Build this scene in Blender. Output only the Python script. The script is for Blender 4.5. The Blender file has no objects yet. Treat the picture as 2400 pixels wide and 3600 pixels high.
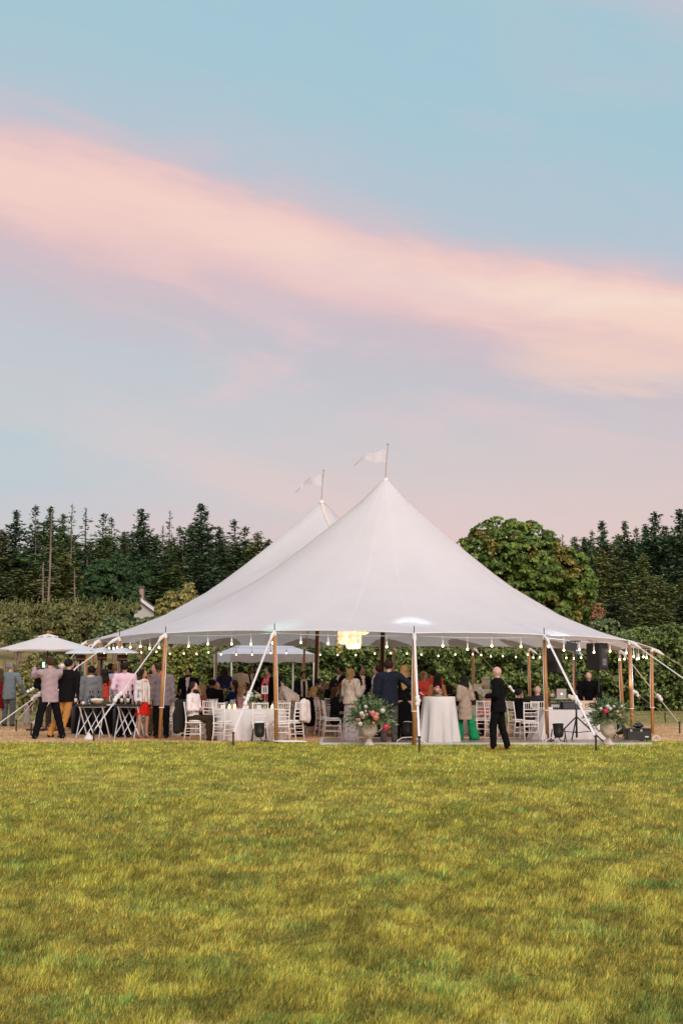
import bpy, math, random
import numpy as np
from mathutils import Vector, Matrix
SC = bpy.context.scene
COL = SC.collection
R = math.radians
random.seed(7)
RNG = np.random.default_rng(11)

# ------------------------------------------------------------------ camera
F = 5000.0                      # focal length in photo pixels (2400 x 3600)
PITCH = math.atan(560.0 / F)
CAM_H = 1.70
cp, sp = math.cos(PITCH), math.sin(PITCH)
cd = bpy.data.cameras.new('camera')
cam = bpy.data.objects.new('camera', cd); COL.objects.link(cam)
cam.location = (0, 0, CAM_H)
cam.rotation_euler = (R(90) + PITCH, 0, 0)
cd.sensor_fit = 'VERTICAL'; cd.sensor_height = 36.0; cd.sensor_width = 24.0
cd.lens = 50.0; cd.clip_start = 0.1; cd.clip_end = 3000
SC.camera = cam

def W(px, py, Y):
    """the point of the place seen at photo pixel px,py at distance Y"""
    u = (1800.0 - py) / F
    d = (px - 1200.0) / F, cp - u * sp, sp + u * cp
    k = Y / d[1]
    return Vector((d[0] * k, Y, CAM_H + d[2] * k))
def G(px, py):
    u = (1800.0 - py) / F
    d = (px - 1200.0) / F, cp - u * sp, sp + u * cp
    k = -CAM_H / d[2]
    return Vector((d[0] * k, d[1] * k, 0))

# ------------------------------------------------------------------ colour
def s2l(c):
    c = c / 255.0
    return c / 12.92 if c <= 0.04045 else ((c + 0.055) / 1.055) ** 2.4
def rgb(r, g, b): return (s2l(r), s2l(g), s2l(b), 1.0)

SC.view_settings.view_transform = 'Standard'
SC.view_settings.look = 'None'
SC.view_settings.exposure = 0.0
SC.view_settings.gamma = 1.0
SC.view_settings.use_curve_mapping = False
SC.cycles.max_bounces = 8
SC.cycles.diffuse_bounces = 4
SC.cycles.transmission_bounces = 6
SC.cycles.transparent_max_bounces = 12
SC.cycles.caustics_reflective = False
SC.cycles.caustics_refractive = False
SC.cycles.sample_clamp_indirect = 4.0

class N:
    """small helper for node trees"""
    def __init__(s, tree): s.t = tree; s.n = tree.nodes; s.l = tree.links
    def new(s, typ, **kw):
        n = s.n.new(typ)
        for k, v in kw.items(): setattr(n, k, v)
        return n
    def put(s, sock, v):
        if isinstance(v, bpy.types.NodeSocket): s.l.new(v, sock)
        elif v is not None: sock.default_value = v
    def math(s, op, a, b=None, c=None, clamp=False):
        n = s.new('ShaderNodeMath', operation=op, use_clamp=clamp)
        s.put(n.inputs[0], a); s.put(n.inputs[1], b)
        if c is not None: s.put(n.inputs[2], c)
        return n.outputs[0]
    def ramp(s, fac, stops, interp='LINEAR'):
        n = s.new('ShaderNodeValToRGB'); cr = n.color_ramp; cr.interpolation = interp
        while len(cr.elements) > 1: cr.elements.remove(cr.elements[-1])
        cr.elements[0].position = stops[0][0]; cr.elements[0].color = stops[0][1]
        for p, c in stops[1:]:
            e = cr.elements.new(p); e.color = c
        s.put(n.inputs[0], fac); return n.outputs[0]
    def mix(s, fac, a, b, mode='MIX'):
        n = s.new('ShaderNodeMix', data_type='RGBA', blend_type=mode)
        s.put(n.inputs[0], fac); s.put(n.inputs[6], a); s.put(n.inputs[7], b)
        return n.outputs[2]
    def noise(s, vec, scale, detail=4, rough=0.55, dist=0.0):
        n = s.new('ShaderNodeTexNoise')
        if vec is not None: s.put(n.inputs['Vector'], vec)
        n.inputs['Scale'].default_value = scale; n.inputs['Detail'].default_value = detail
        n.inputs['Roughness'].default_value = rough; n.inputs['Distortion'].default_value = dist
        return n.outputs[0]
    def comb(s, x, y, z):
        n = s.new('ShaderNodeCombineXYZ'); s.put(n.inputs[0], x); s.put(n.inputs[1], y); s.put(n.inputs[2], z)
        return n.outputs[0]
    def sep(s, v):
        n = s.new('ShaderNodeSeparateXYZ'); s.put(n.inputs[0], v); return n.outputs

# ------------------------------------------------------------------ sky (dusk, pink cloud bank over pale blue)
SUN_EL, SUN_AZ = R(30), R(162)       # azimuth clockwise from +Y: over the photographer's right shoulder
world = bpy.data.worlds.new('World'); SC.world = world; world.use_nodes = True
wn = N(world.node_tree); wn.n.clear()
tc = wn.new('ShaderNodeTexCoord')
X, Y, Z = wn.sep(tc.outputs['Generated'])
az = wn.math('ARCTAN2', X, Y)
el = wn.math('ARCSINE', wn.math('MINIMUM', wn.math('MAXIMUM', Z, -0.999), 0.999))
# cloud streaks lie slanted: coordinate along / across them
acr = wn.math('ADD', el, wn.math('MULTIPLY', wn.math('SINE', az), 0.190))
vec1 = wn.comb(wn.math('MULTIPLY', X, 3.4), wn.math('MULTIPLY', Y, 3.4), wn.math('MULTIPLY', acr, 13.0))
vec2 = wn.comb(wn.math('MULTIPLY', X, 9.0), wn.math('MULTIPLY', Y, 9.0), wn.math('MULTIPLY', acr, 42.0))
n1 = wn.noise(vec1, 1.0, 5, 0.55, 0.5)
n2 = wn.noise(vec2, 1.0, 6, 0.6, 0.3)
w = wn.math('ADD', acr, wn.math('MULTIPLY', wn.math('SUBTRACT', n1, 0.5), 0.070))
w = wn.math('ADD', w, wn.math('MULTIPLY', wn.math('SUBTRACT', n2, 0.5), 0.034))
blue_hi = rgb(169, 205, 219); blue = rgb(172, 205, 218); 
stops = [(0.00, rgb(224, 196, 194)), (0.07, rgb(230, 199, 201)), (0.092, rgb(219, 203, 207)), (0.108, rgb(212, 206, 210)),
         (0.125, rgb(236, 208, 207)), (0.15, rgb(211, 207, 211)), (0.18, rgb(207, 204, 210)), (0.205, rgb(202, 202, 210)),
         (0.23, rgb(206, 197, 206)), (0.252, rgb(216, 195, 203)), (0.266, rgb(243, 202, 198)), (0.290, rgb(255, 220, 206)), (0.306, rgb(246, 204, 199)),
         (0.316, rgb(214, 199, 208)), (0.336, rgb(186, 203, 215)), (0.40, rgb(170, 205, 219)), (0.50, blue_hi), (0.62, rgb(178, 204, 218)),
         (0.72, rgb(205, 198, 208)), (0.80, rgb(165, 200, 220)), (0.95, rgb(150, 192, 218)), (1.0, rgb(150, 190, 216))]
base = wn.ramp(w, stops, 'B_SPLINE')
# sunlit side of the bank is warmer (towards the right)
warm = wn.math('MULTIPLY', wn.math('ADD', wn.math('SINE', az), 0.18), 2.2, clamp=True)
bandm = wn.ramp(w, [(0.22, (0, 0, 0, 1)), (0.285, (1, 1, 1, 1)), (0.325, (0, 0, 0, 1))], 'EASE')
hl = wn.math('MULTIPLY', warm, wn.ramp(w, [(0.255, (0, 0, 0, 1)), (0.288, (1, 1, 1, 1)), (0.31, (0, 0, 0, 1))], 'EASE'))
base = wn.mix(wn.math('MULTIPLY', hl, wn.ramp(n2, [(0.3, (.35, .35, .35, 1)), (0.6, (1, 1, 1, 1))])), base, rgb(255, 231, 214))
# a puffy lobe of the bank hanging down on the right
da = wn.math('DIVIDE', wn.math('SUBTRACT', az, 0.215), 0.105); de = wn.math('DIVIDE', wn.math('SUBTRACT', el, wn.math('ADD', 0.218, wn.math('MULTIPLY', wn.math('SUBTRACT', n2, 0.5), 0.07))), 0.030)
lob = wn.math('SUBTRACT', 1.25, wn.math('ADD', wn.math('MULTIPLY', da, da), wn.math('MULTIPLY', de, de)), clamp=True)
lob = wn.math('MULTIPLY', lob, wn.ramp(n1, [(0.25, (.5, .5, .5, 1)), (0.6, (1, 1, 1, 1))]))
base = wn.mix(wn.math('MULTIPLY', lob, 0.85), base, rgb(251, 215, 199))
# left half cooler under the bank, right half peach
lowm = wn.ramp(el, [(0.04, (0, 0, 0, 1)), (0.12, (1, 1, 1, 1)), (0.21, (1, 1, 1, 1)), (0.27, (0, 0, 0, 1))], 'EASE')
cool = wn.math('MULTIPLY', wn.math('SUBTRACT', 0.02, wn.math('SINE', az)), 4.5, clamp=True)
base = wn.mix(wn.math('MULTIPLY', wn.math('MULTIPLY', lowm, cool), wn.ramp(n1, [(0.35, (.95, .95, .95, 1)), (0.62, (.25, .25, .25, 1))])), base, rgb(193, 208, 215))
lowr = wn.ramp(el, [(0.0, (1, 1, 1, 1)), (0.10, (.9, .9, .9, 1)), (0.22, (0, 0, 0, 1))], 'EASE')
base = wn.mix(wn.math('MULTIPLY', wn.math('MULTIPLY', lowr, warm), 0.95), base, rgb(230, 204, 200))
# thin pink veils and blue gaps
v3 = wn.comb(wn.math('MULTIPLY', X, 5.0), wn.math('MULTIPLY', Y, 5.0), wn.math('MULTIPLY', acr, 17.0))
n3 = wn.noise(v3, 1.0, 5, 0.6, 0.6)
pinkm = wn.ramp(n3, [(0.52, (0, 0, 0, 1)), (0.74, (1, 1, 1, 1))], 'EASE')
base = wn.mix(wn.math('MULTIPLY', pinkm, wn.ramp(acr, [(0.30, (.6, .6, .6, 1)), (0.36, (.12, .12, .12, 1)), (0.6, (.12, .12, .12, 1)), (0.8, (.5, .5, .5, 1))])), base, rgb(236, 204, 206))
bluem = wn.ramp(n3, [(0.24, (1, 1, 1, 1)), (0.44, (0, 0, 0, 1))], 'EASE')
base = wn.mix(wn.math('MULTIPLY', bluem, wn.math('MULTIPLY', wn.math('SUBTRACT', 1.0, bandm), 0.55)), base, rgb(178, 207, 218))
corner = wn.math('MULTIPLY', wn.math('MULTIPLY', wn.math('SUBTRACT', az, 0.10), 8.0, clamp=True), wn.math('MULTIPLY', wn.math('SUBTRACT', el, 0.375), 14.0, clamp=True))
base = wn.mix(wn.math('MULTIPLY', corner, wn.ramp(n1, [(0.3, (0, 0, 0, 1)), (0.55, (1, 1, 1, 1))])), base, rgb(216, 199, 208))
below = wn.math('LESS_THAN', Z, -0.01)
base = wn.mix(below, base, rgb(120, 115, 90))
bg1 = wn.new('ShaderNodeBackground'); wn.put(bg1.inputs[0], base); bg1.inputs[1].default_value = 1.0
sky = wn.new('ShaderNodeTexSky', sky_type='NISHITA')
sky.sun_disc = False; sky.sun_elevation = SUN_EL; sky.sun_rotation = SUN_AZ; sky.air_density = 1.4
bg2 = wn.new('ShaderNodeBackground'); wn.put(bg2.inputs[0], sky.outputs[0]); bg2.inputs[1].default_value = 0.05
ms = wn.new('ShaderNodeMixShader'); ms.inputs[0].default_value = 0.10
wn.l.new(bg1.outputs[0], ms.inputs[1]); wn.l.new(bg2.outputs[0], ms.inputs[2])
wo = wn.new('ShaderNodeOutputWorld'); wn.l.new(ms.outputs[0], wo.inputs[0])

sd = bpy.data.lights.new('sun', 'SUN'); sd.energy = 2.6; sd.angle = R(38); sd.color = (1.0, 0.87, 0.81)
sun = bpy.data.objects.new('sun', sd); COL.objects.link(sun)
sdir = Vector((math.sin(SUN_AZ) * math.cos(SUN_EL), math.cos(SUN_AZ) * math.cos(SUN_EL), math.sin(SUN_EL)))
sun.rotation_euler = sdir.to_track_quat('Z', 'Y').to_euler(); sun.location = (20, -20, 30)

# ------------------------------------------------------------------ materials
MATS = {}
def mat(name, col=(0.5, 0.5, 0.5), rough=0.7, var=0.12, scale=6.0, bump=0.0, bscale=40.0, metal=0.0, trans=0.0,
        emit=None, estr=0.0, spec=0.3, alt=None, stretch=None, island=0.0, sheen=0.0, glass=False):
    if name in MATS: return MATS[name]
    m = bpy.data.materials.new(name); m.use_nodes = True; MATS[name] = m
    t = N(m.node_tree); b = t.n['Principled BSDF']; out = t.n['Material Output']
    col = tuple(col[:3])
    co = t.new('ShaderNodeTexCoord').outputs['Object']
    if stretch:
        mp = t.new('ShaderNodeMapping'); t.put(mp.inputs[0], co); mp.inputs['Scale'].default_value = stretch; co = mp.outputs[0]
    c1 = tuple(max(0, c * (1 - var)) for c in col) + (1,)
    c2 = tuple(min(1, c * (1 + var)) for c in (alt[:3] if alt else col)) + (1,)
    nz = t.noise(co, scale, 5, 0.6)
    if island:
        gi = t.new('ShaderNodeNewGeometry').outputs['Random Per Island']
        nz = t.math('ADD', t.math('MULTIPLY', nz, 1 - island), t.math('MULTIPLY', gi, island))
    c = t.ramp(nz, [(0.28, c1), (0.72, c2)])
    t.put(b.inputs['Base Color'], c)
    b.inputs['Roughness'].default_value = rough; b.inputs['Metallic'].default_value = metal
    b.inputs['Specular IOR Level'].default_value = spec
    if sheen: b.inputs['Sheen Weight'].default_value = sheen
    if glass:
        b.inputs['Transmission Weight'].default_value = 0.9; b.inputs['IOR'].default_value = 1.3
    if emit:
        b.inputs['Emission Color'].default_value = tuple(emit[:3]) + (1,); b.inputs['Emission Strength'].default_value = estr
    if bump:
        bn = t.new('ShaderNodeBump'); bn.inputs['Strength'].default_value = bump; bn.inputs['Distance'].default_value = 0.02
        t.put(bn.inputs['Height'], t.noise(co, bscale, 4, 0.6)); t.l.new(bn.outputs[0], b.inputs['Normal'])
    if trans:
        tr = t.new('ShaderNodeBsdfTranslucent'); t.put(tr.inputs[0], c)
        mx = t.new('ShaderNodeMixShader'); mx.inputs[0].default_value = trans
        t.l.new(b.outputs[0], mx.inputs[1]); t.l.new(tr.outputs[0], mx.inputs[2]); t.l.new(mx.outputs[0], out.inputs[0])
    return m
def cmat(kind, c, **kw):
    """cloth-like material by sRGB colour triple"""
    nm = '%s_%d_%d_%d' % (kind, c[0], c[1], c[2])
    base = dict(rough=0.9, var=0.16, scale=9.0, bump=0.35, bscale=22.0, spec=0.12)
    base.update(kw)
    return mat(nm, tuple(s2l(v) for v in c), **base)

M_CANVAS = mat('sail_canvas', (0.86, 0.835, 0.84), 0.75, 0.035, 0.8, bump=0.12, bscale=1.6, trans=0.30, spec=0.2)
M_WEB = mat('canvas_webbing', (0.90, 0.77, 0.67), 0.8, 0.06, 12, trans=.3)
M_SEAM = mat('canvas_seam', (0.872, 0.848, 0.852), 0.75, 0.03, 12, trans=.26)
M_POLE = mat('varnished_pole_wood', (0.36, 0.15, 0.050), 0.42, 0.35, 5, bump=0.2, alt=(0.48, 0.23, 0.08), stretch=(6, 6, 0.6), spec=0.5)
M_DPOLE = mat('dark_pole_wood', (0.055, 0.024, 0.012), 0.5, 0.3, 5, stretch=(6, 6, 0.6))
M_ROPE = mat('white_strap', (0.80, 0.76, 0.74), 0.8, 0.06, 30, bump=0.3)
M_BROPE = mat('beige_rope', (0.50, 0.38, 0.26), 0.85, 0.15, 30)
M_STAKE = mat('rusty_stake', (0.05, 0.035, 0.025), 0.7, 0.4, 20)
M_WHITE = mat('white_paint', (0.72, 0.68, 0.64), 0.45, 0.06, 14, spec=0.5)
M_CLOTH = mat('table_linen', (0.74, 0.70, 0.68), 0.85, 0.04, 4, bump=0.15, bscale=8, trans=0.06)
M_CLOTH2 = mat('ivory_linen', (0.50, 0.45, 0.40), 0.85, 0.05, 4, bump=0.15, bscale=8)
M_BLACK = mat('black_plastic', (0.012, 0.012, 0.013), 0.45, 0.2, 10, spec=0.5)
M_DGREY = mat('dark_grey_plastic', (0.04, 0.04, 0.042), 0.5, 0.2, 10, spec=0.5)
M_STEEL = mat('brushed_steel', (0.60, 0.60, 0.60), 0.28, 0.08, 20, metal=0.9)
M_ALU = mat('aluminium', (0.55, 0.55, 0.57), 0.4, 0.08, 20, metal=0.6)
M_GLASS = mat('clear_glass', (0.85, 0.88, 0.88), 0.05, 0.02, 5, spec=0.6, glass=True)
M_BULB = mat('lit_bulb', (1, 0.8, 0.5), 0.3, 0.0, 5, emit=(1.0, 0.74, 0.42), estr=6.0)
M_SOCK = mat('bulb_socket', (0.75, 0.74, 0.72), 0.5, 0.05, 30)
M_FLAME = mat('candle_flame', (1, 0.7, 0.3), 0.3, 0.0, 5, emit=(1.0, 0.6, 0.22), estr=14.0)
M_CANDLE = mat('lit_candle_glass', (0.9, 0.6, 0.35), 0.3, 0.05, 5, emit=(1.0, 0.55, 0.2), estr=1.6)
M_LEAF = mat('shrub_leaf', (0.035, 0.075, 0.018), 0.6, 0.45, 1.2, alt=(0.14, 0.17, 0.045), island=0.6, trans=0.15)
M_EUC = mat('eucalyptus_leaf', (0.060, 0.115, 0.045), 0.6, 0.45, 8, alt=(0.19, 0.26, 0.12), island=0.7, trans=0.15)

# ------------------------------------------------------------------ mesh helpers
def np_mesh(name, V, Fq, mats, parent=None, smooth=False, midx=None, loc=None):
    """V (n,3) array, Fq (m,k) array or list of arrays of faces -> ONE linked mesh object"""
    me = bpy.data.meshes.new(name)
    V = np.asarray(V, dtype=np.float32)
    if isinstance(Fq, np.ndarray): Fq = [Fq]
    tot = sum(len(f) for f in Fq)
    loops = np.concatenate([f.reshape(-1) for f in Fq]).astype(np.int32)
    cnt = np.concatenate([np.full(len(f), f.shape[1]) for f in Fq]).astype(np.int32)
    st = np.concatenate([[0], np.cumsum(cnt)[:-1]]).astype(np.int32)
    me.vertices.add(len(V)); me.vertices.foreach_set('co', V.reshape(-1))
    me.loops.add(len(loops)); me.loops.foreach_set('vertex_index', loops)
    me.polygons.add(tot); me.polygons.foreach_set('loop_start', st); me.polygons.foreach_set('loop_total', cnt)
    if not isinstance(mats, (list, tuple)): mats = [mats]
    for m in mats: me.materials.append(m)
    if midx is not None: me.polygons.foreach_set('material_index', np.asarray(midx, dtype=np.int32))
    me.polygons.foreach_set('use_smooth', np.full(tot, bool(smooth)))
    me.update(calc_edges=True); me.validate(verbose=False)
    o = bpy.data.objects.new(name, me); COL.objects.link(o)
    if parent is not None: o.parent = parent
    if loc is not None: o.location = loc
    return o

class MB:
    """collects boxes, tubes, lathes; build() links them as ONE mesh object"""
    def __init__(s): s.v = []; s.f = []; s.mi = []; s.cm = 0
    def add(s, vs, fs):
        k = len(s.v); s.v += [tuple(v) for v in vs]
        s.f += [tuple(i + k for i in f) for f in fs]; s.mi += [s.cm] * len(fs); return s
    def use(s, i): s.cm = i; return s
    def box(s, c, d, rz=0.0, M=None, tap=1.0):
        x, y, z = d[0] / 2, d[1] / 2, d[2] / 2; vs = []
        for sz in (-1, 1):
            t = tap if sz > 0 else 1.0
            for sx, sy in ((-1, -1), (1, -1), (1, 1), (-1, 1)):
                p = Vector((sx * x * t, sy * y * t, sz * z))
                if M: p = M @ p
                if rz: p = Matrix.Rotation(rz, 3, 'Z') @ p
                vs.append(p + Vector(c))
        return s.add(vs, [(3, 2, 1, 0), (4, 5, 6, 7), (0, 1, 5, 4), (1, 2, 6, 5), (2, 3, 7, 6), (3, 0, 4, 7)])
    def tube(s, pts, r, n=8, flat=None):
        """flat=(vector, factor): squash the section along vector"""
        P = [Vector(p) for p in pts]; rr = r if isinstance(r, (list, tuple)) else [r] * len(P)
        vs = []; fs = []; prev = None
        for i, p in enumerate(P):
            d = (P[min(i + 1, len(P) - 1)] - P[max(i - 1, 0)]).normalized()
            if prev is None:
                a = d.cross(Vector((0, 0, 1)) if abs(d.z) < 0.9 else Vector((1, 0, 0))).normalized()
            else:
                a = (prev - d * prev.dot(d)).normalized()
            prev = a; b = d.cross(a)
            for k in range(n):
                t = 2 * math.pi * (k + 0.5) / n
                q = (a * math.cos(t) + b * math.sin(t)) * rr[i]
                if flat: q -= flat[0] * (q.dot(flat[0]) * (1 - flat[1]))
                vs.append(p + q)
        for i in range(len(P) - 1):
            for k in range(n):
                k2 = (k + 1) % n
                fs.append((i * n + k, i * n + k2, (i + 1) * n + k2, (i + 1) * n + k))
        fs.append(tuple(range(n - 1, -1, -1))); m = (len(P) - 1) * n
        fs.append(tuple(m + k for k in range(n)))
        return s.add(vs, fs)
    def lathe(s, prof, n=16, c=(0, 0, 0), fn=None):
        vs = []; fs = []
        for (r, z) in prof:
            for k in range(n):
                t = 2 * math.pi * k / n; q = r * (fn(t, z) if fn else 1.0)
                vs.append((c[0] + q * math.cos(t), c[1] + q * math.sin(t), c[2] + z))
        for i in range(len(prof) - 1):
            for k in range(n):
                k2 = (k + 1) % n
                fs.append((i * n + k, i * n + k2, (i + 1) * n + k2, (i + 1) * n + k))
        fs.append(tuple(range(n - 1, -1, -1))); m = (len(prof) - 1) * n
        fs.append(tuple(m + k for k in range(n)))
        return s.add(vs, fs)
    def ball(s, c, r, n=8, sc=(1, 1, 1)):
        prof = [(max(0.02, math.sin(math.pi * i / n)) * r, -math.cos(math.pi * i / n) * r) for i in range(n + 1)]
        k = len(s.v); s.lathe(prof, n + 2)
        for i in range(k, len(s.v)):
            v = s.v[i]; s.v[i] = (v[0] * sc[0] + c[0], v[1] * sc[1] + c[1], v[2] * sc[2] + c[2])
        return s
    def build(s, name, m, parent=None, off=None, smooth=False):
        me = bpy.data.meshes.new(name)
        vs = s.v
        if off is not None: vs = [(v[0] - off[0], v[1] - off[1], v[2] - off[2]) for v in vs]
        me.from_pydata(vs, [], s.f)
        for q in (m if isinstance(m, (list, tuple)) else [m]): me.materials.append(q)
        if any(s.mi): me.polygons.foreach_set('material_index', s.mi)
        if smooth: me.polygons.foreach_set('use_smooth', [True] * len(s.f))
        me.update()
        o = bpy.data.objects.new(name, me); COL.objects.link(o)
        if parent is not None: o.parent = parent
        return o

def tag(o, label=None, cat=None, group=None, kind=None):
    if label: o['label'] = label
    if cat: o['category'] = cat
    if group: o['group'] = group
    if kind: o['kind'] = kind
    return o
def thing(name, label, cat, loc=(0, 0, 0), rz=0.0, group=None, sc=None):
    o = bpy.data.objects.new(name, None); COL.objects.link(o); o.empty_display_size = 0.2
    o.location = loc; o.rotation_euler = (0, 0, rz)
    if sc: o.scale = (sc, sc, sc)
    return tag(o, label, cat, group)
def dup(root, loc, rz, label, sc=None, group=None, skip=()):
    r = root.copy(); COL.objects.link(r); r.location = loc; r.rotation_euler = (0, 0, rz)
    if sc: r.scale = sc if isinstance(sc, tuple) else (sc, sc, sc)
    if label: r['label'] = label
    if group: r['group'] = group
    for ch in root.children:
        if ch.name.split('.')[0] in skip: continue
        c = ch.copy(); COL.objects.link(c); c.parent = r
        for g in ch.children:
            d = g.copy(); COL.objects.link(d); d.parent = c
    return r

# value noise on arrays
_NT = np.random.default_rng(3).random((256, 256))
def vnoise(x, y, s):
    x = np.asarray(x) / s + 1000.3; y = np.asarray(y) / s + 1000.7
    xi = np.floor(x).astype(int); yi = np.floor(y).astype(int); fx = x - xi; fy = y - yi
    fx = fx * fx * (3 - 2 * fx); fy = fy * fy * (3 - 2 * fy)
    a = _NT[xi % 256, yi % 256]; b = _NT[(xi + 1) % 256, yi % 256]; c = _NT[xi % 256, (yi + 1) % 256]; d = _NT[(xi + 1) % 256, (yi + 1) % 256]
    return (a * (1 - fx) + b * fx) * (1 - fy) + (c * (1 - fx) + d * fx) * fy
def fbm(x, y, s, o=4):
    t = 0; a = 0.5; n = 0
    for i in range(o): t = t + a * vnoise(x + 17 * i, y - 9 * i, s / 2 ** i); n += a; a *= 0.55
    return t / n
# ------------------------------------------------------------------ terrain
def sstep(a, b, x):
    t = np.clip((x - a) / (b - a), 0, 1); return t * t * (3 - 2 * t)
def tz(x, y):
    x = np.asarray(x, float); y = np.asarray(y, float)
    left = 1 - sstep(-13, 1, x + (y - 60) * 0.03)
    h = left * np.clip(y - 57, 0, 150) * 0.082 + (1 - left) * np.clip(y - 66, 0, 150) * 0.045
    rr = np.clip(y - 150, 0, 50) * (0.03 + 0.07 * sstep(0, 60, x))
    return h + rr
def g1(a, b, n): return np.linspace(a, b, n, endpoint=False)
xs = np.concatenate([g1(-420, -60, 24), g1(-60, -18, 42), g1(-18, 18, 144), g1(18, 60, 42), np.linspace(60, 420, 25)])
ys = np.concatenate([g1(-60, 4, 16), g1(4, 40, 180), g1(40, 110, 110), g1(110, 300, 40), np.linspace(300, 900, 16)])
GX, GY = np.meshgrid(xs, ys, indexing='ij')
GZ = tz(GX, GY) + (fbm(GX, GY, 3.0, 3) - 0.5) * 0.03 * np.clip(GY - 60, 0, 4)
def ground_col(x, y):
    """albedo of the turf: straw and green patches, worn dry ring round the tent"""
    n1 = fbm(x, y, 1.7, 5); n2 = fbm(x + 50, y * 1.2, 0.55, 4); n3 = fbm(x - 30, y, 5.0, 3)
    straw = np.array([0.52, 0.42, 0.088]); green = np.array([0.18, 0.225, 0.045]); olive = np.array([0.37, 0.33, 0.055])
    g = np.clip((n1 - 0.42) * 3.2, 0, 1)[..., None]; h = np.clip((n2 - 0.50) * 4.0, 0, 1)[..., None]
    lawn = straw * (1 - g) + olive * g
    lawn = lawn * (1 - 0.60 * h) + green * 0.60 * h
    fine = np.clip((fbm(x + 7, y * 0.5, 0.24, 5) - 0.33) * 3.0, 0, 1)
    farg = sstep(24, 33, y)[..., None]; lawn = lawn * (1 - .45 * farg) + (olive * .9 + green * .1) * .45 * farg
    lawn = lawn * (0.86 + 0.28 * n3[..., None]) * (0.94 + 0.20 * sstep(14, 30, y))[..., None] * (0.66 + 0.46 * fine)[..., None]
    dirt = np.array([0.80, 0.46, 0.26]) * (0.75 + 0.5 * n2[..., None]); dg = np.array([0.46, 0.33, 0.14]) * (0.7 + 0.6 * n2[..., None])
    dirt = dirt * (1 - 0.5 * g) + dg * 0.5 * g
    edge = 34.5 + (fbm(x, y, 1.4, 3) - 0.5) * 1.2 - np.clip(x - 8.4, 0, 3) * 1.5 + np.clip(1 - abs(x - 7.5) / 1.6, 0, 1) * 1.2
    m = sstep(-0.25, 0.25, y - edge)[..., None]
    c = lawn * (1 - m) + dirt * m
    # beyond the tent the turf turns green again
    field = np.array([0.30, 0.255, 0.095]) * (0.75 + 0.5 * n1[..., None])
    m2 = sstep(43, 50, y + (n3 - 0.5) * 6)[..., None]; c = c * (1 - m2) + field * m2
    hill = np.array([0.40, 0.315, 0.125]) * (0.7 + 0.6 * n1[..., None])
    m3 = (sstep(57, 66, y) * (1 - sstep(-10, 0, x)))[..., None]; c = c * (1 - m3) + hill * m3
    # pink gravel path in front of the photographer
    path = np.array([0.55, 0.30, 0.22]) * (0.8 + 0.4 * n2[..., None])
    m4 = (1 - sstep(6.90, 6.98, y + (fbm(x, y, 0.4, 2) - 0.5) * 0.12))[..., None]; c = c * (1 - m4) + path * m4
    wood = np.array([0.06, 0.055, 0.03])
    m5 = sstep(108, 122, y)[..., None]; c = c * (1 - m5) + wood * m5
    return np.clip(c, 0, 1)
nx, ny = GX.shape
Vg = np.stack([GX, GY, GZ], -1).reshape(-1, 3)
ii, jj = np.meshgrid(np.arange(nx - 1), np.arange(ny - 1), indexing='ij'); a = (ii * ny + jj).reshape(-1)
Fg = np.stack([a, a + ny, a + ny + 1, a + 1], -1)
mg = bpy.data.materials.new('turf'); mg.use_nodes = True
t = N(mg.node_tree); b = t.n['Principled BSDF']
at = t.new('ShaderNodeAttribute', attribute_name='Col').outputs['Color']
co = t.new('ShaderNodeTexCoord').outputs['Object']
mp = t.new('ShaderNodeMapping'); t.put(mp.inputs[0], co); mp.inputs['Scale'].default_value = (1, 0.8, 1)
nz = t.noise(mp.outputs[0], 9.0, 8, 0.7); nf = t.noise(mp.outputs[0], 60.0, 4, 0.7)
k = t.math('MULTIPLY', t.math('ADD', t.math('MULTIPLY', nz, 1.3), 0.30), t.math('ADD', t.math('MULTIPLY', nf, 0.9), 0.5))
cc = t.mix(1.0, at, t.comb(k, k, k), 'MULTIPLY')
t.put(b.inputs['Base Color'], cc); b.inputs['Roughness'].default_value = 0.95; b.inputs['Specular IOR Level'].default_value = 0.1
bn = t.new('ShaderNodeBump'); bn.inputs['Strength'].default_value = 0.7; bn.inputs['Distance'].default_value = 0.03
t.put(bn.inputs['Height'], nf); t.l.new(bn.outputs[0], b.inputs['Normal'])
ground = np_mesh('ground', Vg, Fg, mg, smooth=True)
ca = ground.data.color_attributes.new('Col', 'FLOAT_COLOR', 'POINT')
cg = ground_col(Vg[:, 0], Vg[:, 1]); ca.data.foreach_set('color', np.concatenate([cg, np.ones((len(cg), 1))], 1).astype(np.float32).reshape(-1))
tag(ground, kind='structure')

# grass blades as real geometry, dense where they show
mgr = bpy.data.materials.new('grass_blades'); mgr.use_nodes = True
t = N(mgr.node_tree); b = t.n['Principled BSDF']
at = t.new('ShaderNodeAttribute', attribute_name='Col').outputs['Color']
gi = t.new('ShaderNodeNewGeometry').outputs['Random Per Island']
k = t.math('ADD', t.math('MULTIPLY', gi, 0.75), 0.62)
cc = t.mix(1.0, at, t.comb(k, k, k), 'MULTIPLY')
t.put(b.inputs['Base Color'], cc); b.inputs['Roughness'].default_value = 0.7; b.inputs['Specular IOR Level'].default_value = 0.2
tr = t.new('ShaderNodeBsdfTranslucent'); t.put(tr.inputs[0], cc); mx = t.new('ShaderNodeMixShader'); mx.inputs[0].default_value = 0.35
t.l.new(b.outputs[0], mx.inputs[1]); t.l.new(tr.outputs[0], mx.inputs[2]); t.l.new(mx.outputs[0], t.n['Material Output'].inputs[0])
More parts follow.
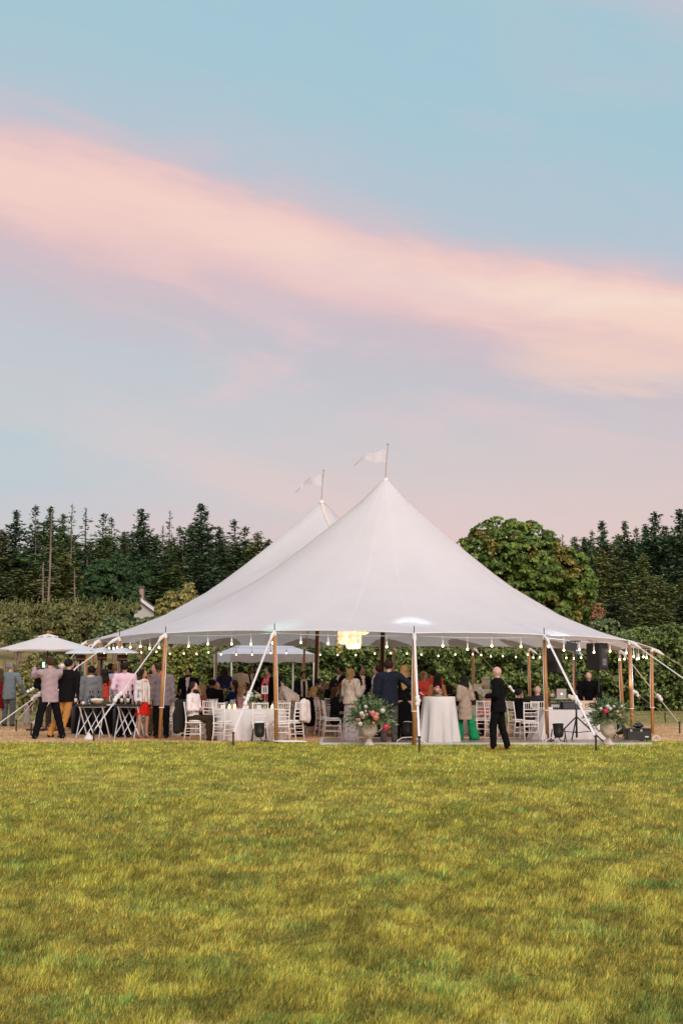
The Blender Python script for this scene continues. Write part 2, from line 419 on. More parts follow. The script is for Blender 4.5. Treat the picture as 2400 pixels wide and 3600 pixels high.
def blades(n, y0, y1, hmin, hmax, dens_pow, margin, name, wmul=1.0, keep=None):
    py0 = 2360 + 8500 / y0; py1 = 2360 + 8500 / y1
    u = RNG.random(n) ** dens_pow
    py = py1 + (py0 - py1) * u
    Yb = 8500 / (py - 2360)
    Xb = (RNG.random(n) * (2400 + 2 * margin) - 1200 - margin) / 5000 * Yb
    if keep is not None:
        q = keep(Xb, Yb); Xb = Xb[q]; Yb = Yb[q]
    n = len(Xb)
    tuft = fbm(Xb, Yb * 0.5, 0.11, 4); big = fbm(Xb + 3, Yb, 0.9, 3)
    h = hmin + (hmax - hmin) * np.clip(RNG.random(n) * 0.45 + (tuft - 0.34) * 2.2 + (big - 0.5) * 0.9, 0, 1.5)
    w = (0.0022 + 0.00021 * Yb) * (0.6 + 0.8 * RNG.random(n)) * wmul
    ang = RNG.random(n) * 2 * np.pi; la = RNG.random(n) * 2 * np.pi; lean = RNG.random(n) * 0.75
    sx, sy = np.cos(ang) * w, np.sin(ang) * w
    tx = Xb + np.cos(la) * lean * h + 0.25 * h; ty = Yb + np.sin(la) * lean * h
    z0 = tz(Xb, Yb) - 0.004
    V = np.empty((n, 3, 3)); V[:, 0] = np.stack([Xb - sx, Yb - sy, z0], -1); V[:, 1] = np.stack([Xb + sx, Yb + sy, z0], -1)
    V[:, 2] = np.stack([tx, ty, z0 + h], -1)
    c = ground_col(Xb, Yb)
    gr = (RNG.random(n) < 0.10 + 0.35 * np.clip((fbm(Xb + 9, Yb, 0.6, 3) - 0.55) * 5, 0, 1))[:, None]
    lum = 0.45 + 1.25 * RNG.random((n, 1)) ** 1.4
    c = np.where(gr, np.array([0.14, 0.25, 0.075]) * (0.6 + 0.9 * RNG.random((n, 1))), c * lum)
    pale = (RNG.random(n) < 0.10)[:, None]; c = np.where(pale & ~gr, c * 0.4 + np.array([0.60, 0.47, 0.17]) * 0.6, c)
    # pale dead tips and dark thatch patches
    c = c * (0.60 + 0.80 * np.clip((tuft - 0.28) * 2.0, 0, 1))[:, None]
    c = np.clip(c * np.array([1.31, 1.34, 1.20]), 0, 0.85)
    o = np_mesh(name, V.reshape(-1, 3), np.arange(n * 3).reshape(-1, 3), mgr)
    ca = o.data.color_attributes.new('Col', 'FLOAT_COLOR', 'POINT')
    cv = np.concatenate([np.repeat(c, 3, 0), np.ones((n * 3, 1))], 1).astype(np.float32)
    ca.data.foreach_set('color', cv.reshape(-1)); return o
o = blades(430000, 6.91, 34.9, 0.014, 0.058, 1.30, 200, 'lawn_grass')
tag(o, 'mown lawn of straw and green blades in front of the tent', 'grass', kind='stuff')
o = blades(60000, 34.6, 61.0, 0.008, 0.030, 1.0, 250, 'dry_grass', keep=lambda x, y: ~((x > -1.7) & (x < 7.4) & (y < 36.4)))
tag(o, 'short dry brown grass under and behind the tent', 'grass', kind='stuff')

# ------------------------------------------------------------------ foliage helpers
def quads(P, D, S, L, Wd):
    """rhombic leaves: centre, long axis, side axis"""
    n = len(P); V = np.empty((n, 4, 3)); L = np.asarray(L).reshape(-1, 1); Wd = np.asarray(Wd).reshape(-1, 1)
    V[:, 0] = P - D * L / 2; V[:, 1] = P + S * Wd / 2 + D * L * 0.08; V[:, 2] = P + D * L / 2; V[:, 3] = P - S * Wd / 2 + D * L * 0.08
    return V.reshape(-1, 3)
def unit(v): return v / np.maximum(np.linalg.norm(v, axis=-1, keepdims=True), 1e-6)
def rdir(n, rng): return unit(rng.normal(size=(n, 3)))
def leaf_mesh(name, P, L, Wd, m, parent, rng, up=0.0, D=None):
    n = len(P); D = rdir(n, rng) if D is None else D
    nr = unit(rdir(n, rng) + np.array([0, 0, up])); S = unit(np.cross(D, nr))
    V = quads(P, D, S, L, Wd)
    return np_mesh(name, V, np.arange(n * 4).reshape(-1, 4), m, parent)
def clumped(ells, nclump, nleaf, rng, cr, shell=0.35):
    """leaf positions in clumps near the surface of a union of ellipsoids ((cx,cy,cz),(rx,ry,rz))"""
    out = []; w = np.array([e[1][0] * e[1][2] for e in ells], float); w /= w.sum()
    pick = rng.choice(len(ells), nclump, p=w)
    C = np.array([e[0] for e in ells])[pick]; Rr = np.array([e[1] for e in ells])[pick]
    d = rdir(nclump, rng); rad = 1 - shell * rng.random((nclump, 1)) ** 1.3
    cen = C + d * Rr * rad
    k = nleaf; off = rng.normal(size=(nclump, k, 3)) * cr * (0.6 + 0.8 * rng.random((nclump, 1, 1))) * np.array([1, 1, 0.7])
    return (cen[:, None] + off).reshape(-1, 3)

def domes(ells, nclump, nleaf, rng, cr, shell=0.3, zmin=None):
    """leaf rosettes: each clump is a little dome of shingled leaves, so it catches the light on top"""
    w = np.array([e[1][0] * e[1][2] for e in ells], float); w /= w.sum(); pick = rng.choice(len(ells), nclump, p=w)
    C = np.array([e[0] for e in ells])[pick]; Rr = np.array([e[1] for e in ells])[pick]
    d = rdir(nclump, rng); cen = C + d * Rr * (1 - shell * rng.random((nclump, 1)) ** 1.5)
    out = unit(d / Rr); n_ = unit(out[:, None] * 0.5 + np.array([0, 0, 0.65]) + rng.normal(size=(nclump, nleaf, 3)) * 0.62)
    sc = cr * (0.65 + 0.7 * rng.random((nclump, 1, 1)))
    P = cen[:, None] + n_ * sc * np.array([1, 1, 0.62]) * (0.75 + 0.3 * rng.random((nclump, nleaf, 1)))
    return P.reshape(-1, 3), n_.reshape(-1, 3)
def dome_mesh(name, P, Nn, ls, elong, m, parent, rng):
    n = len(P); nn = unit(Nn + rng.normal(size=(n, 3)) * 0.35); D = unit(np.cross(nn, rdir(n, rng))); D = unit(D + np.array([0, 0, -0.35])); S = unit(np.cross(D, nn))
    L = ls * (0.7 + 0.6 * rng.random(n)); return np_mesh(name, quads(P, D, S, L, L * elong), np.arange(n * 4).reshape(-1, 4), m, parent)

M_CON = [mat('conifer_needles', (0.030, 0.066, 0.030), 0.85, 0.45, 0.5, alt=(0.072, 0.115, 0.048), island=0.6),
         mat('conifer_needles_olive', (0.048, 0.078, 0.030), 0.85, 0.45, 0.5, alt=(0.118, 0.140, 0.056), island=0.6)]
for m_ in M_CON:
    t = N(m_.node_tree); b = t.n['Principled BSDF']; src = b.inputs['Base Color'].links[0].from_socket
    oi_ = t.new('ShaderNodeObjectInfo').outputs['Random']
    c_ = t.mix(1.0, src, t.ramp(oi_, [(0.0, (.85, .98, 1.05, 1)), (0.35, (1, 1, 1, 1)), (0.7, (1.3, 1.2, .85, 1)), (1.0, (1.6, 1.4, .95, 1))]), 'MULTIPLY'); t.put(b.inputs['Base Color'], c_)
M_BARK = mat('conifer_bark', (0.10, 0.07, 0.05), 0.9, 0.4, 2, alt=(0.20, 0.14, 0.10), stretch=(4, 4, 0.5))
M_SNAG = mat('bleached_bark', (0.19, 0.135, 0.095), 0.9, 0.35, 2, alt=(0.30, 0.22, 0.16), stretch=(4, 4, 0.5))
def conifer(seed, H=18.0, Rm=2.7, dens=1.0, m=None, droop=0.35, top=0.0, ragged=0.3, base=0.06):
    rng = np.random.default_rng(seed); P = []; D = []; L = []; Wd = []
    nb_all = int(270 * dens)
    for i in range(nb_all):
        t = (i + rng.random()) / nb_all; z = H * (base + (1 - base) * t)
        if t > 1 - top and rng.random() < 0.55: continue
        env = Rm * min(1.0, ((1 - t) * 1.9) ** 0.72 + 0.02) * (0.78 + 0.22 * math.sin(t * 17 + seed) )
        r1 = max(0.14, env * float(np.clip(rng.normal(0.72, ragged), 0.22, 1.35))); a = rng.random() * 6.283
        kk = max(4, int(r1 * 11)); s = np.linspace(0.10, 1, kk); rad = s * r1
        bend = rng.normal() * 0.25; aa = a + bend * s
        zz = z + 0.18 * r1 - droop * rad * s + (0.34 + 0.15 * rng.random()) * s ** 3 * r1
        wob = 0.10 + 0.10 * (1 - s)
        jit = rng.normal(size=(kk, 3)) * wob[:, None] * np.array([1, 1, 0.9]); jit[:, 2] -= np.abs(rng.normal(size=kk)) * 0.16
        P.append(np.stack([np.cos(aa) * rad, np.sin(aa) * rad, zz], -1) + jit)
        d = np.stack([np.cos(aa), np.sin(aa), -droop * s + s ** 2 * 0.5], -1) + rng.normal(size=(kk, 3)) * 0.6
        D.append(unit(d)); L.append((0.40 + 0.36 * rng.random(kk)) * (1.25 - 0.5 * t)); Wd.append((0.17 + 0.13 * rng.random(kk)) * (1.3 - 0.5 * t))
    P = np.concatenate(P); D = np.concatenate(D); L = np.concatenate(L); Wd = np.concatenate(Wd)
    lead = np.stack([rng.normal(size=20) * 0.05, rng.normal(size=20) * 0.05, np.linspace(H * 0.93, H * 1.0, 20)], -1)
    P = np.concatenate([P, lead]); D = np.concatenate([D, unit(rng.normal(size=(20, 3)) * 0.8 + np.array([0, 0, .6]))]); L = np.concatenate([L, np.full(20, 0.36)]); Wd = np.concatenate([Wd, np.full(20, 0.09)])
    S = unit(np.cross(D, unit(rdir(len(P), rng) + np.array([0, 0, 0.8]))))
    r = thing('conifer_tree', 'x', 'tree')
    np_mesh('crown', quads(P, D, S, L, Wd), np.arange(len(P) * 4).reshape(-1, 4), m, r)
    MB().tube([(0, 0, -0.5), (0.05, 0, H * 0.45), (0, 0.04, H * 0.8), (0, 0, H)], [0.15, 0.11, 0.05, 0.015], 6).build('trunk', M_BARK, r)
    return r
CONS = [conifer(1, m=M_CON[0], Rm=2.5), conifer(2, m=M_CON[0], Rm=2.2, top=0.30, ragged=0.4, dens=0.8),
        conifer(3, m=M_CON[0], Rm=3.2, ragged=0.22, droop=0.25), conifer(4, m=M_CON[1], Rm=2.4, dens=1.0),
        conifer(5, m=M_CON[1], Rm=2.9, ragged=0.35, droop=0.5), conifer(6, m=M_CON[0], Rm=1.9, dens=0.55, top=0.5, ragged=0.5),
        conifer(7, m=M_CON[1], Rm=3.3, ragged=0.25, droop=0.5), conifer(8, m=M_CON[0], Rm=2.5, top=0.2, ragged=0.3)]
# prominent skyline trees: px, top_y, distance, variant, width factor, label
SKY = [
 (6, 1862, 150, 3, 1.1, 'bushy conifer cut by the left edge of the forest skyline'),
 (59, 1795, 152, 0, 0.9, 'dark pointed conifer nearest the left edge of the skyline'),
 (126, 1774, 158, 1, 0.9, 'narrow conifer with double tip and pale trunk, second spire from the left'),
 (179, 1783, 150, 0, 0.85, 'dark conifer rising directly behind the tallest bleached trunk'),
 (223, 1807, 160, 2, 0.75, 'blunt conifer just right of the bleached trunk'),
 (255, 1772, 165, 5, 0.8, 'thin see-through conifer with very sparse wispy top'),
 (303, 1786, 155, 5, 1.1, 'sparse conifer with feathery ragged top left of the dark bush'),
 (364, 1803, 160, 1, 0.9, 'gappy conifer with bent open top above the dark round pine'),
 (394, 1817, 166, 1, 0.8, 'slim conifer leaning on the gappy one above the dark round pine'),
 (437, 1871, 156, 3, 0.9, 'short conifer in the skyline dip left of the wide dark spruce'),
 (499, 1789, 148, 2, 0.95, 'wide dark spruce with drooping boughs above the chimney'),
 (574, 1849, 160, 5, 0.9, 'small thin conifer right beside the wide dark spruce'),
 (598, 1794, 162, 5, 0.7, 'spindly conifer with a lone tuft at its bent tip'),
 (633, 1849, 157, 1, 0.9, 'medium conifer left of the tallest layered spruce'),
 (673, 1842, 164, 4, 0.8, 'olive conifer tucked against the tallest layered spruce'),
 (708, 1771, 150, 2, 1.0, 'tallest spruce with layered horizontal boughs left of the tent'),
 (772, 1855, 156, 3, 1.0, 'bushy olive conifer just right of the tallest spruce'),
 (825, 1825, 158, 1, 1.1, 'open topped conifer above the left tent slope'),
 (861, 1849, 160, 1, 1.0, 'crooked conifer second from the tent slope'),
 (906, 1871, 156, 4, 1.0, 'last conifer before the tent slope hides the forest'),
 (945, 1898, 160, 3, 1.0, 'low conifer tip peeking over the left tent slope'),
 (1925, 1862, 175, 1, 0.8, 'lone thin conifer behind the shoulder of the big maple'),
 (1976, 1878, 185, 5, 0.8, 'small open conifer just right of the big maple top'),
 (2018, 1888, 180, 3, 1.0, 'stubby conifer in the low right skyline'),
 (2052, 1890, 180, 0, 0.9, 'small dark conifer left of the bent bare twig'),
 (2079, 1862, 178, 1, 0.7, 'thin spire between maple and the pointed spruce'),
 (2114, 1832, 172, 0, 0.95, 'pointed dark spruce, first tall spire right of the maple'),
 (2171, 1878, 184, 3, 1.0, 'low bushy conifer right of the pointed dark spruce'),
 (2194, 1834, 178, 0, 0.85, 'second tall pointed spire right of the maple'),
 (2233, 1852, 180, 1, 0.8, 'small spire between the pointed spire and the broad ragged fir'),
 (2266, 1845, 176, 0, 0.9, 'dark conifer leaning against the broad ragged fir'),
 (2299, 1798, 168, 2, 1.05, 'broad ragged fir with forked tip near the right edge'),
 (2338, 1850, 176, 4, 1.0, 'rounded conifer between the two tall trees at the right edge'),
 (2388, 1790, 165, 2, 1.1, 'very tall dark fir at the right edge of the picture'),
 (2111, 1926, 140, 4, 0.9, 'pale olive conifer in front of the pointed dark spruce'),
 (2157, 1908, 142, 6, 1.0, 'wide olive conifer in front, right of the maple'),
 (2260, 1944, 138, 3, 0.8, 'slim olive conifer with bare pale trunk in the front rank'),
 (2318, 2022, 128, 6, 0.8, 'short drooping grey-green conifer in the front rank'),
 (2395, 2034, 128, 4, 0.8, 'short drooping conifer cut by the right edge'),
]
def put_con(px, ty, Yd, var, wf, label, group=None):
    top = W(px, ty, Yd); zb = float(tz(top.x, Yd)); H = top.z - zb
    s = H / 18.0; sx = 1.35 * wf * (0.65 + 0.35 * s)
    return dup(CONS[var], (top.x, Yd, zb), random.random() * 6.28, label, sc=(sx, sx, s), group=group)
for a_ in SKY: put_con(*a_)
gl = 'dark conifer lost in the crowd of the left forest behind the skyline trees'
for i in range(30):
    px = -60 + i * 38 + random.uniform(-12, 12); y = 1895 + random.uniform(-14, 30) + max(0, (px - 560)) * 0.03
    put_con(px, y, random.uniform(166, 182), random.choice([0, 2, 7, 0, 4]), 1.25, gl, 'conifers filling the left forest')
for i in range(20):
    px = -40 + i * 52 + random.uniform(-16, 16); y = 1965 + random.uniform(-30, 50)
    put_con(px, y, random.uniform(128, 146), random.choice([3, 4, 7, 1, 0]), 1.0, gl, 'conifers filling the left forest')
gr_ = 'dark conifer lost in the crowd of the right forest hillside'
for i in range(26):
    px = 1890 + i * 25 + random.uniform(-8, 8); y = 1912 - max(0, px - 2150) * 0.16 + random.uniform(-10, 26)
    put_con(px, y, random.uniform(182, 200), random.choice([0, 2, 7]), 1.25, gr_, 'conifers filling the right forest')
for i in range(16):
    px = 2020 + i * 30 + random.uniform(-9, 9); y = 2000 + random.uniform(-40, 50)
    put_con(px, y, random.uniform(150, 165), random.choice([0, 7, 4]), 1.1, gr_, 'conifers filling the right forest')
for i in range(13):
    px = 2050 + i * 34 + random.uniform(-9, 9); y = 2105 + random.uniform(-30, 40)
    put_con(px, y, random.uniform(112, 124), random.choice([3, 4, 6]), 0.95, gr_, 'conifers filling the right forest')
for c_ in CONS:                                   # the templates are not part of the place
    for ch in list(c_.children): bpy.data.objects.remove(ch)
    bpy.data.objects.remove(c_)

# bare bleached trunks in the left wood: px bottom, y bottom, px top, y top
for i, (x0, y0, x1, y1, lab, r0) in enumerate([
    (168, 2060, 182, 1800, 'tallest bleached dead trunk in the left forest', 0.22),
    (145, 2115, 153, 1975, 'short bleached snag leaning in front of the tallest dead trunk', 0.16),
    (127, 1880, 126, 1800, 'pale bare trunk inside the double tipped conifer', 0.13),
    (241, 2030, 254, 1850, 'thin pale leaning trunk midway along the left forest', 0.13),
    (272, 2050, 273, 1970, 'short straight bare trunk right of the thin leaning trunk', 0.13),
    (303, 2020, 307, 1960, 'pale stub of trunk beside the dark round pine', 0.13),
    (262, 2055, 262, 1998, 'stubby bare snag with side twigs in the left forest', 0.12),
    (450, 1965, 452, 1888, 'orange tinted bare trunk left of the wide dark spruce', 0.13),
    (640, 2040, 642, 1910, 'pale slender trunk below the small thin conifers', 0.12),
    (711, 2030, 714, 1890, 'pale lower trunk under the tallest layered spruce', 0.12),
    (2118, 2110, 2120, 2010, 'pale bare trunk in the front of the right forest', 0.12),
    (2388, 2190, 2387, 2110, 'short bare trunk at the right edge of the forest', 0.12)]):
    r0 *= .5; Yd = (126 if y0 < 2105 else 112) if 'tallest bl' in lab or 'leaning in' in lab or 'stubby' in lab else 151
    a0 = W(x0, y0 + 40, Yd); a1 = W(x1, y1, Yd)
    zb = float(tz(a0.x, Yd)); a0.z = min(a0.z, zb) if y0 > 2000 else zb
    t_ = thing('dead_tree', lab, 'dead tree', (a0.x, Yd, a0.z))
    d = a1 - a0
    MB().tube([(0, 0, 0), (d.x * .5 + .08, 0, d.z * .5), (d.x, 0, d.z)], [r0, r0 * .8, r0 * .35], 6).build('trunk', M_SNAG, t_)
    m_ = MB()
    for k_ in range(22):
        s_ = 0.15 + 0.037 * k_; a_ = random.random() * 6.28; l_ = (1.2 - s_) * 1.3 * random.uniform(.5, 1.2)
        q = Vector((d.x * s_, 0, d.z * s_)); m_.tube([q, q + Vector((math.cos(a_) * l_ * .6, math.sin(a_) * l_ * .6, .1)), q + Vector((math.cos(a_) * l_, math.sin(a_) * l_, -.25))], [.03, .02, .008], 3)
    tag(m_.build('bare_twigs', M_SNAG, t_), kind='stuff')

# big maple right of the tent
rng = np.random.default_rng(5)
M_MAP = mat('maple_leaf', (0.050, 0.115, 0.026), 0.65, 0.40, 0.5, alt=(0.18, 0.25, 0.045), island=0.35, trans=0.18)
M_MAPA = mat('maple_leaf_autumn', (0.13, 0.135, 0.03), 0.65, 0.4, 0.5, alt=(0.27, 0.22, 0.05), island=0.5, trans=0.18)
mc = W(1800, 2080, 92)
mp_ = thing('maple_tree', 'large round maple with turning leaves right of the tent roof', 'tree', (mc.x, 92, float(tz(mc.x, 92))))
def maple_crown():
    px = lambda x, y, Y=92: np.array(W(x, y, Y) - mp_.location)
    s = 92 / F; E = [(px(1762, 2040), (172 * s, 3.4, 214 * s)), (px(1700, 1990), (98 * s, 2.6, 120 * s)), (px(1880, 2060), (150 * s, 3.2, 170 * s)),
                     (px(1965, 2110), (118 * s, 3.0, 182 * s)), (px(1830, 1960), (130 * s, 2.8, 125 * s)), (px(2010, 2050), (72 * s, 2.2, 100 * s))]
    return E
E = maple_crown()
P, Nn = domes(E, 1150, 46, rng, 0.46, 0.26); k_ = P[:, 2] > 1.5; P = P[k_]; Nn = Nn[k_]
aut = fbm(P[:, 0], P[:, 2], 1.1, 4) + 0.012 * P[:, 0] + 0.08 * RNG.random(len(P)) > 0.675
dome_mesh('green_foliage', P[~aut], Nn[~aut], 0.235, 0.8, M_MAP, mp_, rng)
dome_mesh('autumn_foliage', P[aut], Nn[aut], 0.235, 0.8, M_MAPA, mp_, rng)
mb = MB().tube([(0, 0, -0.4), (0, 0, 3), (-.4, 0, 6)], [.42, .34, .2], 8).build('trunk', M_BARK, mp_)
mb = MB()
for dx, dz in ((-3, 8.5), (-1.5, 9.5), (1.2, 8), (2.6, 6.5), (3.2, 5), (-2, 6)):
    mb.tube([(0, 0, 2.6), (dx * .5, random.uniform(-1, 1), 2.6 + dz * .35), (dx, random.uniform(-1, 1), dz * .8)], [.2, .13, .04], 6)
mb.build('limbs', M_BARK, mp_)

# small leafy tree right of the maple (below it), dark round pine, yellow tree, orchard row
def bush(name, label, cat, px0, px1, ytop, ybot, Yd, m, nclump, nleaf, cr, ls, group=None, seed=1, ground_z=None, ells=None, depth=0.8, up=0.3, trunk=True, elong=0.75):
    rng = np.random.default_rng(seed); c = W((px0 + px1) / 2, ybot, Yd); zb = float(tz(c.x, Yd)) if ground_z is None else ground_z
    r = thing(name, label, cat, (c.x, Yd, zb), group=group)
    s = Yd / F; hw = (px1 - px0) / 2 * s; zt = W(0, ytop, Yd).z - zb; zl = max(0.0, c.z - zb); zc = (zt + zl) / 2; hz = (zt - zl) / 2
    if ells is None:
        E = [((0, 0, zc), (hw * .8, hw * depth, hz * .95))] + [((rng.uniform(-.5, .5) * hw, rng.uniform(-.3, .3) * hw, zc + rng.uniform(-.4, .35) * hz), (hw * .5, hw * .5 * depth, hz * .55)) for _ in range(4)]
    else: E = ells(hw, zc, hz)
    P, Nn = domes(E, nclump, nleaf, rng, cr * 1.35, 0.42); k_ = P[:, 2] > 0.02
    dome_mesh('foliage', P[k_], Nn[k_], ls, elong, m, r, rng)
    if trunk:
        mb = MB(); mb.tube([(0, 0, -0.2), (0.1, 0, zt * .4), (0.0, 0, zt * .75)], [.05 * zt ** .6 + .03, .04 * zt ** .6 + .02, .02], 6)
        for k in range(5):
            a = rng.random() * 6.28; mb.tube([(0, 0, zt * .25), (math.cos(a) * hw * .3, math.sin(a) * hw * .3, zt * .5), (math.cos(a) * hw * .6, math.sin(a) * hw * .6, zt * .75)], [.03 * zt ** .6, .025, .012], 4)
        mb.build('trunk', M_BARK, r)
    return r
M_PINE = mat('pine_needles', (0.018, 0.048, 0.018), 0.7, 0.4, 0.8, alt=(0.045, 0.090, 0.025), island=0.5)
M_YEL = mat('yellow_leaf', (0.17, 0.16, 0.045), 0.65, 0.35, 0.8, alt=(0.33, 0.29, 0.09), island=0.5, trans=0.15)
M_ORCH = mat('orchard_leaf', (0.060, 0.078, 0.022), 0.7, 0.45, 1.1, alt=(0.21, 0.205, 0.07), island=0.4, trans=0.12)
M_ORCHG = mat('orchard_leaf_green', (0.05, 0.10, 0.035), 0.7, 0.45, 1.1, alt=(0.16, 0.20, 0.075), island=0.55, trans=0.12)
def pinee(hw, zc, hz): return [((0, 0, zc - hz * .15), (hw * .95, hw * .8, hz * .85)), ((hw * .3, 0, zc + hz * .45), (hw * .5, hw * .5, hz * .55)), ((-hw * .25, 0, zc + hz * .2), (hw * .55, hw * .5, hz * .55)), ((hw * .4, 0, zc - hz * .4), (hw * .6, hw * .5, hz * .6))]
bush('pine_tree', 'dark green round pine left of the white gable', 'tree', 278, 482, 1948, 2200, 118, M_PINE, 420, 60, 0.30, 0.34, seed=2, ells=pinee, elong=0.35)
bush('pine_tree', 'blue-green young pine behind the chimney', 'tree', 452, 546, 1962, 2150, 142, M_PINE, 160, 40, 0.28, 0.32, seed=3, elong=0.35)
bush('leafy_tree', 'yellow-green tree with flat crown between gable and tent roof', 'tree', 545, 705, 2076, 2190, 108, M_YEL, 230, 46, 0.30, 0.24, seed=4)
bush('leafy_tree', 'small yellow-green sapling top above the left tent slope', 'tree', 645, 685, 2042, 2110, 110, M_YEL, 26, 30, 0.2, 0.2, seed=44)
bush('leafy_tree', 'small leafy tree below the maple at the right tent slope', 'tree', 2060, 2205, 2180, 2290, 72, M_ORCHG, 150, 40, 0.2, 0.17, seed=6)
bush('leafy_tree', 'reddish brown sapling at the foot of the maple', 'tree', 2078, 2128, 2110, 2240, 86, mat('rust_leaf', (0.16, 0.07, 0.03), 0.7, 0.4, 2, alt=(0.3, 0.15, 0.07), island=0.5), 46, 24, 0.18, 0.14, seed=7)
orch = [(-40, 150, 2118, 98, 0), (90, 250, 2122, 94, 0), (150, 300, 2136, 90, 0), (215, 370, 2120, 96, 0), (300, 430, 2150, 92, 0), (370, 500, 2176, 95, 0),
        (440, 600, 2172, 90, 1), (330, 470, 2185, 84, 1), (520, 680, 2170, 92, 1), (0, 110, 2160, 86, 0), (-90, 40, 2150, 88, 0)]
olab = ['orchard tree with thin grey shoots at the left edge, tallest of its end', 'orchard tree second from left above the umbrella tip', 'orchard tree with visible dark trunk above the umbrella',
        'orchard tree with upright shoots below the leaning snag', 'orchard tree under the left side of the dark pine', 'orchard tree under the right side of the dark pine', 'greener orchard tree below the white gable',
        'low green orchard bush left of the tent corner', 'greener orchard tree beside the left tent slope', 'orchard tree with dark shaded crown near the left edge', 'orchard tree cut by the left edge of the picture']
for i, (a_, b_, yt, Yd, g_) in enumerate(orch):
    bush('orchard_tree', olab[i], 'tree', a_, b_, yt, 2262, Yd, M_ORCHG if g_ else M_ORCH, 230, 40, 0.27, 0.20, 'orchard trees on the slope', seed=20 + i)
# wispy upright shoots on top of the orchard row
mb = MB()
P = []; D = []
for i in range(260):
    px = random.uniform(-30, 480); a = W(px, 2150 + random.uniform(-10, 10), 92 + random.uniform(-3, 3)); l = random.uniform(.3, .95)
    for k in range(7): P.append(a + Vector((random.gauss(0, .05) + .05 * k, 0, l * k / 6))); D.append((random.gauss(0, .5), random.gauss(0, .5), 1))
shoots = np_mesh('orchard_shoots', quads(np.array(P), unit(np.array(D)), unit(np.cross(unit(np.array(D)), rdir(len(P), RNG))), np.full(len(P), .17), np.full(len(P), .08)), np.arange(len(P) * 4).reshape(-1, 4), M_ORCH)
tag(shoots, 'thin leafy shoots sticking up from the orchard crowns', 'shoots', kind='stuff')

# mid slope shrubs left, behind the guests
M_SAP = mat('sapling_leaf', (0.13, 0.13, 0.035), 0.7, 0.4, 1.5, alt=(0.27, 0.25, 0.08), island=0.5, trans=0.15)
M_LAUR = mat('laurel_leaf', (0.045, 0.10, 0.015), 0.5, 0.45, 1.2, alt=(0.26, 0.27, 0.05), island=0.55, trans=0.15)
shr = [(10, 70, 2330, 2480, 64, M_SAP, 50, 'thin yellowing sapling behind the man in the grey suit'),
       (70, 150, 2275, 2500, 60, M_SAP, 120, 'tall straw coloured sapling left of the umbrella pole'),
       (100, 230, 2270, 2440, 68, M_LEAF, 110, 'green sapling behind the man with the phone'),
       (60, 140, 2400, 2510, 56, M_SAP, 90, 'clump of tall yellow grass behind the little girl'),
       (200, 320, 2290, 2440, 66, M_SAP, 90, 'pale shrub behind the leftmost patio heater'),
       (285, 400, 2310, 2480, 62, M_LEAF, 120, 'green shrub behind the middle patio heater'),
       (390, 520, 2295, 2470, 64, M_LEAF, 150, 'green shrub behind the man in the pink shirt'),
       (480, 610, 2250, 2480, 63, M_LAUR, 230, 'leafy laurel shrub behind the woman with long hair'),
       (590, 700, 2235, 2480, 61, M_LAUR, 260, 'bright leaved laurel at the left end of the hedge'),
       (640, 760, 2255, 2480, 62.5, M_LAUR, 220, 'laurel with big yellow-green leaves left of the white canopy'),
       (20, 110, 2190, 2300, 80, M_LEAF, 90, 'deep green bush above the left umbrella edge'),
       (200, 300, 2215, 2330, 78, M_LEAF, 90, 'deep green bush above the right umbrella edge')]
for i, (a_, b_, yt, yb, Yd, m_, nc, lab) in enumerate(shr):
    bush('shrub', lab, 'shrub', a_, b_, yt, yb, Yd, m_, nc, 30, 0.14, 0.13, seed=60 + i, elong=0.6)

# long bramble hedge
rng = np.random.default_rng(9)
hx0, hx1 = W(660, 2400, 63).x, 27.0
hedge = thing('hedge', 'long dense bramble hedge closing the field behind the tent', 'hedge', ((hx0 + hx1) / 2, 63.5, 0))
n = 92000
hx = rng.uniform(hx0, hx1, n); hh = 3.25 + 0.45 * sstep(12, 14.5, hx) + (fbm(hx, hx * 0, 1.6, 3) - .5) * 0.7
u = rng.random(n) ** 0.8; hz = u * hh
bulge = (fbm(hx, hz * 1.3, 0.75, 4) - .5) * 2.6
depth = rng.random(n) ** 1.7 * 1.5
hy = 62.3 - bulge * 0.9 + depth + 0.35 * sstep(0.75, 1.0, u) * 2.2
P = np.stack([hx - hedge.location.x, hy - 63.5, hz], -1)
Nn = unit(np.array([0, -.55, .6]) + rng.normal(size=(n, 3)) * .55)
dome_mesh('bramble_leaves', P, Nn, 0.19, 0.62, mat('bramble_leaf', (0.022, 0.052, 0.014), 0.6, 0.5, 1.6, alt=(0.165, 0.215, 0.055), island=0.5, trans=0.12), hedge, rng)
mb = MB()
for i in range(90):
    x = random.uniform(hx0, hx1) - hedge.location.x; mb.tube([(x, .3, 0), (x + random.uniform(-.2, .2), 0, 1.2), (x + random.uniform(-.5, .5), -.5, random.uniform(1.6, 3.3))], [.03, .025, .01], 4)
mb.build('stems', M_BARK, hedge)
mb = MB()   # dark boxes added inside the hedge to block light
nseg = 40
for i in range(nseg):
    xa = hx0 + (hx1 - hx0) * i / nseg - hedge.location.x; mb.box((xa + .3, .9, 1.4), (.75, .9, 2.7 + random.uniform(-.2, .2)), rz=random.uniform(-.3, .3), tap=.7)
mb.build('light_block', mat('light_block_dark', (0.02, 0.018, 0.01), 0.95, 0.5, 5), hedge)

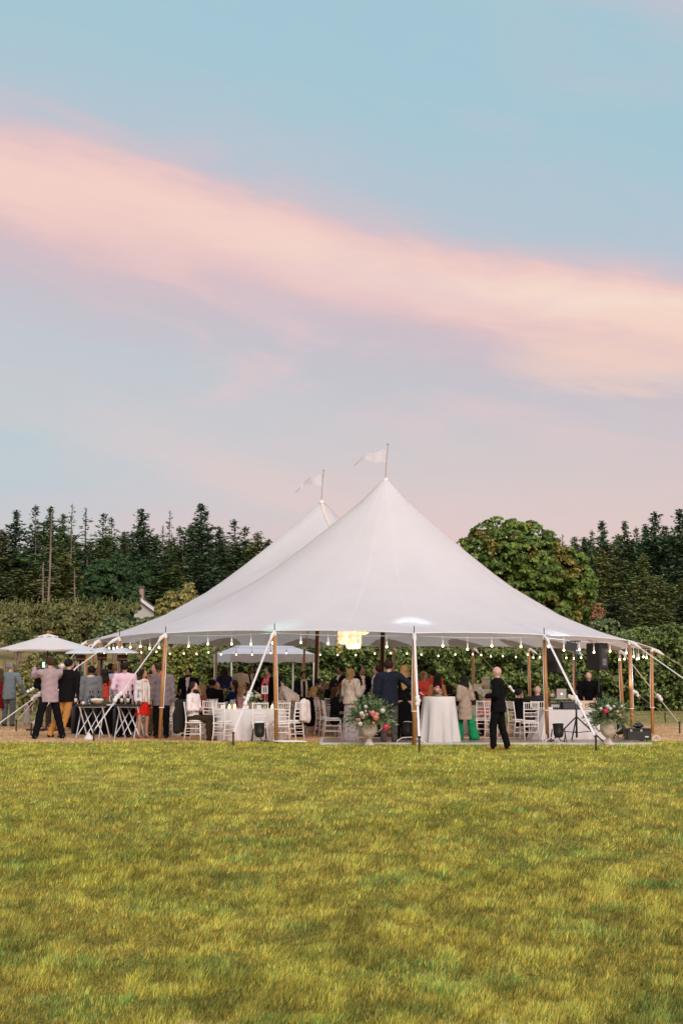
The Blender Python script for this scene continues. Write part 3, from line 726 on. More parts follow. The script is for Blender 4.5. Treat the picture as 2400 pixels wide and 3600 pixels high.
# house among the trees
hp = W(478, 2150, 132); hz0 = float(tz(hp.x, 132))
house = thing('house', 'pale gabled house with brick chimney half hidden by the dark pine', 'house', (hp.x, 132, hz0))
s = 132 / F; zt = W(478, 2100, 132).z - hz0; ze = W(478, 2146, 132).z - hz0
M_WALL = mat('pale_siding', (0.52, 0.47, 0.42), 0.8, 0.06, 2, bump=.3, bscale=5); M_ROOFT = mat('grey_shingle', (0.20, 0.17, 0.15), .85, .2, 3); M_TRIM = mat('white_trim', (.75, .71, .68), .6, .04, 3)
wd = 1.7
MB().add([(-wd, 0, 0), (wd, 0, 0), (wd, 0, ze), (0, 0, zt), (-wd, 0, ze), (-wd, 6, 0), (wd, 6, 0), (wd, 6, ze), (0, 6, zt), (-wd, 6, ze)],
         [(0, 1, 2, 3, 4), (9, 8, 7, 6, 5), (0, 5, 6, 1), (1, 6, 7, 2), (4, 9, 5, 0)]).build('wall', M_WALL, house)
for sg in (-1, 1):
    d = Vector((sg * (wd + .3), 0, ze - .2)) - Vector((0, 0, zt + .06)); c = Vector((0, 0, zt + .06)) + d / 2
    M_ = Matrix.Rotation(math.atan2(-d.z, d.x), 3, 'Y')
    MB().box(c + Vector((0, 2.9, .05)), (d.length, 6.4, .12), M=M_).build('roof_slope', M_ROOFT, house)
    MB().box(c + Vector((0, -.36, .06)), (d.length, .1, .26), M=M_).build('barge_board', M_TRIM, house)
ch = MB().box((0.25, 1.2, zt + .0), (.64, .7, 1.9)).build('chimney', mat('chimney_brick', (.38, .27, .22), .9, .3, 8, bump=.4, bscale=20), house)
MB().box((0.25, 1.2, zt + 1.0), (.78, .84, .2)).build('chimney_cap', mat('chimney_cap', (.12, .09, .07), .8, .1), ch)
w_ = MB().box((-.35, -.03, ze - .7), (.6, .08, .9)).build('window', M_TRIM, house); MB().box((-.35, -.08, ze - .7), (.44, .04, .74)).build('pane', mat('dark_pane', (.05, .05, .06), .1, .05), w_)
hp2 = W(182, 2150, 112); hz2 = float(tz(hp2.x, 112))
sh = thing('shed', 'low shed roof showing through the orchard at left', 'shed', (hp2.x, 112, hz2))
zt = W(182, 2128, 112).z - hz2
MB().box((0, 1.5, zt * .45), (1.5, 3, zt * .9)).build('wall', M_WALL, sh); MB().box((0, 1.5, zt * .93), (2.0, 3.4, .12)).build('roof', M_TRIM, sh)
# field fence posts at left
for i, (px, yt, yb) in enumerate([(18, 2312, 2360), (65, 2292, 2365)]):
    p = W(px, yt, 66); zb = float(tz(p.x, 66)); o_ = MB().tube([(p.x, 66, zb - .1), (p.x, 66, zb + 1.5)], .07, 6).build('fence_post', M_BARK)
    tag(o_, ['weathered post on the slope above the grey suited man', 'taller weathered post left of the straw sapling'][i], 'post')
# ------------------------------------------------------------------ sail tent
POLES = [(1911, 2232, 34.4), (2210, 2252, 36.9), (2289, 2277, 39.5), (2176, 2285, 43.2), (2015, 2281, 46.8), (1857, 2277, 50.3),
         (1661, 2275, 53.0), (1383, 2274, 54.8), (1070, 2272, 55.3), (760, 2270, 54.5), (501, 2264, 52.3), (328, 2262, 49.2),
         (306, 2253, 45.7), (352, 2247, 42.0), (421, 2238, 38.5), (583, 2226, 36.0), (965, 2217, 34.3), (1455, 2226, 33.4)]
PT = [W(*p) for p in POLES]
K1 = W(1355, 1682, 41.5); K2 = W(1130, 1759, 47.5)
TC = Vector(((K1.x + K2.x) / 2, 44.5, 0))
tent = thing('sail_tent', 'large white two-peaked sail tent with wooden poles, lit by string lights', 'tent', TC)
us = np.array([0, .02, .05, .1, .16, .21, .28, .337, .39, .436, .51, .6, .69, .77, .85, .92, .97, 1.0])
gv = np.interp(us, [0, .02, .05, .1, .21, .337, .436, .51, .69, .85, 1], [1, .975, .925, .845, .700, .535, .415, .332, .170, .068, 0])
gm = (1 - us) ** 1.3
NS = 10; per = []; tseg = []
ax = (K2 - K1).to_2d()
for i in range(18):
    a, b = PT[i], PT[(i + 1) % 18]
    for k in range(NS):
        f_ = k / NS; p = a.lerp(b, f_); q_ = 4 * f_ * (1 - f_)
        inw = (Vector((TC.x, TC.y)) - p.to_2d()).normalized() * 0.10 * q_
        p = Vector((p.x + inw.x, p.y + inw.y, p.z - 0.015 * q_ + 0.05 * q_))
        per.append(p); tseg.append(min(1, max(0, (p.to_2d() - K1.to_2d()).dot(ax) / ax.length_squared)))
NP = len(per)
_pa = np.array([v[:] for v in per]); _k = np.hanning(2 * NS + 3)[1:-1]; _k /= _k.sum(); _h = len(_k) // 2
PSM = np.stack([np.convolve(np.concatenate([_pa[-_h:, c], _pa[:, c], _pa[:_h, c]]), _k, 'valid') for c in range(3)], 1)
PSM[:, 2] += _pa[:, 2].mean() * 0
_key = {tuple(round(q, 5) for q in v): i for i, v in enumerate(per)}
def canopy_point(p, t_, u, off=0.0):
    i_ = _key.get(tuple(round(q, 5) for q in p))
    if i_ is not None:
        sm = Vector(PSM[i_]); q0 = K1.lerp(K2, t_); sm = Vector((q0.x + (sm.x - q0.x) * 1.012, q0.y + (sm.y - q0.y) * 1.012, sm.z)); p = sm.lerp(p, u ** 3)
    q = K1.lerp(K2, t_); mid = (4 * t_ * (1 - t_)) ** 0.75
    hz = (K1.z * (1 - t_) + K2.z * t_) - 1.55 * mid
    ga = float(np.interp(u, us, gv)); gb = (1 - u) ** 1.18; g_ = ga * (1 - mid) + gb * mid
    return Vector((q.x + (p.x - q.x) * u, q.y + (p.y - q.y) * u, p.z + (hz - p.z) * g_ + off))
V = []
for u in us:
    for p, t_ in zip(per, tseg): V.append(canopy_point(p, t_, u) - TC)
nu = len(us); idx = np.arange(NP)
Fq = np.concatenate([np.stack([r * NP + idx, r * NP + (idx + 1) % NP, (r + 1) * NP + (idx + 1) % NP, (r + 1) * NP + idx], -1) for r in range(nu - 1)])
# real world slight scallops and stretch creases
np_mesh('canopy', np.array([v[:] for v in V]), Fq, M_CANVAS, tent, smooth=True)
mb = MB().tube([p - TC for p in per] + [per[0] - TC], 0.016, 5); mb.build('eave_hem', M_ROPE, tent)
def pole_index(i): return i * NS
def strip(i, w0, m, name, off=0.012, u1=1.0):
    """flat strip laid on the canopy from peak to perimeter point i"""
    p, t_ = per[i], tseg[i]; vs = []; n = 22
    tang = (per[(i + 1) % NP] - per[i - 1]).normalized()
    for k in range(n + 1):
        u = 0.004 + (u1 - 0.004) * k / n; c = canopy_point(p, t_, u, off) - TC
        vs += [c - tang * w0 / 2, c + tang * w0 / 2]
    MB().add(vs, [(2 * k, 2 * k + 1, 2 * k + 3, 2 * k + 2) for k in range(n)]).build(name, m, tent)
for i in (2, 5, 11, 14, 8): strip(pole_index(i), 0.10 if i in (14, 2) else 0.08, M_WEB, 'webbing')
for i in range(NP):
    if i % NS == 5 or (i % NS == 0 and i // NS not in (2, 5, 11, 14, 8)): strip(i, 0.030, M_SEAM, 'seam', 0.005)
# ridge between the peaks
vs = []
for k in range(25):
    t_ = k / 24; c = canopy_point(K1.lerp(K2, t_), t_, 0.0, 0.012) - TC; nrm = Vector((-ax.y, ax.x, 0)).normalized() * .05; vs += [c - nrm, c + nrm]
MB().add(vs, [(2 * k, 2 * k + 1, 2 * k + 3, 2 * k + 2) for k in range(24)]).build('webbing', M_WEB, tent)
M_FAN = mat('reinforcing_patch', (0.66, 0.60, 0.58), .85, .08, 4, trans=.35)
STK = {0: (2093, 31.0, 2634), 1: None, 2: None, 17: (1473, 30.6, 2638), 16: (820, 32.7, 2620), 15: (330, 35.0, 0), 14: (None), 13: (110, 38.2, 0), 12: (57, 41.0, 0), 3: (2388, 39.5, 0)}
for i, pt in enumerate(PT):
    base = Vector((pt.x + random.uniform(-.05, .05), pt.y + random.uniform(-.04, .04), 0))
    if POLES[i][0] in (583,): base.x -= .08
    if POLES[i][0] == 965: base.x += .05
    if POLES[i][0] == 2176: base.x += .08
    rad = (pt.to_2d() - K1.lerp(K2, tseg[pole_index(i)]).to_2d()).normalized(); r3 = Vector((rad.x, rad.y, 0))
    b, tp = base - TC, pt - TC
    d = (tp - b)
    po = MB().tube([b, b + d * .5, b + d * .965], [.046, .048, .042], 10).build('side_pole', M_POLE, tent, smooth=True)
    MB().tube([b + d * .955, b + d * .99], .05, 10).build('pole_sleeve', M_ROPE, po)
    MB().tube([tp + Vector((0, 0, -.02)), tp + Vector((0, 0, .17))], .011, 6).build('pin', M_BLACK, po)
    side = Vector((1, 0, 0)) * (.052 if i in (15, 16, 1, 13) else -.052)
    zt_ = .30
    MB().tube([tp + side * .6 - d * .03, b + d * .6 + side, b + d * zt_ + side * .9], .012, 5).build('tie_rope', M_ROPE, po)
    MB().tube([b + d * zt_ + Vector((.058 * math.cos(a), .058 * math.sin(a), 0)) for a in np.linspace(0, 6.283, 13)], .014, 5).build('knot', M_ROPE, po)
    # fan patch under the canopy
    vs = [tp + Vector((0, 0, -.03))]; fs = []; npet = 6
    pi_ = pole_index(i)
    for k in range(npet * 5 + 1):
        a = -1 + 2 * k / (npet * 5); ro = 0.78 + 0.10 * abs(math.sin(k / 5 * math.pi))
        j = (pi_ + int(round(a * 2.6))) % NP
        fr = a * 2.6 - math.floor(a * 2.6); j0 = (pi_ + math.floor(a * 2.6)) % NP
        p_ = per[j0].lerp(per[(j0 + 1) % NP], fr)
        u = 1 - ro * (1 - a * a * 0.9) * 0.16
        vs.append(canopy_point(p_, tseg[j0], u, -.012) - TC)
    MB().add(vs, [(0, k, k + 1) for k in range(1, npet * 5 + 1)]).build('corner_patch', M_FAN, tent)
    # guy strap and stake
    if STK.get(i): px, Yd, _ = STK[i]; sx = (px - 1200) / F * W(px, 2600, Yd).y / cp * 1.0; sb = Vector((W(px, 2600, Yd).x, Yd, 0))
    else: sb = base + r3 * 3.3
    near = i in (0, 1, 15, 16, 17, 14, 13)
    sk = MB().tube([sb - TC + Vector((0, 0, -.1)), sb - TC + Vector((0, 0, .30))], .022, 6)
    sk.tube([sb - TC + Vector((0, 0, .29)), sb - TC + Vector((0, 0, .33))], .035, 6); sk.build('stake', M_STAKE, tent)
    e0 = tp + Vector((0, 0, -.05)) + r3 * .08; e1 = sb - TC + Vector((0, 0, .27)); dd = e1 - e0
    m_ = M_ROPE if near else M_BROPE
    ring = MB().tube([tp + Vector((0, 0, -.02)), e0 + dd * .03, e0 + dd * .075], [.03, .05, .02], 6).build('corner_webbing', M_ROPE, tent)
    if i in (14, 12, 11): pass
    st = MB().tube([e0 + dd * .05, e1], .034 if near else .02, 4 if near else 6, flat=(dd.cross(Vector((0, 0, 1))).normalized().cross(dd).normalized(), .35)).build('guy_strap', m_, tent)
    c_ = e0 + dd * .66
    rt = MB()
    for q in range(6): rt.ball(c_ + dd.normalized() * (q * .055 - .13) + Vector((random.uniform(-.02, .02), random.uniform(-.02, .02), random.uniform(-.01, .04))), .045 + .012 * (q % 2), 5)
    rt.build('strap_wrap', M_ROPE, st, smooth=True)
# centre poles, finials, pennants
for kk, (Kp, pxb, Yb) in enumerate(((K1, 1337, 41.5), (K2, 1107, 47.5))):
    bx = (pxb - 1200) / F * Yb / cp * 0.995
    b = Vector((bx, Yb, 0)) - TC; tp = Kp - TC
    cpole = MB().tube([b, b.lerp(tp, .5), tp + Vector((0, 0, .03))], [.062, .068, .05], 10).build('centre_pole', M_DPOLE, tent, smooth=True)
    MB().tube([b + Vector((.07, -.02, .2)), tp + Vector((.05, -.03, -.3))], .012, 5).build('hoist_rope', M_ROPE, cpole)
    MB().lathe([(.10, -.10), (.07, -.02), (.045, .03), (.04, .04)], 14, tp).build('peak_collar', M_ROPE, cpole)
    dz = .99 if kk == 0 else .99
    staff = MB().tube([tp, tp + Vector((.02, 0, dz * .45)), tp + Vector((.07, 0, dz))], [.018, .014, .012], 6).ball(tp + Vector((.07, 0, dz + .03)), .032, 6).build('flag_staff', mat('flag_staff_metal', (.42, .34, .30), .5, .1), tent)
    # pennant: waving triangle
    vs = []; fs = []; n = 16
    L = 1.02 if kk == 0 else .95
    for i in range(n + 1):
        f_ = i / n; hz_ = .44 * (1 - f_) + .012; xx = -L * f_ * (0.99 - .06 * f_) + .05 * (1 - f_)
        zc = tp.z + dz - .27 - .20 * f_ - .10 * math.sin(f_ * 7 + kk) * f_ - (.18 * f_ ** 3 if kk else .10 * f_ ** 3)
        yy = .14 * math.sin(f_ * 9 + kk * 1.5) * (.2 + f_)
        for s_ in (-1, 0, 1): vs.append((tp.x + xx, tp.y + yy + .05 * s_ * math.sin(f_ * 12), zc + s_ * hz_ / 2))
    for i in range(n):
        for s_ in (0, 1): fs.append((3 * i + s_, 3 * i + 3 + s_, 3 * i + 4 + s_, 3 * i + 1 + s_))
    MB().add(vs, fs).build('pennant', mat('pennant_cloth', (.92, .86, .87), .8, .03, 3, trans=.5), staff, smooth=True)

# ------------------------------------------------------------------ string lights round the eave
sl = thing('string_lights', 'string of lit globe bulbs hanging all round the tent eave', 'string lights', (TC.x, TC.y, 0))
acc = 0.3; pts = []
for i in range(NP):
    a, b = per[i], per[(i + 1) % NP]; inw = (TC.to_2d() - a.to_2d()).normalized() * .10
    f_ = (i % NS) / NS; sag = .05 + .07 * 4 * f_ * (1 - f_)
    pts.append(Vector((a.x + inw.x, a.y + inw.y, a.z - sag)) - TC)
MB().tube(pts + [pts[0]], .008, 4).build('cable', M_ROPE, sl)
bulb_me = None
for i in range(NP):
    a, b = pts[i], pts[(i + 1) % NP]; L = (b - a).length; s_ = 0
    while acc <= L:
        p = a.lerp(b, acc / L); drop = .18 + random.uniform(-.03, .06)
        pole_gap = min((p + TC - q).to_2d().length for q in PT)
        if pole_gap > .12:
            if bulb_me is None:
                mbb = MB().ball((0, 0, -.036), .027, 8, (1, 1, 1.15)); bo = mbb.build('bulb', M_BULB, sl, smooth=True)
                so = MB().tube([(0, 0, .0), (0, 0, .10)], [.024, .017], 6).tube([(0, 0, .09), (0, 0, .27)], .006, 4).build('socket', M_SOCK, bo)
                bulb_me = bo.data; sock_me = so.data
            else:
                bo = bpy.data.objects.new('bulb', bulb_me); COL.objects.link(bo); bo.parent = sl
                so = bpy.data.objects.new('socket', sock_me); COL.objects.link(so); so.parent = bo
            bo.location = (p.x, p.y, p.z - drop)
        acc += .66 + random.uniform(-.09, .09)
    acc -= L

# ------------------------------------------------------------------ chandelier
cc = W(1237, 2246, 44.5)
ch = thing('chandelier', 'glowing woven basket chandelier cluster hanging under the tent between the dark poles', 'chandelier', (cc.x, 44.5, cc.z))
def glow_mat():
    m = bpy.data.materials.new('lit_wicker'); m.use_nodes = True; t = N(m.node_tree); b = t.n['Principled BSDF']
    co = t.new('ShaderNodeTexCoord').outputs['Object']
    nz = t.noise(co, 7, 5, .65); c = t.ramp(nz, [(.3, (.80, .46, .20, 1)), (.48, (1, .76, .46, 1)), (.68, (1, .90, .70, 1))])
    t.put(b.inputs['Base Color'], c); t.put(b.inputs['Emission Color'], c); b.inputs['Emission Strength'].default_value = .95; return m
M_LANT = glow_mat()
def drum(name, c, r, h, w=1.0, n=22):
    return MB().lathe([(r * .55, -h / 2), (r * .92, -h / 2 + .03), (r * 1.02, -h * .2), (r, h * .1), (r * .96, h / 2 - .02), (r * .8, h / 2)], n, c, lambda t_, z: 1 + .05 * math.sin(5 * t_ + z * 9) + .03 * math.sin(9 * t_)).build(name, M_LANT, ch, smooth=True)
drum('lantern', (-.20, 0, .12), .24, .56); drum('lantern', (.05, -.05, -.06), .24, .50); drum('lantern', (.30, .1, .24), .22, .20); drum('lantern', (.0, .25, .25), .26, .24)
for x in (-.2, .05, .3): MB().tube([(x, 0, .3), (x, 0, 1.5)], .012, 5).build('hanging_cord', M_BROPE, ch)
mb = MB(); P = np.array([(-.43 + random.gauss(0, .05), random.gauss(0, .05), .1 - .55 * k / 60) for k in range(60)])
leaf_mesh('garland', P, np.full(60, .08), np.full(60, .06), mat('garland_leaf', (.35, .32, .12), .6, .3, 3), ch, RNG)
cl = bpy.data.lights.new('chandelier_light', 'POINT'); cl.energy = 110; cl.color = (1, .72, .42); cl.shadow_soft_size = .3
co_ = bpy.data.objects.new('chandelier_light', cl); COL.objects.link(co_); co_.location = (cc.x + .05, 44.2, cc.z - .75)

# ------------------------------------------------------------------ dance floor: painted edge and wood panels
df0 = Vector((W(1135, 2610, 33.95).x, 33.55, 0)); DFW = 7.6; DFD = 2.6
dfl = thing('dance_floor', 'low wooden dance floor with pale metal edge along the tent front', 'dance floor', (df0.x + DFW / 2, df0.y + DFD / 2, 0))
M_FLOOR = mat('parquet_panel', (.26, .15, .09), .28, .25, 4, alt=(.36, .23, .15), spec=.5, stretch=(1, 6, 1))
pan = None
for i in range(8):
    for j in range(3):
        if pan is None: pan = MB().box((0, 0, 0), (DFW / 8 - .012, DFD / 3 - .012, .035)).build('floor_panel', M_FLOOR, dfl).data; o_ = dfl.children[0]
        else: o_ = bpy.data.objects.new('floor_panel', pan); COL.objects.link(o_); o_.parent = dfl
        o_.location = (-DFW / 2 + DFW / 8 * (i + .5), -DFD / 2 + DFD / 3 * (j + .5), .022)
M_EDGE = mat('pale_metal_edge', (.52, .56, .55), .5, .08, 3)
MB().box((0, -DFD / 2 - .04, .025), (DFW + .1, .07, .05)).build('edge_ramp', M_EDGE, dfl)
MB().box((0, DFD / 2 + .04, .025), (DFW + .1, .07, .05)).build('edge_ramp', M_EDGE, dfl)
MB().box((-DFW / 2 - .04, 0, .025), (.07, DFD, .05)).build('edge_ramp', M_EDGE, dfl)

# ------------------------------------------------------------------ par cans: real lamps with a beam up the poles
def par_can(px, py, Yd, label, col=None, energy=0, target=None, rz=0.0, group='uplights at the tent poles'):
    p = W(px, py, Yd); r = thing('par_can', label, 'stage light', (p.x, Yd, 0), rz, group)
    Mx = Matrix.Rotation(R(-12), 3, 'X')
    mb = MB().lathe([(.07, -.16), (.105, -.13), (.125, -.05), (.125, .13), (.135, .14), (.135, .16)], 14)
    mb.v = [tuple((Mx @ Vector(v)) + Vector((0, 0, .30))) for v in mb.v]; mb.build('housing', M_BLACK, r, smooth=True)
    ln = MB().lathe([(.11, .0), (.105, .01)], 12); ln.v = [tuple((Mx @ (Vector(v) + Vector((0, 0, .165)))) + Vector((0, 0, .30))) for v in ln.v]
    ln.build('lens', mat('lens_%s' % px, (.6, .7, .7), .2, .05, emit=(col or (.4, .4, .4)), estr=.25 if energy else 0), r)
    for sx in (-1, 1):
        MB().tube([(sx * .15, 0, .34), (sx * .17, 0, .16), (sx * .19, -.06, .0)], .014, 5).build('yoke_leg', M_BLACK, r)
        MB().tube([(sx * .15, 0, .34), (sx * .17, .05, .16), (sx * .17, .14, .0)], .012, 5).build('yoke_leg', M_BLACK, r)
    MB().tube([(0, .1, .22), (.1, .2, .05), (.35, .25, .012), (.6, .1, .012)], .012, 5).build('cable', M_BLACK, r)
    if energy:
        l = bpy.data.lights.new('uplight', 'SPOT'); l.energy = energy * 4.5; l.color = col; l.spot_size = R(26); l.spot_blend = .7; l.shadow_soft_size = .10
        o = bpy.data.objects.new('uplight', l); COL.objects.link(o); o.location = (p.x, Yd, .50)
        o.rotation_euler = (Vector(o.location) - target).to_track_quat('Z', 'Y').to_euler()
    return r
par_can(912, 2606, 34.35, 'black uplight beside the coiled white cable, right of the front round table', (.35, 1, .8), 150, PT[16] + Vector((.15, .45, 0)), .3)
par_can(1432, 2604, 35.0, 'black uplight behind the urn and the white curved cable', (.75, .95, 1), 80, PT[17] + Vector((.0, 1.2, 0)), -.2)
par_can(1962, 2610, 34.1, 'black uplight in front of the disc jockey table', (.7, .85, 1), 170, PT[0] + Vector((.5, .5, 0)), .1)
par_can(2176, 2600, 35.8, 'black uplight half hidden by the right flower urn', (.6, .75, 1), 120, PT[1] + Vector((.3, .8, 0)), .4)
# ------------------------------------------------------------------ people: implicit surfaces turned into one continuous mesh each
class Field:
    def __init__(s, lo, hi, vs):
        s.lo = np.array(lo, float); s.vs = vs
        s.n = np.maximum(np.ceil((np.array(hi) - s.lo) / vs).astype(int) + 1, 4)
        s.ax = [s.lo[i] + np.arange(s.n[i]) * vs for i in range(3)]
        s.F = np.full(s.n, 1.0, np.float32)
    def add(s, a, b, ra, rb, k=0.03, flat=None, sub=False):
        a = np.array(a, float); b = np.array(b, float); m = max(ra, rb) + k + 2.5 * s.vs
        i0 = np.maximum(((np.minimum(a, b) - m - s.lo) / s.vs).astype(int), 0)
        i1 = np.minimum(((np.maximum(a, b) + m - s.lo) / s.vs).astype(int) + 2, s.n)
        if (i1 <= i0).any(): return s
        sl = tuple(slice(i0[i], i1[i]) for i in range(3))
        X = s.ax[0][sl[0]][:, None, None] - a[0]; Y = s.ax[1][sl[1]][None, :, None] - a[1]; Z = s.ax[2][sl[2]][None, None, :] - a[2]
        d = b - a; L2 = max(d @ d, 1e-9)
        t = np.clip((X * d[0] + Y * d[1] + Z * d[2]) / L2, 0, 1)
        vx = X - t * d[0]; vy = Y - t * d[1]; vz = Z - t * d[2]; f = 1.0
        if flat is not None:
            nv, f = flat; dn = vx * nv[0] + vy * nv[1] + vz * nv[2]; g = (1 / f - 1)
            vx = vx + nv[0] * dn * g; vy = vy + nv[1] * dn * g; vz = vz + nv[2] * dn * g
        D = (np.sqrt(vx * vx + vy * vy + vz * vz) - (ra + t * (rb - ra))) * (0.5 + 0.5 * f)
        O = s.F[sl]
        if sub: s.F[sl] = np.maximum(O, -D); return s
        h = np.clip(0.5 + 0.5 * (O - D) / k, 0, 1); s.F[sl] = O * (1 - h) + D * h - k * h * (1 - h)
        return s
    def cut(s, fn):
        s.F = np.maximum(s.F, fn(s.ax[0][:, None, None], s.ax[1][None, :, None], s.ax[2][None, None, :]).astype(np.float32)); return s
    def mesh(s):
        F_ = s.F; F_[0] = F_[-1] = 1; F_[:, 0] = F_[:, -1] = 1; F_[:, :, 0] = F_[:, :, -1] = 1
        ins = F_ < 0
        nx, ny, nz = ins.shape
        c = np.zeros((nx - 1, ny - 1, nz - 1), np.int8)
        for dx in (0, 1):
            for dy in (0, 1):
                for dz in (0, 1): c += ins[dx:nx - 1 + dx, dy:ny - 1 + dy, dz:nz - 1 + dz]
        cells = np.argwhere((c > 0) & (c < 8))
        if len(cells) == 0: return np.zeros((0, 3)), np.zeros((0, 4), int)
        ids = np.full(c.shape, -1, np.int32); ids[tuple(cells.T)] = np.arange(len(cells))
        off = np.array([(i & 1, (i >> 1) & 1, (i >> 2) & 1) for i in range(8)])
        vals = np.stack([F_[tuple((cells + o).T)] for o in off], 1)
        acc = np.zeros((len(cells), 3)); cnt = np.zeros(len(cells))
        for a in range(8):
            for bit in (1, 2, 4):
                if a & bit: continue
                b = a | bit; va, vb = vals[:, a], vals[:, b]; m = (va < 0) != (vb < 0)
                t = np.where(m, va / np.where(m, va - vb, 1), 0)
                acc += m[:, None] * (off[a] + t[:, None] * (off[b] - off[a])); cnt += m
        V = s.lo + (cells + acc / cnt[:, None]) * s.vs
        Q = []
        for ax_ in range(3):
            o = [0, 0, 0]; o[ax_] = 1
            A = ins[:nx - o[0], :ny - o[1], :nz - o[2]]; B = ins[o[0]:, o[1]:, o[2]:]
            u_, v_ = [(1, 2), (2, 0), (0, 1)][ax_]
            e = np.argwhere(A != B); e = e[(e[:, u_] > 0) & (e[:, v_] > 0) & (e[:, u_] < ins.shape[u_] - 1) & (e[:, v_] < ins.shape[v_] - 1)]
            if len(e) == 0: continue
            pos = A[tuple(e.T)]
            du = np.zeros(3, int); du[u_] = 1; dv = np.zeros(3, int); dv[v_] = 1
            q = np.stack([ids[tuple((e - du - dv).T)], ids[tuple((e - dv).T)], ids[tuple(e.T)], ids[tuple((e - du).T)]], 1)
            q = np.where(pos[:, None], q, q[:, ::-1]); Q.append(q)
        Q = np.concatenate(Q); Q = Q[(Q >= 0).all(1)]
        return V, Q

SKINS = {'fair': (0.56, 0.33, 0.25), 'tan': (0.42, 0.23, 0.15), 'brown': (0.19, 0.095, 0.060), 'dark': (0.075, 0.036, 0.024), 'pink': (0.62, 0.36, 0.31)}
def skin_mat(k): return mat('skin_' + k, SKINS[k], 0.55, 0.08, 9, spec=0.35)
HAIRC = {'black': (0.010, 0.008, 0.008), 'brown': (0.045, 0.022, 0.012), 'dbrown': (0.020, 0.011, 0.008), 'blond': (0.34, 0.20, 0.085), 'dblond': (0.19, 0.11, 0.05), 'grey': (0.16, 0.15, 0.15), 'ginger': (0.18, 0.07, 0.025), 'white': (.5, .47, .42)}
def hair_mat(k): return mat('hair_' + k, HAIRC[k], 0.7, 0.5, 14, bump=0.6, bscale=60, stretch=(1, 1, 0.2), spec=0.15, alt=tuple(min(1, v * 1.5) for v in HAIRC[k]))

def head_template(fem):
    """sculpted head: skull, jaw, brow, eye hollows, nose, lips, ears (front is -y)"""
    nu, nv = 22, 18; V = []
    for i in range(nv + 1):
        ph = math.pi * i / nv; z = math.cos(ph)
        for j in range(nu):
            th = 2 * math.pi * j / nu; r = math.sin(ph)
            x = r * math.sin(th); y = -r * math.cos(th)          # j=0 front
            fx, fy, fz = x * .076, y * .096, z * .117
            if z < 0:
                jaw = 1 - (0.36 if fem else 0.27) * (-z) ** 1.3; fx *= jaw
                if y > 0: fy *= 1 - .45 * (-z)
                else: fy = fy * (1 - .10 * (-z)) - .010 * (-z)
            front = max(0, -y)
            fy += -.006 * front * math.exp(-((z - .22) / .12) ** 2)                     # brow
            for sx in (-1, 1): fy += .010 * front * math.exp(-((x - sx * .42) / .20) ** 2 - ((z - .03) / .13) ** 2)   # eye hollow
            fy += -.024 * front * math.exp(-(x / .17) ** 2 - ((z + .20) / .17) ** 2)     # nose
            fy += -.008 * front * math.exp(-(x / .3) ** 2 - ((z + .47) / .09) ** 2)      # lips
            fy += -.009 * front * math.exp(-(x / .3) ** 2 - ((z + .80) / .14) ** 2)      # chin
            V.append((fx, fy, fz))
    Fs = []
    for i in range(nv):
        for j in range(nu):
            j2 = (j + 1) % nu; Fs.append((i * nu + j, (i + 1) * nu + j, (i + 1) * nu + j2, i * nu + j2))
    mi = [0] * len(Fs)
    mb = MB(); mb.v = V[:]; mb.f = Fs; mb.mi = mi
    for sx in (-1, 1):
        mb.use(0).ball((sx * .076, .008, .0), .028, 6, (.35, .7, 1.1))
        mb.use(1).ball((sx * .030, -.080, .006), .0105, 5, (1.3, .7, .8))
        mb.use(2).ball((sx * .030, -.0865, .006), .0065, 4, (1, .7, 1))
        mb.use(3).ball((sx * .031, -.089, .026), .013, 4, (1.4, .5, .33))
    mb.use(4).ball((0, -.0955, -.052), .016, 5, (1.5, .5, .42))
    return np.array(mb.v), mb.f, mb.mi
HT = {0: head_template(0), 1: head_template(1)}
M_EYEW = mat('eye_white', (.7, .68, .65), .3, .02); M_EYED = mat('eye_dark', (.02, .012, .01), .2, .02)
M_BROW = mat('eyebrow', (.03, .018, .012), .8, .1); M_LIP = mat('lips', (.36, .11, .09), .5, .05)

def rot3(yaw, pitch=0.0, roll=0.0):
    return np.array(Matrix.Rotation(yaw, 3, 'Z') @ Matrix.Rotation(roll, 3, 'Y') @ Matrix.Rotation(pitch, 3, 'X'))
ARM = {'down': ((.13, .06, -1), (.02, -.20, -1)), 'bent': ((.22, .12, -1), (-.45, -1, -.05)), 'glass': ((.20, -.10, -1), (-.25, -.8, .55)),
       'up': ((.25, -.95, -.30), (-.25, -.75, .62)), 'table': ((.22, -.55, -.85), (-.45, -1, -.12)), 'cross': ((.30, -.12, -1), (-1, -.55, -.05)),
       'back': ((.35, .25, -1), (-.9, .35, -.05)), 'side': ((.75, .05, -1), (.15, -.15, -1)), 'lap': ((.16, -.30, -1), (-.35, -.9, -.55)), 'reach': ((.3, -.9, -.6), (-.1, -1, -.25)),
       'around': ((.85, .0, -.62), (.75, .1, -.62)), 'out': ((.5, .2, -1), (.2, -.5, -.7)), 'hug': ((.95, -.05, -.30), (.55, .75, -.1))}
def V3(a, b): return (np.array(b) * np.array([1 if a > 0 else -1, 1, 1]))
NPEOPLE = 0
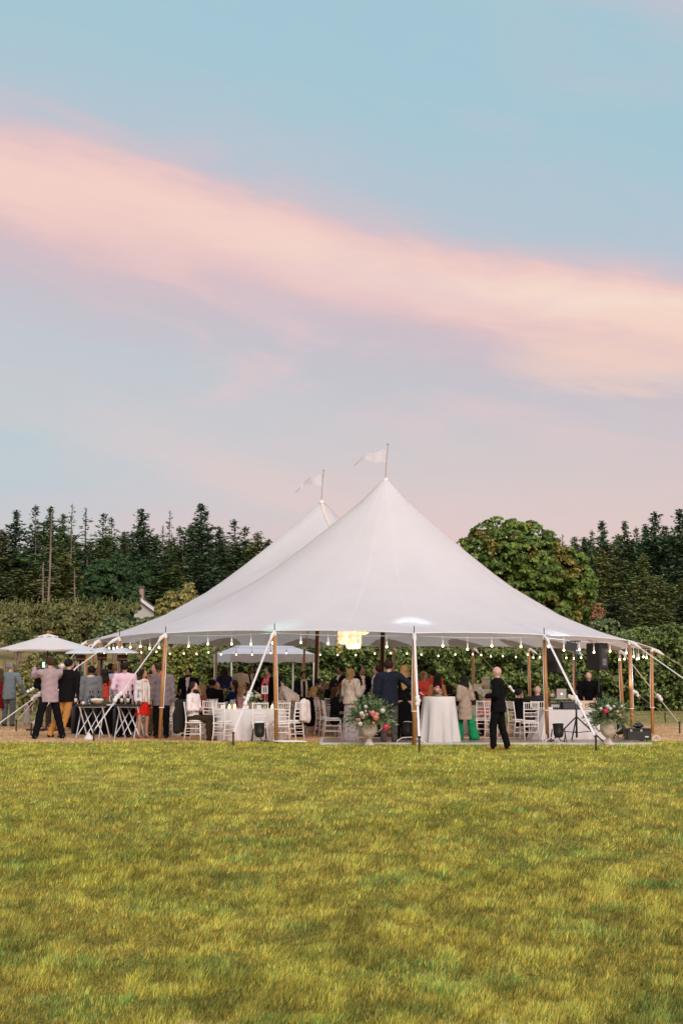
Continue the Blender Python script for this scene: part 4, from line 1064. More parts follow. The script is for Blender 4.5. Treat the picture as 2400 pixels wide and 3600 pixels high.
def person(px, hy, label, fy=None, Y=None, rot=180, sit=False, f=0, look=0, nod=0, lean=(0, 0), arms=('down', 'down'), legs='stand', top='jacket',
           tc_=(30, 30, 34), bot='trousers', bc=(25, 25, 28), hair='short', hc='dbrown', skin='fair', shoes=(12, 10, 10), shirt=None, tie=None,
           scarf=None, glasses=False, beard=False, hem=None, pl=None, vs=None, dy=0.0, legs_c=None, H=None, group=None, zoff=0.0, grey=None, seat=0.0):
    """px: photo x of the body, hy: photo y of the head top, fy: photo y of the feet (or Y distance)"""
    global NPEOPLE; NPEOPLE += 1
    Yd = G(px, fy).y if Y is None else Y
    top_ = W(px, hy, Yd); S = 1.75; dz = -.44 if sit else 0.0
    S = top_.z / (1.75 + dz) if H is None else H / 1.75
    if H is not None: pass
    near = Yd < 38.5; vs = vs or (0.019 if near else 0.024)
    r = thing('person', label, 'person', (top_.x, Yd, zoff), R(rot), group)
    # skeleton in unit space (1.75 tall, faces -y)
    zp = 0.93 + dz; Pv = np.array([0, 0, zp])
    RU = rot3(0, R(lean[0]), R(lean[1]))
    U = lambda x, y, z: Pv + RU @ np.array([x, y, z - 0.93])
    sh = .176 if f else .208; hipw = .10 if f else .092
    A = {}
    for sd, key in ((1, arms[0]), (-1, arms[1])):
        d1, d2 = ARM[key] if isinstance(key, str) else key
        d1 = V3(sd, unit(np.array(d1, float))); d2 = V3(sd, unit(np.array(d2, float)))
        s0 = U(sd * sh, 0, 1.415); e = s0 + RU @ d1 * .285; w_ = e + RU @ d2 * .25
        A[sd] = (s0, e, w_, RU @ d2)
    Lg = {}
    for sd in (1, -1):
        h = np.array([sd * hipw, 0, zp - .02])
        if sit: kn = np.array([sd * .11, -.43, zp + .0]); an = np.array([sd * .12, -.42 + (.06 if sd > 0 else -.04), .085])
        elif legs == 'wide': kn = np.array([sd * .20, -.02, .49]); an = np.array([sd * .30, .03, .085])
        elif legs == 'walk': kn = np.array([sd * .09, -.14 * sd, .50]); an = np.array([sd * .09, -.22 * sd + .04, .085 if sd > 0 else .11])
        elif legs == 'step': kn = np.array([sd * .09, -.07 * sd - .02, .50]); an = np.array([sd * .09, -.13 * sd + .04, .085])
        elif legs == 'slide': kn = np.array([sd * .10 + .10, -.02, .49]); an = np.array([sd * .13 + .24, .02, .085])
        else: kn = np.array([sd * .105, -.015, .50]); an = np.array([sd * .115, .03, .085])
        Lg[sd] = (h, kn, an)
    HC = U(0, -.012, 1.628); yawh = R(look); RH = RU @ rot3(yawh, R(nod))
    allp = np.array([U(0, 0, 1.78), HC] + [q for a_ in A.values() for q in a_[:3]] + [q for l_ in Lg.values() for q in l_])
    lo = allp.min(0) - .27; hi = allp.max(0) + .27; lo[2] = -.03
    Y_ = RU @ np.array([0, 1.0, 0])
    def grid(): return Field(lo, hi, vs)
    sd_ = NPEOPLE * 1.7
    def emit(fd, name, m, extra=None):
        x_, y_, z_ = fd.ax[0][:, None, None], fd.ax[1][None, :, None], fd.ax[2][None, None, :]
        fd.F += (.0055 * np.sin(x_ * 33 + z_ * 21 + sd_) * np.sin(y_ * 29 - z_ * 26 + sd_ * 2) + .004 * np.sin(z_ * 44 + x_ * 18 + 3 * np.sin(y_ * 11 + sd_))).astype(np.float32)
        V, Q = fd.mesh()
        if len(V) == 0: return None
        return np_mesh(name, V * S, Q, m, r, smooth=True)
    longdress = bot in ('long', 'dress_long')
    # ---- body (skin): one continuous surface
    g = grid()
    g.add(U(0, 0, 1.0), U(0, 0, 1.34), .105, .125, .05, (Y_, .7)); g.add(U(-sh * .8, 0, 1.40), U(sh * .8, 0, 1.40), .052, .052, .05)
    g.add(np.array([-.05, 0, zp]), np.array([.05, 0, zp]), .11, .11, .05)
    g.add(U(0, .005, 1.38), U(0, -.008, 1.58), .056, .052, .03)
    for sd in (1, -1):
        s0, e, w_, d = A[sd]; g.add(s0, e, .045, .037, .02); g.add(e, w_, .037, .026, .01); g.add(w_, w_ + d * .075, .026, .030, .015, (RU @ np.array([1.0, 0, 0]), .62))
        h, kn, an = Lg[sd]; g.add(h, kn, .078, .052, .03); g.add(kn, an, .052, .036, .015); g.add(an, an + np.array([0, -.13, -.045]), .036, .030, .02)
    V, Q = g.mesh(); V = list(map(tuple, V)); Fs = [tuple(q) for q in Q]; mi = [0] * len(Fs)
    mb = MB(); mb.v = V; mb.f = Fs; mb.mi = mi
    for sd in (1, -1):                     # five fingers per hand, curled, thumb from the side of the palm
        s0, e, w_, d = A[sd]; palm = w_ + d * .07; side = unit(np.cross(d, RU @ np.array([sd * 1.0, .15, 0]))); side = side if np.linalg.norm(side) > .1 else np.array([0, 1, 0])
        curl = unit(np.cross(side, d)) * (-sd)
        for k in range(4):
            b0 = palm + side * (k - 1.5) * .019 + d * .012; l_ = (.062, .074, .070, .055)[k]
            mb.tube([b0, b0 + d * l_ * .5 + curl * .006, b0 + d * l_ * .88 + curl * .022], [.0095, .0088, .007], 5)
        b0 = w_ + d * .030 - side * .022
        mb.tube([b0, b0 + d * .035 - side * .026, b0 + d * .065 - side * .030 + curl * .01], [.012, .010, .008], 5)
    hv, hf, hm = HT[f]; hv2 = (hv @ RH.T) + HC; k0 = len(mb.v)
    mb.v += [tuple(v) for v in hv2]; mb.f += [tuple(i + k0 for i in q) for q in hf]; mb.mi += list(hm)
    mb.v = [(v[0] * S, v[1] * S, v[2] * S) for v in mb.v]
    mb.build('body', [skin_mat(skin), M_EYEW, M_EYED, M_BROW, M_LIP], r, smooth=True)
    # ---- lower clothing
    bm_ = cmat('cloth', bc)
    if bot == 'trousers':
        g = grid(); g.add(np.array([-.05, 0, zp + .03]), np.array([.05, 0, zp + .03]), .122, .122, .03, (np.array([0, 1.0, 0]), .85))
        for sd in (1, -1):
            h, kn, an = Lg[sd]; g.add(h, kn, .104, .080, .02); g.add(kn, an + np.array([0, 0, -.01]), .080, .068, .02)
        emit(g, 'trousers', bm_)
    elif bot == 'wide_trousers':
        g = grid(); g.add(np.array([-.045, 0, zp + .03]), np.array([.045, 0, zp + .03]), .135, .135, .05)
        for sd in (1, -1):
            h, kn, an = Lg[sd]; g.add(h, kn, .095, .100, .03); g.add(kn, an + np.array([0, 0, 0]), .100, .140, .02)
        g.cut(lambda X, Y, Z: .05 - Z + 0 * X * Y); emit(g, 'trousers', bm_)
    elif bot in ('skirt', 'long', 'dress', 'dress_long'):
        zh = hem if hem is not None else (.10 if longdress else .55)
        g = grid()
        if sit:
            g.add(np.array([-.06, 0, zp]), np.array([.06, 0, zp]), .14, .14, .05)
            for sd in (1, -1):
                h, kn, an = Lg[sd]; g.add(h, kn, .12, .11, .06)
                if longdress: g.add(kn, an + [0, 0, .05], .11, .13, .06)
        else:
            g.add(U(0, 0, 1.05), np.array([0, 0, .80]), .118, .160, .04, (np.array([0, 1.0, 0]), .80))
            g.add(np.array([0, 0, .80]), np.array([(Lg[1][2][0] + Lg[-1][2][0]) / 2, (Lg[1][2][1] + Lg[-1][2][1]) / 2, zh - .05]), .160, .20 if not longdress else .235, .04, (np.array([0, 1.0, 0]), .85))
            g.cut(lambda X, Y, Z: zh - Z + .012 * np.sin(np.arctan2(Y, X) * 9))
            if longdress or bot == 'skirt':
                g.F += (0.010 * np.sin(np.arctan2(g.ax[1][None, :, None] - 0, g.ax[0][:, None, None]) * 11) * (g.ax[2][None, None, :] < .85)).astype(np.float32)
        emit(g, 'skirt' if bot in ('skirt', 'long') else 'dress_skirt', bm_)
    # ---- upper clothing
    def upper(infl, zhem, sleeve=True, fl=0.70, waist=.132 if f else .166, hipr=.168 if f else .182, sl=1.0, flare=0.0):
        g = grid(); sw = .066 if f else .080
        g.add(U(-sh * .86, .0, 1.405), U(sh * .86, .0, 1.405), sw + infl, sw + infl, .04)
        g.add(U(0, 0, 1.33), U(0, 0, 1.12), (.154 if f else .186) + infl, waist + infl, .05, (Y_, fl))
        g.add(U(0, 0, 1.12), U(0, 0, .92), waist + infl, hipr + infl, .04, (Y_, fl + .08))
        if not sit: g.add(U(0, 0, .95), U(0, 0, zhem - .04), hipr + infl, hipr + .016 + infl + flare, .03, (Y_, fl + .12))
        if f:
            for sd in (1, -1): g.add(U(sd * .065, -.06, 1.28), U(sd * .065, -.07, 1.27), .062 + infl, .062 + infl, .04)
        if sleeve:
            for sd in (1, -1):
                s0, e, w_, d = A[sd]; g.add(s0, e, (.064 if f else .074) + infl, (.054 if f else .062) + infl, .02)
                if sl > .5: g.add(e, e + (w_ - e) * (sl if sl < 1 else .96), (.054 if f else .062) + infl, (.043 if f else .049) + infl, .012)
        if not sit: g.cut(lambda X, Y, Z: (zhem - Z + 0 * X * Y))
        g.add(U(0, -.005, 1.47), U(0, -.01, 1.60), .050, .05, .02, None, True)
        return g
    if top == 'jacket': emit(upper(.006, hem or .80), 'jacket', cmat('wool', tc_, bump=.4, bscale=30))
    elif top == 'coat': emit(upper(.018, hem or .62, flare=.035), 'coat', cmat('wool', tc_, bump=.4, bscale=30))
    elif top == 'fur': emit(upper(.035, .90), 'fur_jacket', cmat('fur', tc_, bump=1.0, bscale=14, var=.5, scale=14, stretch=(2.2, 2.2, .5)))
    elif top == 'shirt': emit(upper(-.004, .90), 'shirt', cmat('cotton', tc_, bump=.45, bscale=12, var=.06))
    elif top == 'blouse': emit(upper(-.002, .92, sl=.75), 'blouse', cmat('cotton', tc_, bump=.4, bscale=14, var=.08))
    elif top == 'sleeveless': emit(upper(-.006, .95, sleeve=False), 'top', cmat('cotton', tc_, bump=.3, bscale=14, var=.08))
    elif top == 'shawl':
        g = upper(.0, .92); 
        for sd in (1, -1): g.add(U(sd * .16, 0, 1.42), U(sd * .20, -.02, 1.12), .085, .10, .06, (Y_, .85))
        g.add(U(0, 0, 1.36), U(0, .0, 1.06), .19, .20, .06, (Y_, .7)); emit(g, 'shawl', cmat('knit', tc_, bump=.5, bscale=18, var=.1))
    if grey: pass
    # ---- shoes
    if bot != 'long' or not longdress:
        if not sit or True:
            for sd in (1, -1):
                an = Lg[sd][2]; g = Field(an - .2, an + .2, .014)
                g.add(an + [0, .035, -.04], an + [0, -.15, -.052], .040, .036, .02); g.cut(lambda X, Y, Z: (.002 - Z + 0 * X * Y))
                V, Q = g.mesh()
                if len(V): np_mesh('shoe', V * S, Q, mat('shoe_%d_%d_%d' % shoes, tuple(s2l(v) for v in shoes), .35, .15, 8, spec=.5), r, smooth=True)
    # ---- shirt front, tie, collar
    if shirt:
        g = upper(.010, 1.0, sleeve=False)
        a0 = U(0, 0, 1.46); ex = RU @ np.array([1.0, 0, 0]); ez = RU @ np.array([0, 0, 1.0]); ey = RU @ np.array([0, -1.0, 0])
        def vcut(X, Y, Z):
            lx = (X - a0[0]) * ex[0] + (Y - a0[1]) * ex[1] + (Z - a0[2]) * ex[2]; lz = (X - a0[0]) * ez[0] + (Y - a0[1]) * ez[1] + (Z - a0[2]) * ez[2]
            ly = (X - a0[0]) * ey[0] + (Y - a0[1]) * ey[1] + (Z - a0[2]) * ey[2]
            return np.maximum(np.abs(lx) - (.068 + lz * .14), np.maximum(-ly + .02, -lz - .42))
        g.cut(vcut); emit(g, 'shirt_front', cmat('cotton', shirt, var=.05))
        if tie: MB().tube([tuple((U(0, -.115, 1.45)) * S), tuple(U(0, -.150, 1.30) * S), tuple(U(0, -.145, 1.12) * S)], [.014, .022, .028], 6, (Vector(RU @ np.array([0, -1.0, 0])), .4)).build('tie', cmat('silk', tie), r)
    if top in ('jacket', 'coat', 'shirt') and (shirt or rot % 360 > 90):
        cc_ = shirt or ((225, 222, 222) if top != 'shirt' else tc_)
        MB().tube([tuple(U(.062 * math.sin(a), .010 - .058 * math.cos(a) * .9, 1.468 + .012 * math.cos(a)) * S) for a in np.linspace(0, 6.283, 15)], .017, 6).build('collar', cmat('cotton', cc_, var=.05), r, smooth=True)
    if scarf:
        sm = cmat('knit', scarf, bump=.6, bscale=25, var=.12); mb = MB()
        mb.tube([tuple(U(.088 * math.sin(a), .0 - .080 * math.cos(a), 1.462 + .015 * math.cos(2 * a)) * S) for a in np.linspace(0, 6.283, 17)], .040, 8)
        if True:
            for sd, le in ((1, .98), (-1, 1.04)): mb.tube([tuple(U(sd * .07, -.09, 1.45) * S), tuple(U(sd * .075, -.165, 1.30) * S), tuple(U(sd * .07, -.175, 1.12) * S), tuple(U(sd * .08, -.18, le - .12) * S)], [.034, .036, .038, .042], 6, (Vector(Y_), .45))
        mb.build('scarf', sm, r, smooth=True)
    # ---- hair
    if hair != 'bald':
        hm_ = hair_mat(hc); q = lambda x, y, z: RH @ np.array([x, y, z]) + HC
        hl = np.array([HC - .20, HC + .20]); long_ = hair in ('long', 'vlong', 'wavy')
        if long_: hl[0] -= (np.array([.05, .05, .42 if hair != 'vlong' else .56]))
        g = Field(hl[0], hl[1], .013 if near else .016)
        g.add(q(0, .014, .026), q(0, .024, .030), .096, .100, .02)
        if hair in ('balding', 'ring'):
            n_ = RH @ np.array([0, -.25, 1.0]); g.cut(lambda X, Y, Z: ((X - HC[0]) * n_[0] + (Y - HC[1]) * n_[1] + (Z - HC[2]) * n_[2]) - (.098 if hair == 'balding' else .045))
        # face opening
        g.add(q(0, -.150, -.030), q(0, -.150, -.12), .088, .10, .01, None, True)
        n2 = RH @ np.array([0, -.62, -.78])
        if not long_ and hair != 'bob':
            g.cut(lambda X, Y, Z: ((X - HC[0]) * n2[0] + (Y - HC[1]) * n2[1] + (Z - HC[2]) * n2[2]) - .040)
        if long_:
            dn = np.array([0, 0, -1.0]); L_ = {'long': .32, 'vlong': .46, 'wavy': .27}[hair]
            for sx in (-1, 0, 1):
                a0 = q(sx * .058, .035, -.02); a1 = a0 + dn * L_ * (.9 if sx else 1) + RH @ np.array([sx * .015, .045 if lean[0] < 15 else .0, 0])
                g.add(a0, (a0 + a1) / 2, .052, .062, .03); g.add((a0 + a1) / 2, a1, .060, .035, .03)
            if hair == 'wavy': g.F += (.008 * np.sin(g.ax[2][None, None, :] * 90 + g.ax[0][:, None, None] * 40)).astype(np.float32)
        if hair == 'bob':
            for sx in (-1, 1): g.add(q(sx * .062, .02, 0), q(sx * .066, .012, -.085), .045, .038, .03)
            g.add(q(0, .06, 0), q(0, .065, -.08), .06, .05, .03)
        if hair in ('bun', 'updo'): g.add(q(0, .095, .055), q(0, .10, .06), .048, .045, .015)
        if hair == 'pony':
            g2 = q(0, .11, .03); g.add(g2, g2 + np.array([0, 0, -.13]) + RH @ np.array([0, .02, 0]), .03, .02, .02)
        g.F += (.0035 * np.sin(g.ax[0][:, None, None] * 120 + g.ax[1][None, :, None] * 90 + sd_) * np.sin(g.ax[2][None, None, :] * 80 + sd_)).astype(np.float32)
        V, Q = g.mesh()
        if len(V): np_mesh('hair', V * S, Q, hm_, r, smooth=True)
    if beard:
        g = Field(HC - .16, HC + .16, .012); q = lambda x, y, z: RH @ np.array([x, y, z]) + HC
        g.add(q(-.03, -.05, -.085), q(.03, -.05, -.085), .045, .045, .02); g.add(q(0, -.075, -.09), q(0, -.08, -.1), .03, .03, .02); g.add(q(0, -.11, -.03), q(0, -.11, -.05), .025, .02, .01, None, True)
        V, Q = g.mesh(); np_mesh('beard', V * S, Q, hair_mat(hc), r, smooth=True)
    if glasses:
        q = lambda x, y, z: tuple((RH @ np.array([x, y, z]) + HC) * S); mb = MB()
        for sx in (-1, 1):
            mb.tube([q(sx * .032 + .022 * math.cos(a), -.100, .006 + .018 * math.sin(a)) for a in np.linspace(0, 6.283, 11)], .003, 4)
            mb.tube([q(sx * .055, -.098, .01), q(sx * .078, .0, .012)], .003, 4)
        mb.build('glasses', M_BLACK, r)
    r['_S'] = S
    return r, (lambda p: Vector(Matrix.Rotation(R(rot), 3, 'Z') @ Vector(p * S)) + r.location), A
# ------------------------------------------------------------------ the guests
BLK = (20, 19, 22); TRB = (16, 16, 20)
person(2, 2350, 'woman in a dark red dress cut by the left edge of the picture', fy=2553, rot=215, f=1, look=-30, top='blouse', tc_=(110, 22, 26), bot='dress', bc=(96, 16, 22), hair='long', hc='brown', skin='fair', shoes=(190, 150, 120), arms=('bent', 'bent'))
person(36, 2331, 'grey haired man in a slate grey suit seen from behind at the far left', fy=2553, rot=172, look=-42, nod=8, lean=(4, 0), top='jacket', tc_=(112, 122, 126), bot='trousers', bc=(92, 96, 96), hair='short', hc='grey', arms=('down', 'out'), hem=.74)
person(97, 2459, 'little girl with black hair in a pale grey dress bending forward', fy=2551, rot=25, f=1, lean=(26, 14), top='blouse', tc_=(205, 188, 188), bot='long', bc=(186, 178, 176), hem=.16, hair='long', hc='black', skin='tan', arms=('reach', 'down'))
a_, P_, A_ = person(178, 2310, 'man in a taupe blazer and black trousers photographing with a raised phone', fy=2597, rot=208, look=14, legs='wide', top='jacket', tc_=(168, 146, 148), bot='trousers', bc=(18, 17, 22), hair='short', hc='brown', skin='fair', arms=('up', 'up'), hem=.78)
ph = P_((A_[1][2] + A_[-1][2]) / 2 + np.array([0, -.06, .10]))
ph_ = thing('phone', 'phone with glowing screen held up by the man in the taupe blazer', 'phone', ph, R(208))
MB().box((0, 0, 0), (.078, .012, .155)).build('phone_body', M_BLACK, ph_); MB().box((0, .0085, 0), (.068, .004, .138)).build('screen', mat('phone_screen', (.4, .75, .7), .2, .05, emit=(.45, .85, .8), estr=1.1), ph_)
person(236, 2316, 'man in a black jacket and khaki trousers turned towards the bar', fy=2594, rot=165, look=-50, lean=(3, -4), legs='slide', top='jacket', tc_=(22, 20, 22), bot='trousers', bc=(196, 142, 78), hair='short', hc='black', skin='fair', arms=('out', 'down'), hem=.80)
person(163, 2336, 'man in dark trousers and white shirt standing beyond the man with the phone', fy=2556, rot=20, top='jacket', tc_=(24, 22, 28), bc=(72, 66, 60), shirt=(215, 215, 225), hair='short', hc='black', skin='tan', arms=('out', 'bent'), shoes=(80, 45, 20))
person(219, 2329, 'pale bald guest half hidden behind the black jacket', Y=45.5, rot=190, top='jacket', tc_=(26, 26, 30), hair='ring', hc='white', skin='pink')
person(262, 2338, 'woman in black with a red bag beside the leftmost patio heater', Y=41.5, rot=150, f=1, top='coat', tc_=(18, 16, 18), bot='long', bc=(16, 15, 18), hair='long', hc='black', skin='fair', arms=('bent', 'bent'))
person(322, 2340, 'man in a grey tweed jacket with a cream scarf behind the bar table', Y=38.8, rot=180, look=20, top='jacket', tc_=(118, 120, 122), bc=(30, 30, 34), hair='short', hc='black', skin='brown', scarf=(212, 196, 176), hem=.74)
person(343, 2349, 'dark bearded man facing out between tweed jacket and coral top', Y=43.0, rot=10, top='jacket', tc_=(34, 30, 34), hair='short', hc='black', skin='tan', beard=True, shirt=(190, 190, 195))
person(369, 2353, 'woman with long dark hair in a coral top and olive skirt', Y=39.8, rot=195, f=1, top='sleeveless', tc_=(226, 84, 62), bot='skirt', bc=(112, 108, 78), hem=.45, hair='long', hc='dbrown', skin='tan', arms=('bent', 'down'))
person(391, 2332, 'dark haired man in the group behind the pink shirt', Y=45.5, rot=150, top='jacket', tc_=(60, 56, 66), hair='short', hc='black', skin='brown')
person(409, 2333, 'grey blond man in a light blue shirt left of the pink shirt', Y=41.0, rot=170, top='shirt', tc_=(196, 204, 226), bc=(190, 188, 190), hair='short', hc='dblond', skin='pink', arms=('down', 'bent'))
person(440, 2327, 'balding man in a pink shirt and black trousers with his back turned', fy=2593, rot=184, look=-10, top='shirt', tc_=(228, 194, 208), bc=(14, 13, 16), hair='balding', hc='black', skin='tan', arms=('bent', 'bent'), hem=.9)
person(466, 2345, 'man in a black suit leaning in right behind the pink shirt', Y=40.6, rot=245, look=20, lean=(10, 0), top='jacket', tc_=(18, 17, 20), hair='balding', hc='brown', skin='pink', arms=('out', 'bent'))
person(506, 2353, 'long haired woman in a white cardigan, fringed scarf and red skirt', fy=2596, rot=35, f=1, look=10, nod=10, top='blouse', tc_=(214, 206, 208), bot='skirt', bc=(196, 34, 26), hem=.60, hair='vlong', hc='dbrown', skin='tan', arms=('down', 'down'), scarf=(226, 206, 190), shoes=(150, 90, 70))
person(545, 2334, 'man in tan trousers facing out behind the grey suit', fy=2588, rot=-25, top='jacket', tc_=(150, 120, 90), bc=(134, 108, 76), hair='short', hc='brown', skin='pink', scarf=(236, 92, 86))
person(571, 2331, 'man in a grey suit jacket with a coral scarf behind the left wooden pole', fy=2596, rot=182, look=10, top='jacket', tc_=(120, 110, 112), bc=(13, 12, 15), hair='short', hc='brown', skin='fair', scarf=(238, 88, 84), hem=.76, arms=('down', 'down'))
person(664, 2348, 'bearded man in a black suit and open white shirt standing behind the tables', Y=40.0, rot=-12, nod=14, top='jacket', tc_=(18, 17, 20), hair='short', hc='black', skin='fair', beard=True, shirt=(222, 212, 210), arms=('down', 'bent'))
person(640, 2400, 'seated guest with curly dark blond hair beside the bearded man', Y=40.8, rot=120, sit=True, f=1, top='coat', tc_=(34, 28, 26), hair='wavy', hc='dblond', skin='fair')
person(680, 2397, 'bearded man in a white shirt seated sideways at the front round table', Y=35.7, rot=72, look=-12, sit=True, top='shirt', tc_=(232, 220, 218), bot='trousers', bc=(58, 46, 32), hair='short', hc='dbrown', skin='fair', arms=('cross', 'cross'), beard=True, shoes=(90, 50, 25))
person(711, 2405, 'woman with long blond hair in profile beyond the man in the white shirt', Y=38.0, rot=-75, sit=True, f=1, top='blouse', tc_=(122, 62, 58), hair='vlong', hc='dblond', skin='fair', arms=('bent', 'glass'))
person(737, 2382, 'bald dark skinned man in a black suit seated with his back turned', Y=39.6, rot=190, look=-20, sit=True, lean=(6, -6), top='jacket', tc_=(20, 18, 22), hair='ring', hc='black', skin='brown', arms=('table', 'table'))
person(761, 2399, 'woman with short blond bob in a raspberry top', Y=42.6, rot=20, nod=16, sit=True, f=1, top='blouse', tc_=(176, 52, 72), hair='bob', hc='blond', skin='fair')
person(789, 2342, 'woman in a royal blue dress with long black hair under the white canopy', Y=47.0, rot=185, f=1, top='blouse', tc_=(20, 40, 100), bot='long', bc=(18, 36, 92), hair='vlong', hc='black', skin='brown', H=1.84)
person(846, 2341, 'guest with black bun wrapped in an oatmeal shawl seen from behind', Y=47.5, rot=178, f=1, top='shawl', tc_=(176, 164, 146), bot='long', bc=(52, 44, 40), hair='bun', hc='black', skin='brown')
person(886, 2341, 'dark skinned man in a black suit looking down right of the shawl', Y=48.0, rot=5, nod=22, top='jacket', tc_=(20, 18, 22), hair='short', hc='black', skin='brown', shirt=(170, 160, 165), arms=('glass', 'glass'))
person(824, 2391, 'woman with dark brown hair in a dark blue top leaning over the flowers', Y=40.4, rot=-60, nod=12, sit=True, f=1, top='blouse', tc_=(24, 34, 76), hair='long', hc='brown', skin='fair', arms=('table', 'table'))
person(866, 2400, 'shadowed woman seated behind the blond profile', Y=42.5, rot=-30, sit=True, f=1, top='blouse', tc_=(50, 36, 32), hair='wavy', hc='brown', skin='tan')
person(849, 2413, 'blond woman in profile at the far side of the front round table', Y=38.2, rot=78, sit=True, f=1, top='blouse', tc_=(190, 130, 130), hair='long', hc='dblond', skin='fair', arms=('table', 'glass'))
person(944, 2346, 'man in a black suit and long coral scarf standing behind the front round table', Y=38.4, rot=-32, look=-12, top='jacket', tc_=(14, 13, 17), bc=(14, 13, 17), hair='short', hc='dbrown', skin='fair', shirt=(235, 232, 232), tie=(25, 25, 60), scarf=(244, 78, 82), arms=('down', 'down'))
person(991, 2377, 'woman in a cream wrap standing behind the front pole', Y=39.2, rot=-100, look=10, f=1, lean=(6, 0), top='shawl', tc_=(222, 200, 192), bot='trousers', bc=(18, 16, 18), hair='updo', hc='brown', skin='pink', H=1.60)
person(1049, 2405, 'guest in black trousers bending over with a striped cream wrap', Y=37.6, rot=-82, look=0, nod=-6, f=1, lean=(52, 0), top='shawl', tc_=(214, 196, 182), bot='wide_trousers', bc=(14, 13, 15), hair='updo', hc='black', skin='tan', H=1.70, arms=('table', 'glass'))
person(1066, 2361, 'server with a cream scarf round the neck looking down', Y=42.6, rot=12, nod=24, top='jacket', tc_=(26, 34, 36), hair='short', hc='black', skin='tan', scarf=(220, 204, 188), arms=('bent', 'table'))
person(1090, 2413, 'blond woman in a blush dress bowed over the table left of the chairs', Y=38.9, rot=128, nod=28, sit=True, f=1, lean=(10, 0), top='blouse', tc_=(214, 166, 150), bot='long', bc=(206, 158, 142), hair='wavy', hc='blond', skin='pink', arms=('table', 'table'))
person(1121, 2383, 'dark skinned man in black seated left of the pink bouquet', Y=43.2, rot=50, sit=True, top='jacket', tc_=(22, 20, 22), hair='balding', hc='black', skin='brown')
person(1143, 2399, 'laughing woman behind the pink bouquet', Y=42.9, rot=-8, nod=-8, sit=True, f=1, top='blouse', tc_=(40, 26, 26), hair='updo', hc='black', skin='tan')
person(1199, 2342, 'waiter in a black suit with white collar bending his head to the left', Y=40.8, rot=-55, nod=20, top='jacket', tc_=(18, 17, 22), hair='short', hc='black', skin='tan', shirt=(226, 220, 220), arms=('bent', 'bent'))
person(1174, 2386, 'guest with dark curly hair and white hat brim behind the black coat', Y=40.6, rot=160, sit=True, f=1, top='coat', tc_=(20, 18, 20), hair='wavy', hc='black', skin='tan')
person(1176, 2424, 'auburn haired woman in a black coat seated on the side chair', Y=37.6, rot=98, nod=10, sit=True, f=1, top='coat', tc_=(18, 17, 19), bot='long', bc=(30, 28, 30), hair='wavy', hc='brown', skin='tan', arms=('table', 'glass'), H=1.72)
person(1233, 2350, 'woman in a silver fur jacket and long grey dress with caramel hair', fy=2607, rot=135, look=-10, f=1, top='fur', tc_=(182, 166, 152), bot='long', bc=(168, 156, 156), hem=.02, hair='vlong', hc='dblond', skin='fair', arms=('glass', 'glass'))
person(1269, 2342, 'man in a tuxedo with bow tie facing out behind the fur jacket', Y=39.3, rot=28, top='jacket', tc_=(13, 12, 15), hair='short', hc='black', skin='tan', shirt=(238, 226, 210), arms=('bent', 'bent'))
person(1284, 2412, 'bearded man in an ivory dinner jacket seated behind the large bouquet', Y=40.0, rot=8, sit=True, top='jacket', tc_=(214, 196, 160), hair='balding', hc='brown', skin='tan', beard=True, shirt=(230, 220, 205), arms=('table', 'table'))
person(1326, 2338, 'man in a charcoal suit in profile left of the dark navy back', Y=37.4, rot=-75, nod=-6, top='jacket', tc_=(70, 74, 78), bc=(40, 40, 44), hair='short', hc='brown', skin='pink', shirt=(220, 222, 230))
person(1366, 2321, 'tall man in a navy jacket and grey trousers with his arm round a woman', fy=2613, rot=178, look=-12, top='jacket', tc_=(34, 37, 50), bc=(84, 76, 76), hair='balding', hc='dbrown', skin='pink', arms=('down', 'around'), hem=.80, lean=(0, 0), shirt=(214, 190, 190))
person(1419, 2337, 'woman in a long black dress with long golden hair hugging the man in navy', fy=2603, rot=176, look=35, f=1, top='blouse', tc_=(16, 14, 16), bot='long', bc=(14, 13, 15), hem=.06, hair='vlong', hc='blond', skin='pink', arms=('hug', 'down'))
person(1488, 2363, 'curly blond woman in a coral blazer behind the tall cocktail table', Y=38.6, rot=55, f=1, top='jacket', tc_=(232, 92, 80), hair='wavy', hc='dblond', skin='fair', arms=('bent', 'bent'), H=1.70)
person(1521, 2352, 'dark haired guest in a coral top partly hidden behind brown hair', Y=40.6, rot=170, top='jacket', tc_=(212, 84, 70), hair='short', hc='dbrown', skin='tan')
person(1535, 2374, 'woman with very long dark hair in a caramel top at the cocktail table', Y=37.3, rot=190, f=1, top='blouse', tc_=(190, 128, 78), bot='long', bc=(160, 90, 50), hair='vlong', hc='dbrown', skin='tan', arms=('bent', 'bent'), H=1.62)
person(1577, 2408, 'guest all in black seated behind the right side of the cocktail table', Y=39.2, rot=170, sit=True, f=1, top='coat', tc_=(15, 14, 16), hair='bob', hc='black', skin='tan')
person(1633, 2374, 'woman in a taupe cardigan and green wide trousers walking left', fy=2606, rot=215, look=-30, f=1, lean=(3, 0), legs='walk', top='coat', tc_=(160, 142, 126), bot='wide_trousers', bc=(28, 128, 82), hair='long', hc='black', skin='brown', arms=('bent', 'bent'), hem=.57, shoes=(150, 90, 60))
person(1668, 2430, 'smiling dark haired woman seated at the right round table', Y=40.6, rot=-40, sit=True, f=1, top='coat', tc_=(72, 66, 56), hair='long', hc='black', skin='tan', arms=('table', 'table'))
person(1716, 2433, 'elderly woman in a pink shawl seated in front of the drinks stand', Y=38.4, rot=-55, sit=True, f=1, top='shawl', tc_=(232, 146, 140), bot='trousers', bc=(26, 24, 28), hair='bob', hc='grey', skin='fair', arms=('lap', 'lap'), glasses=True)
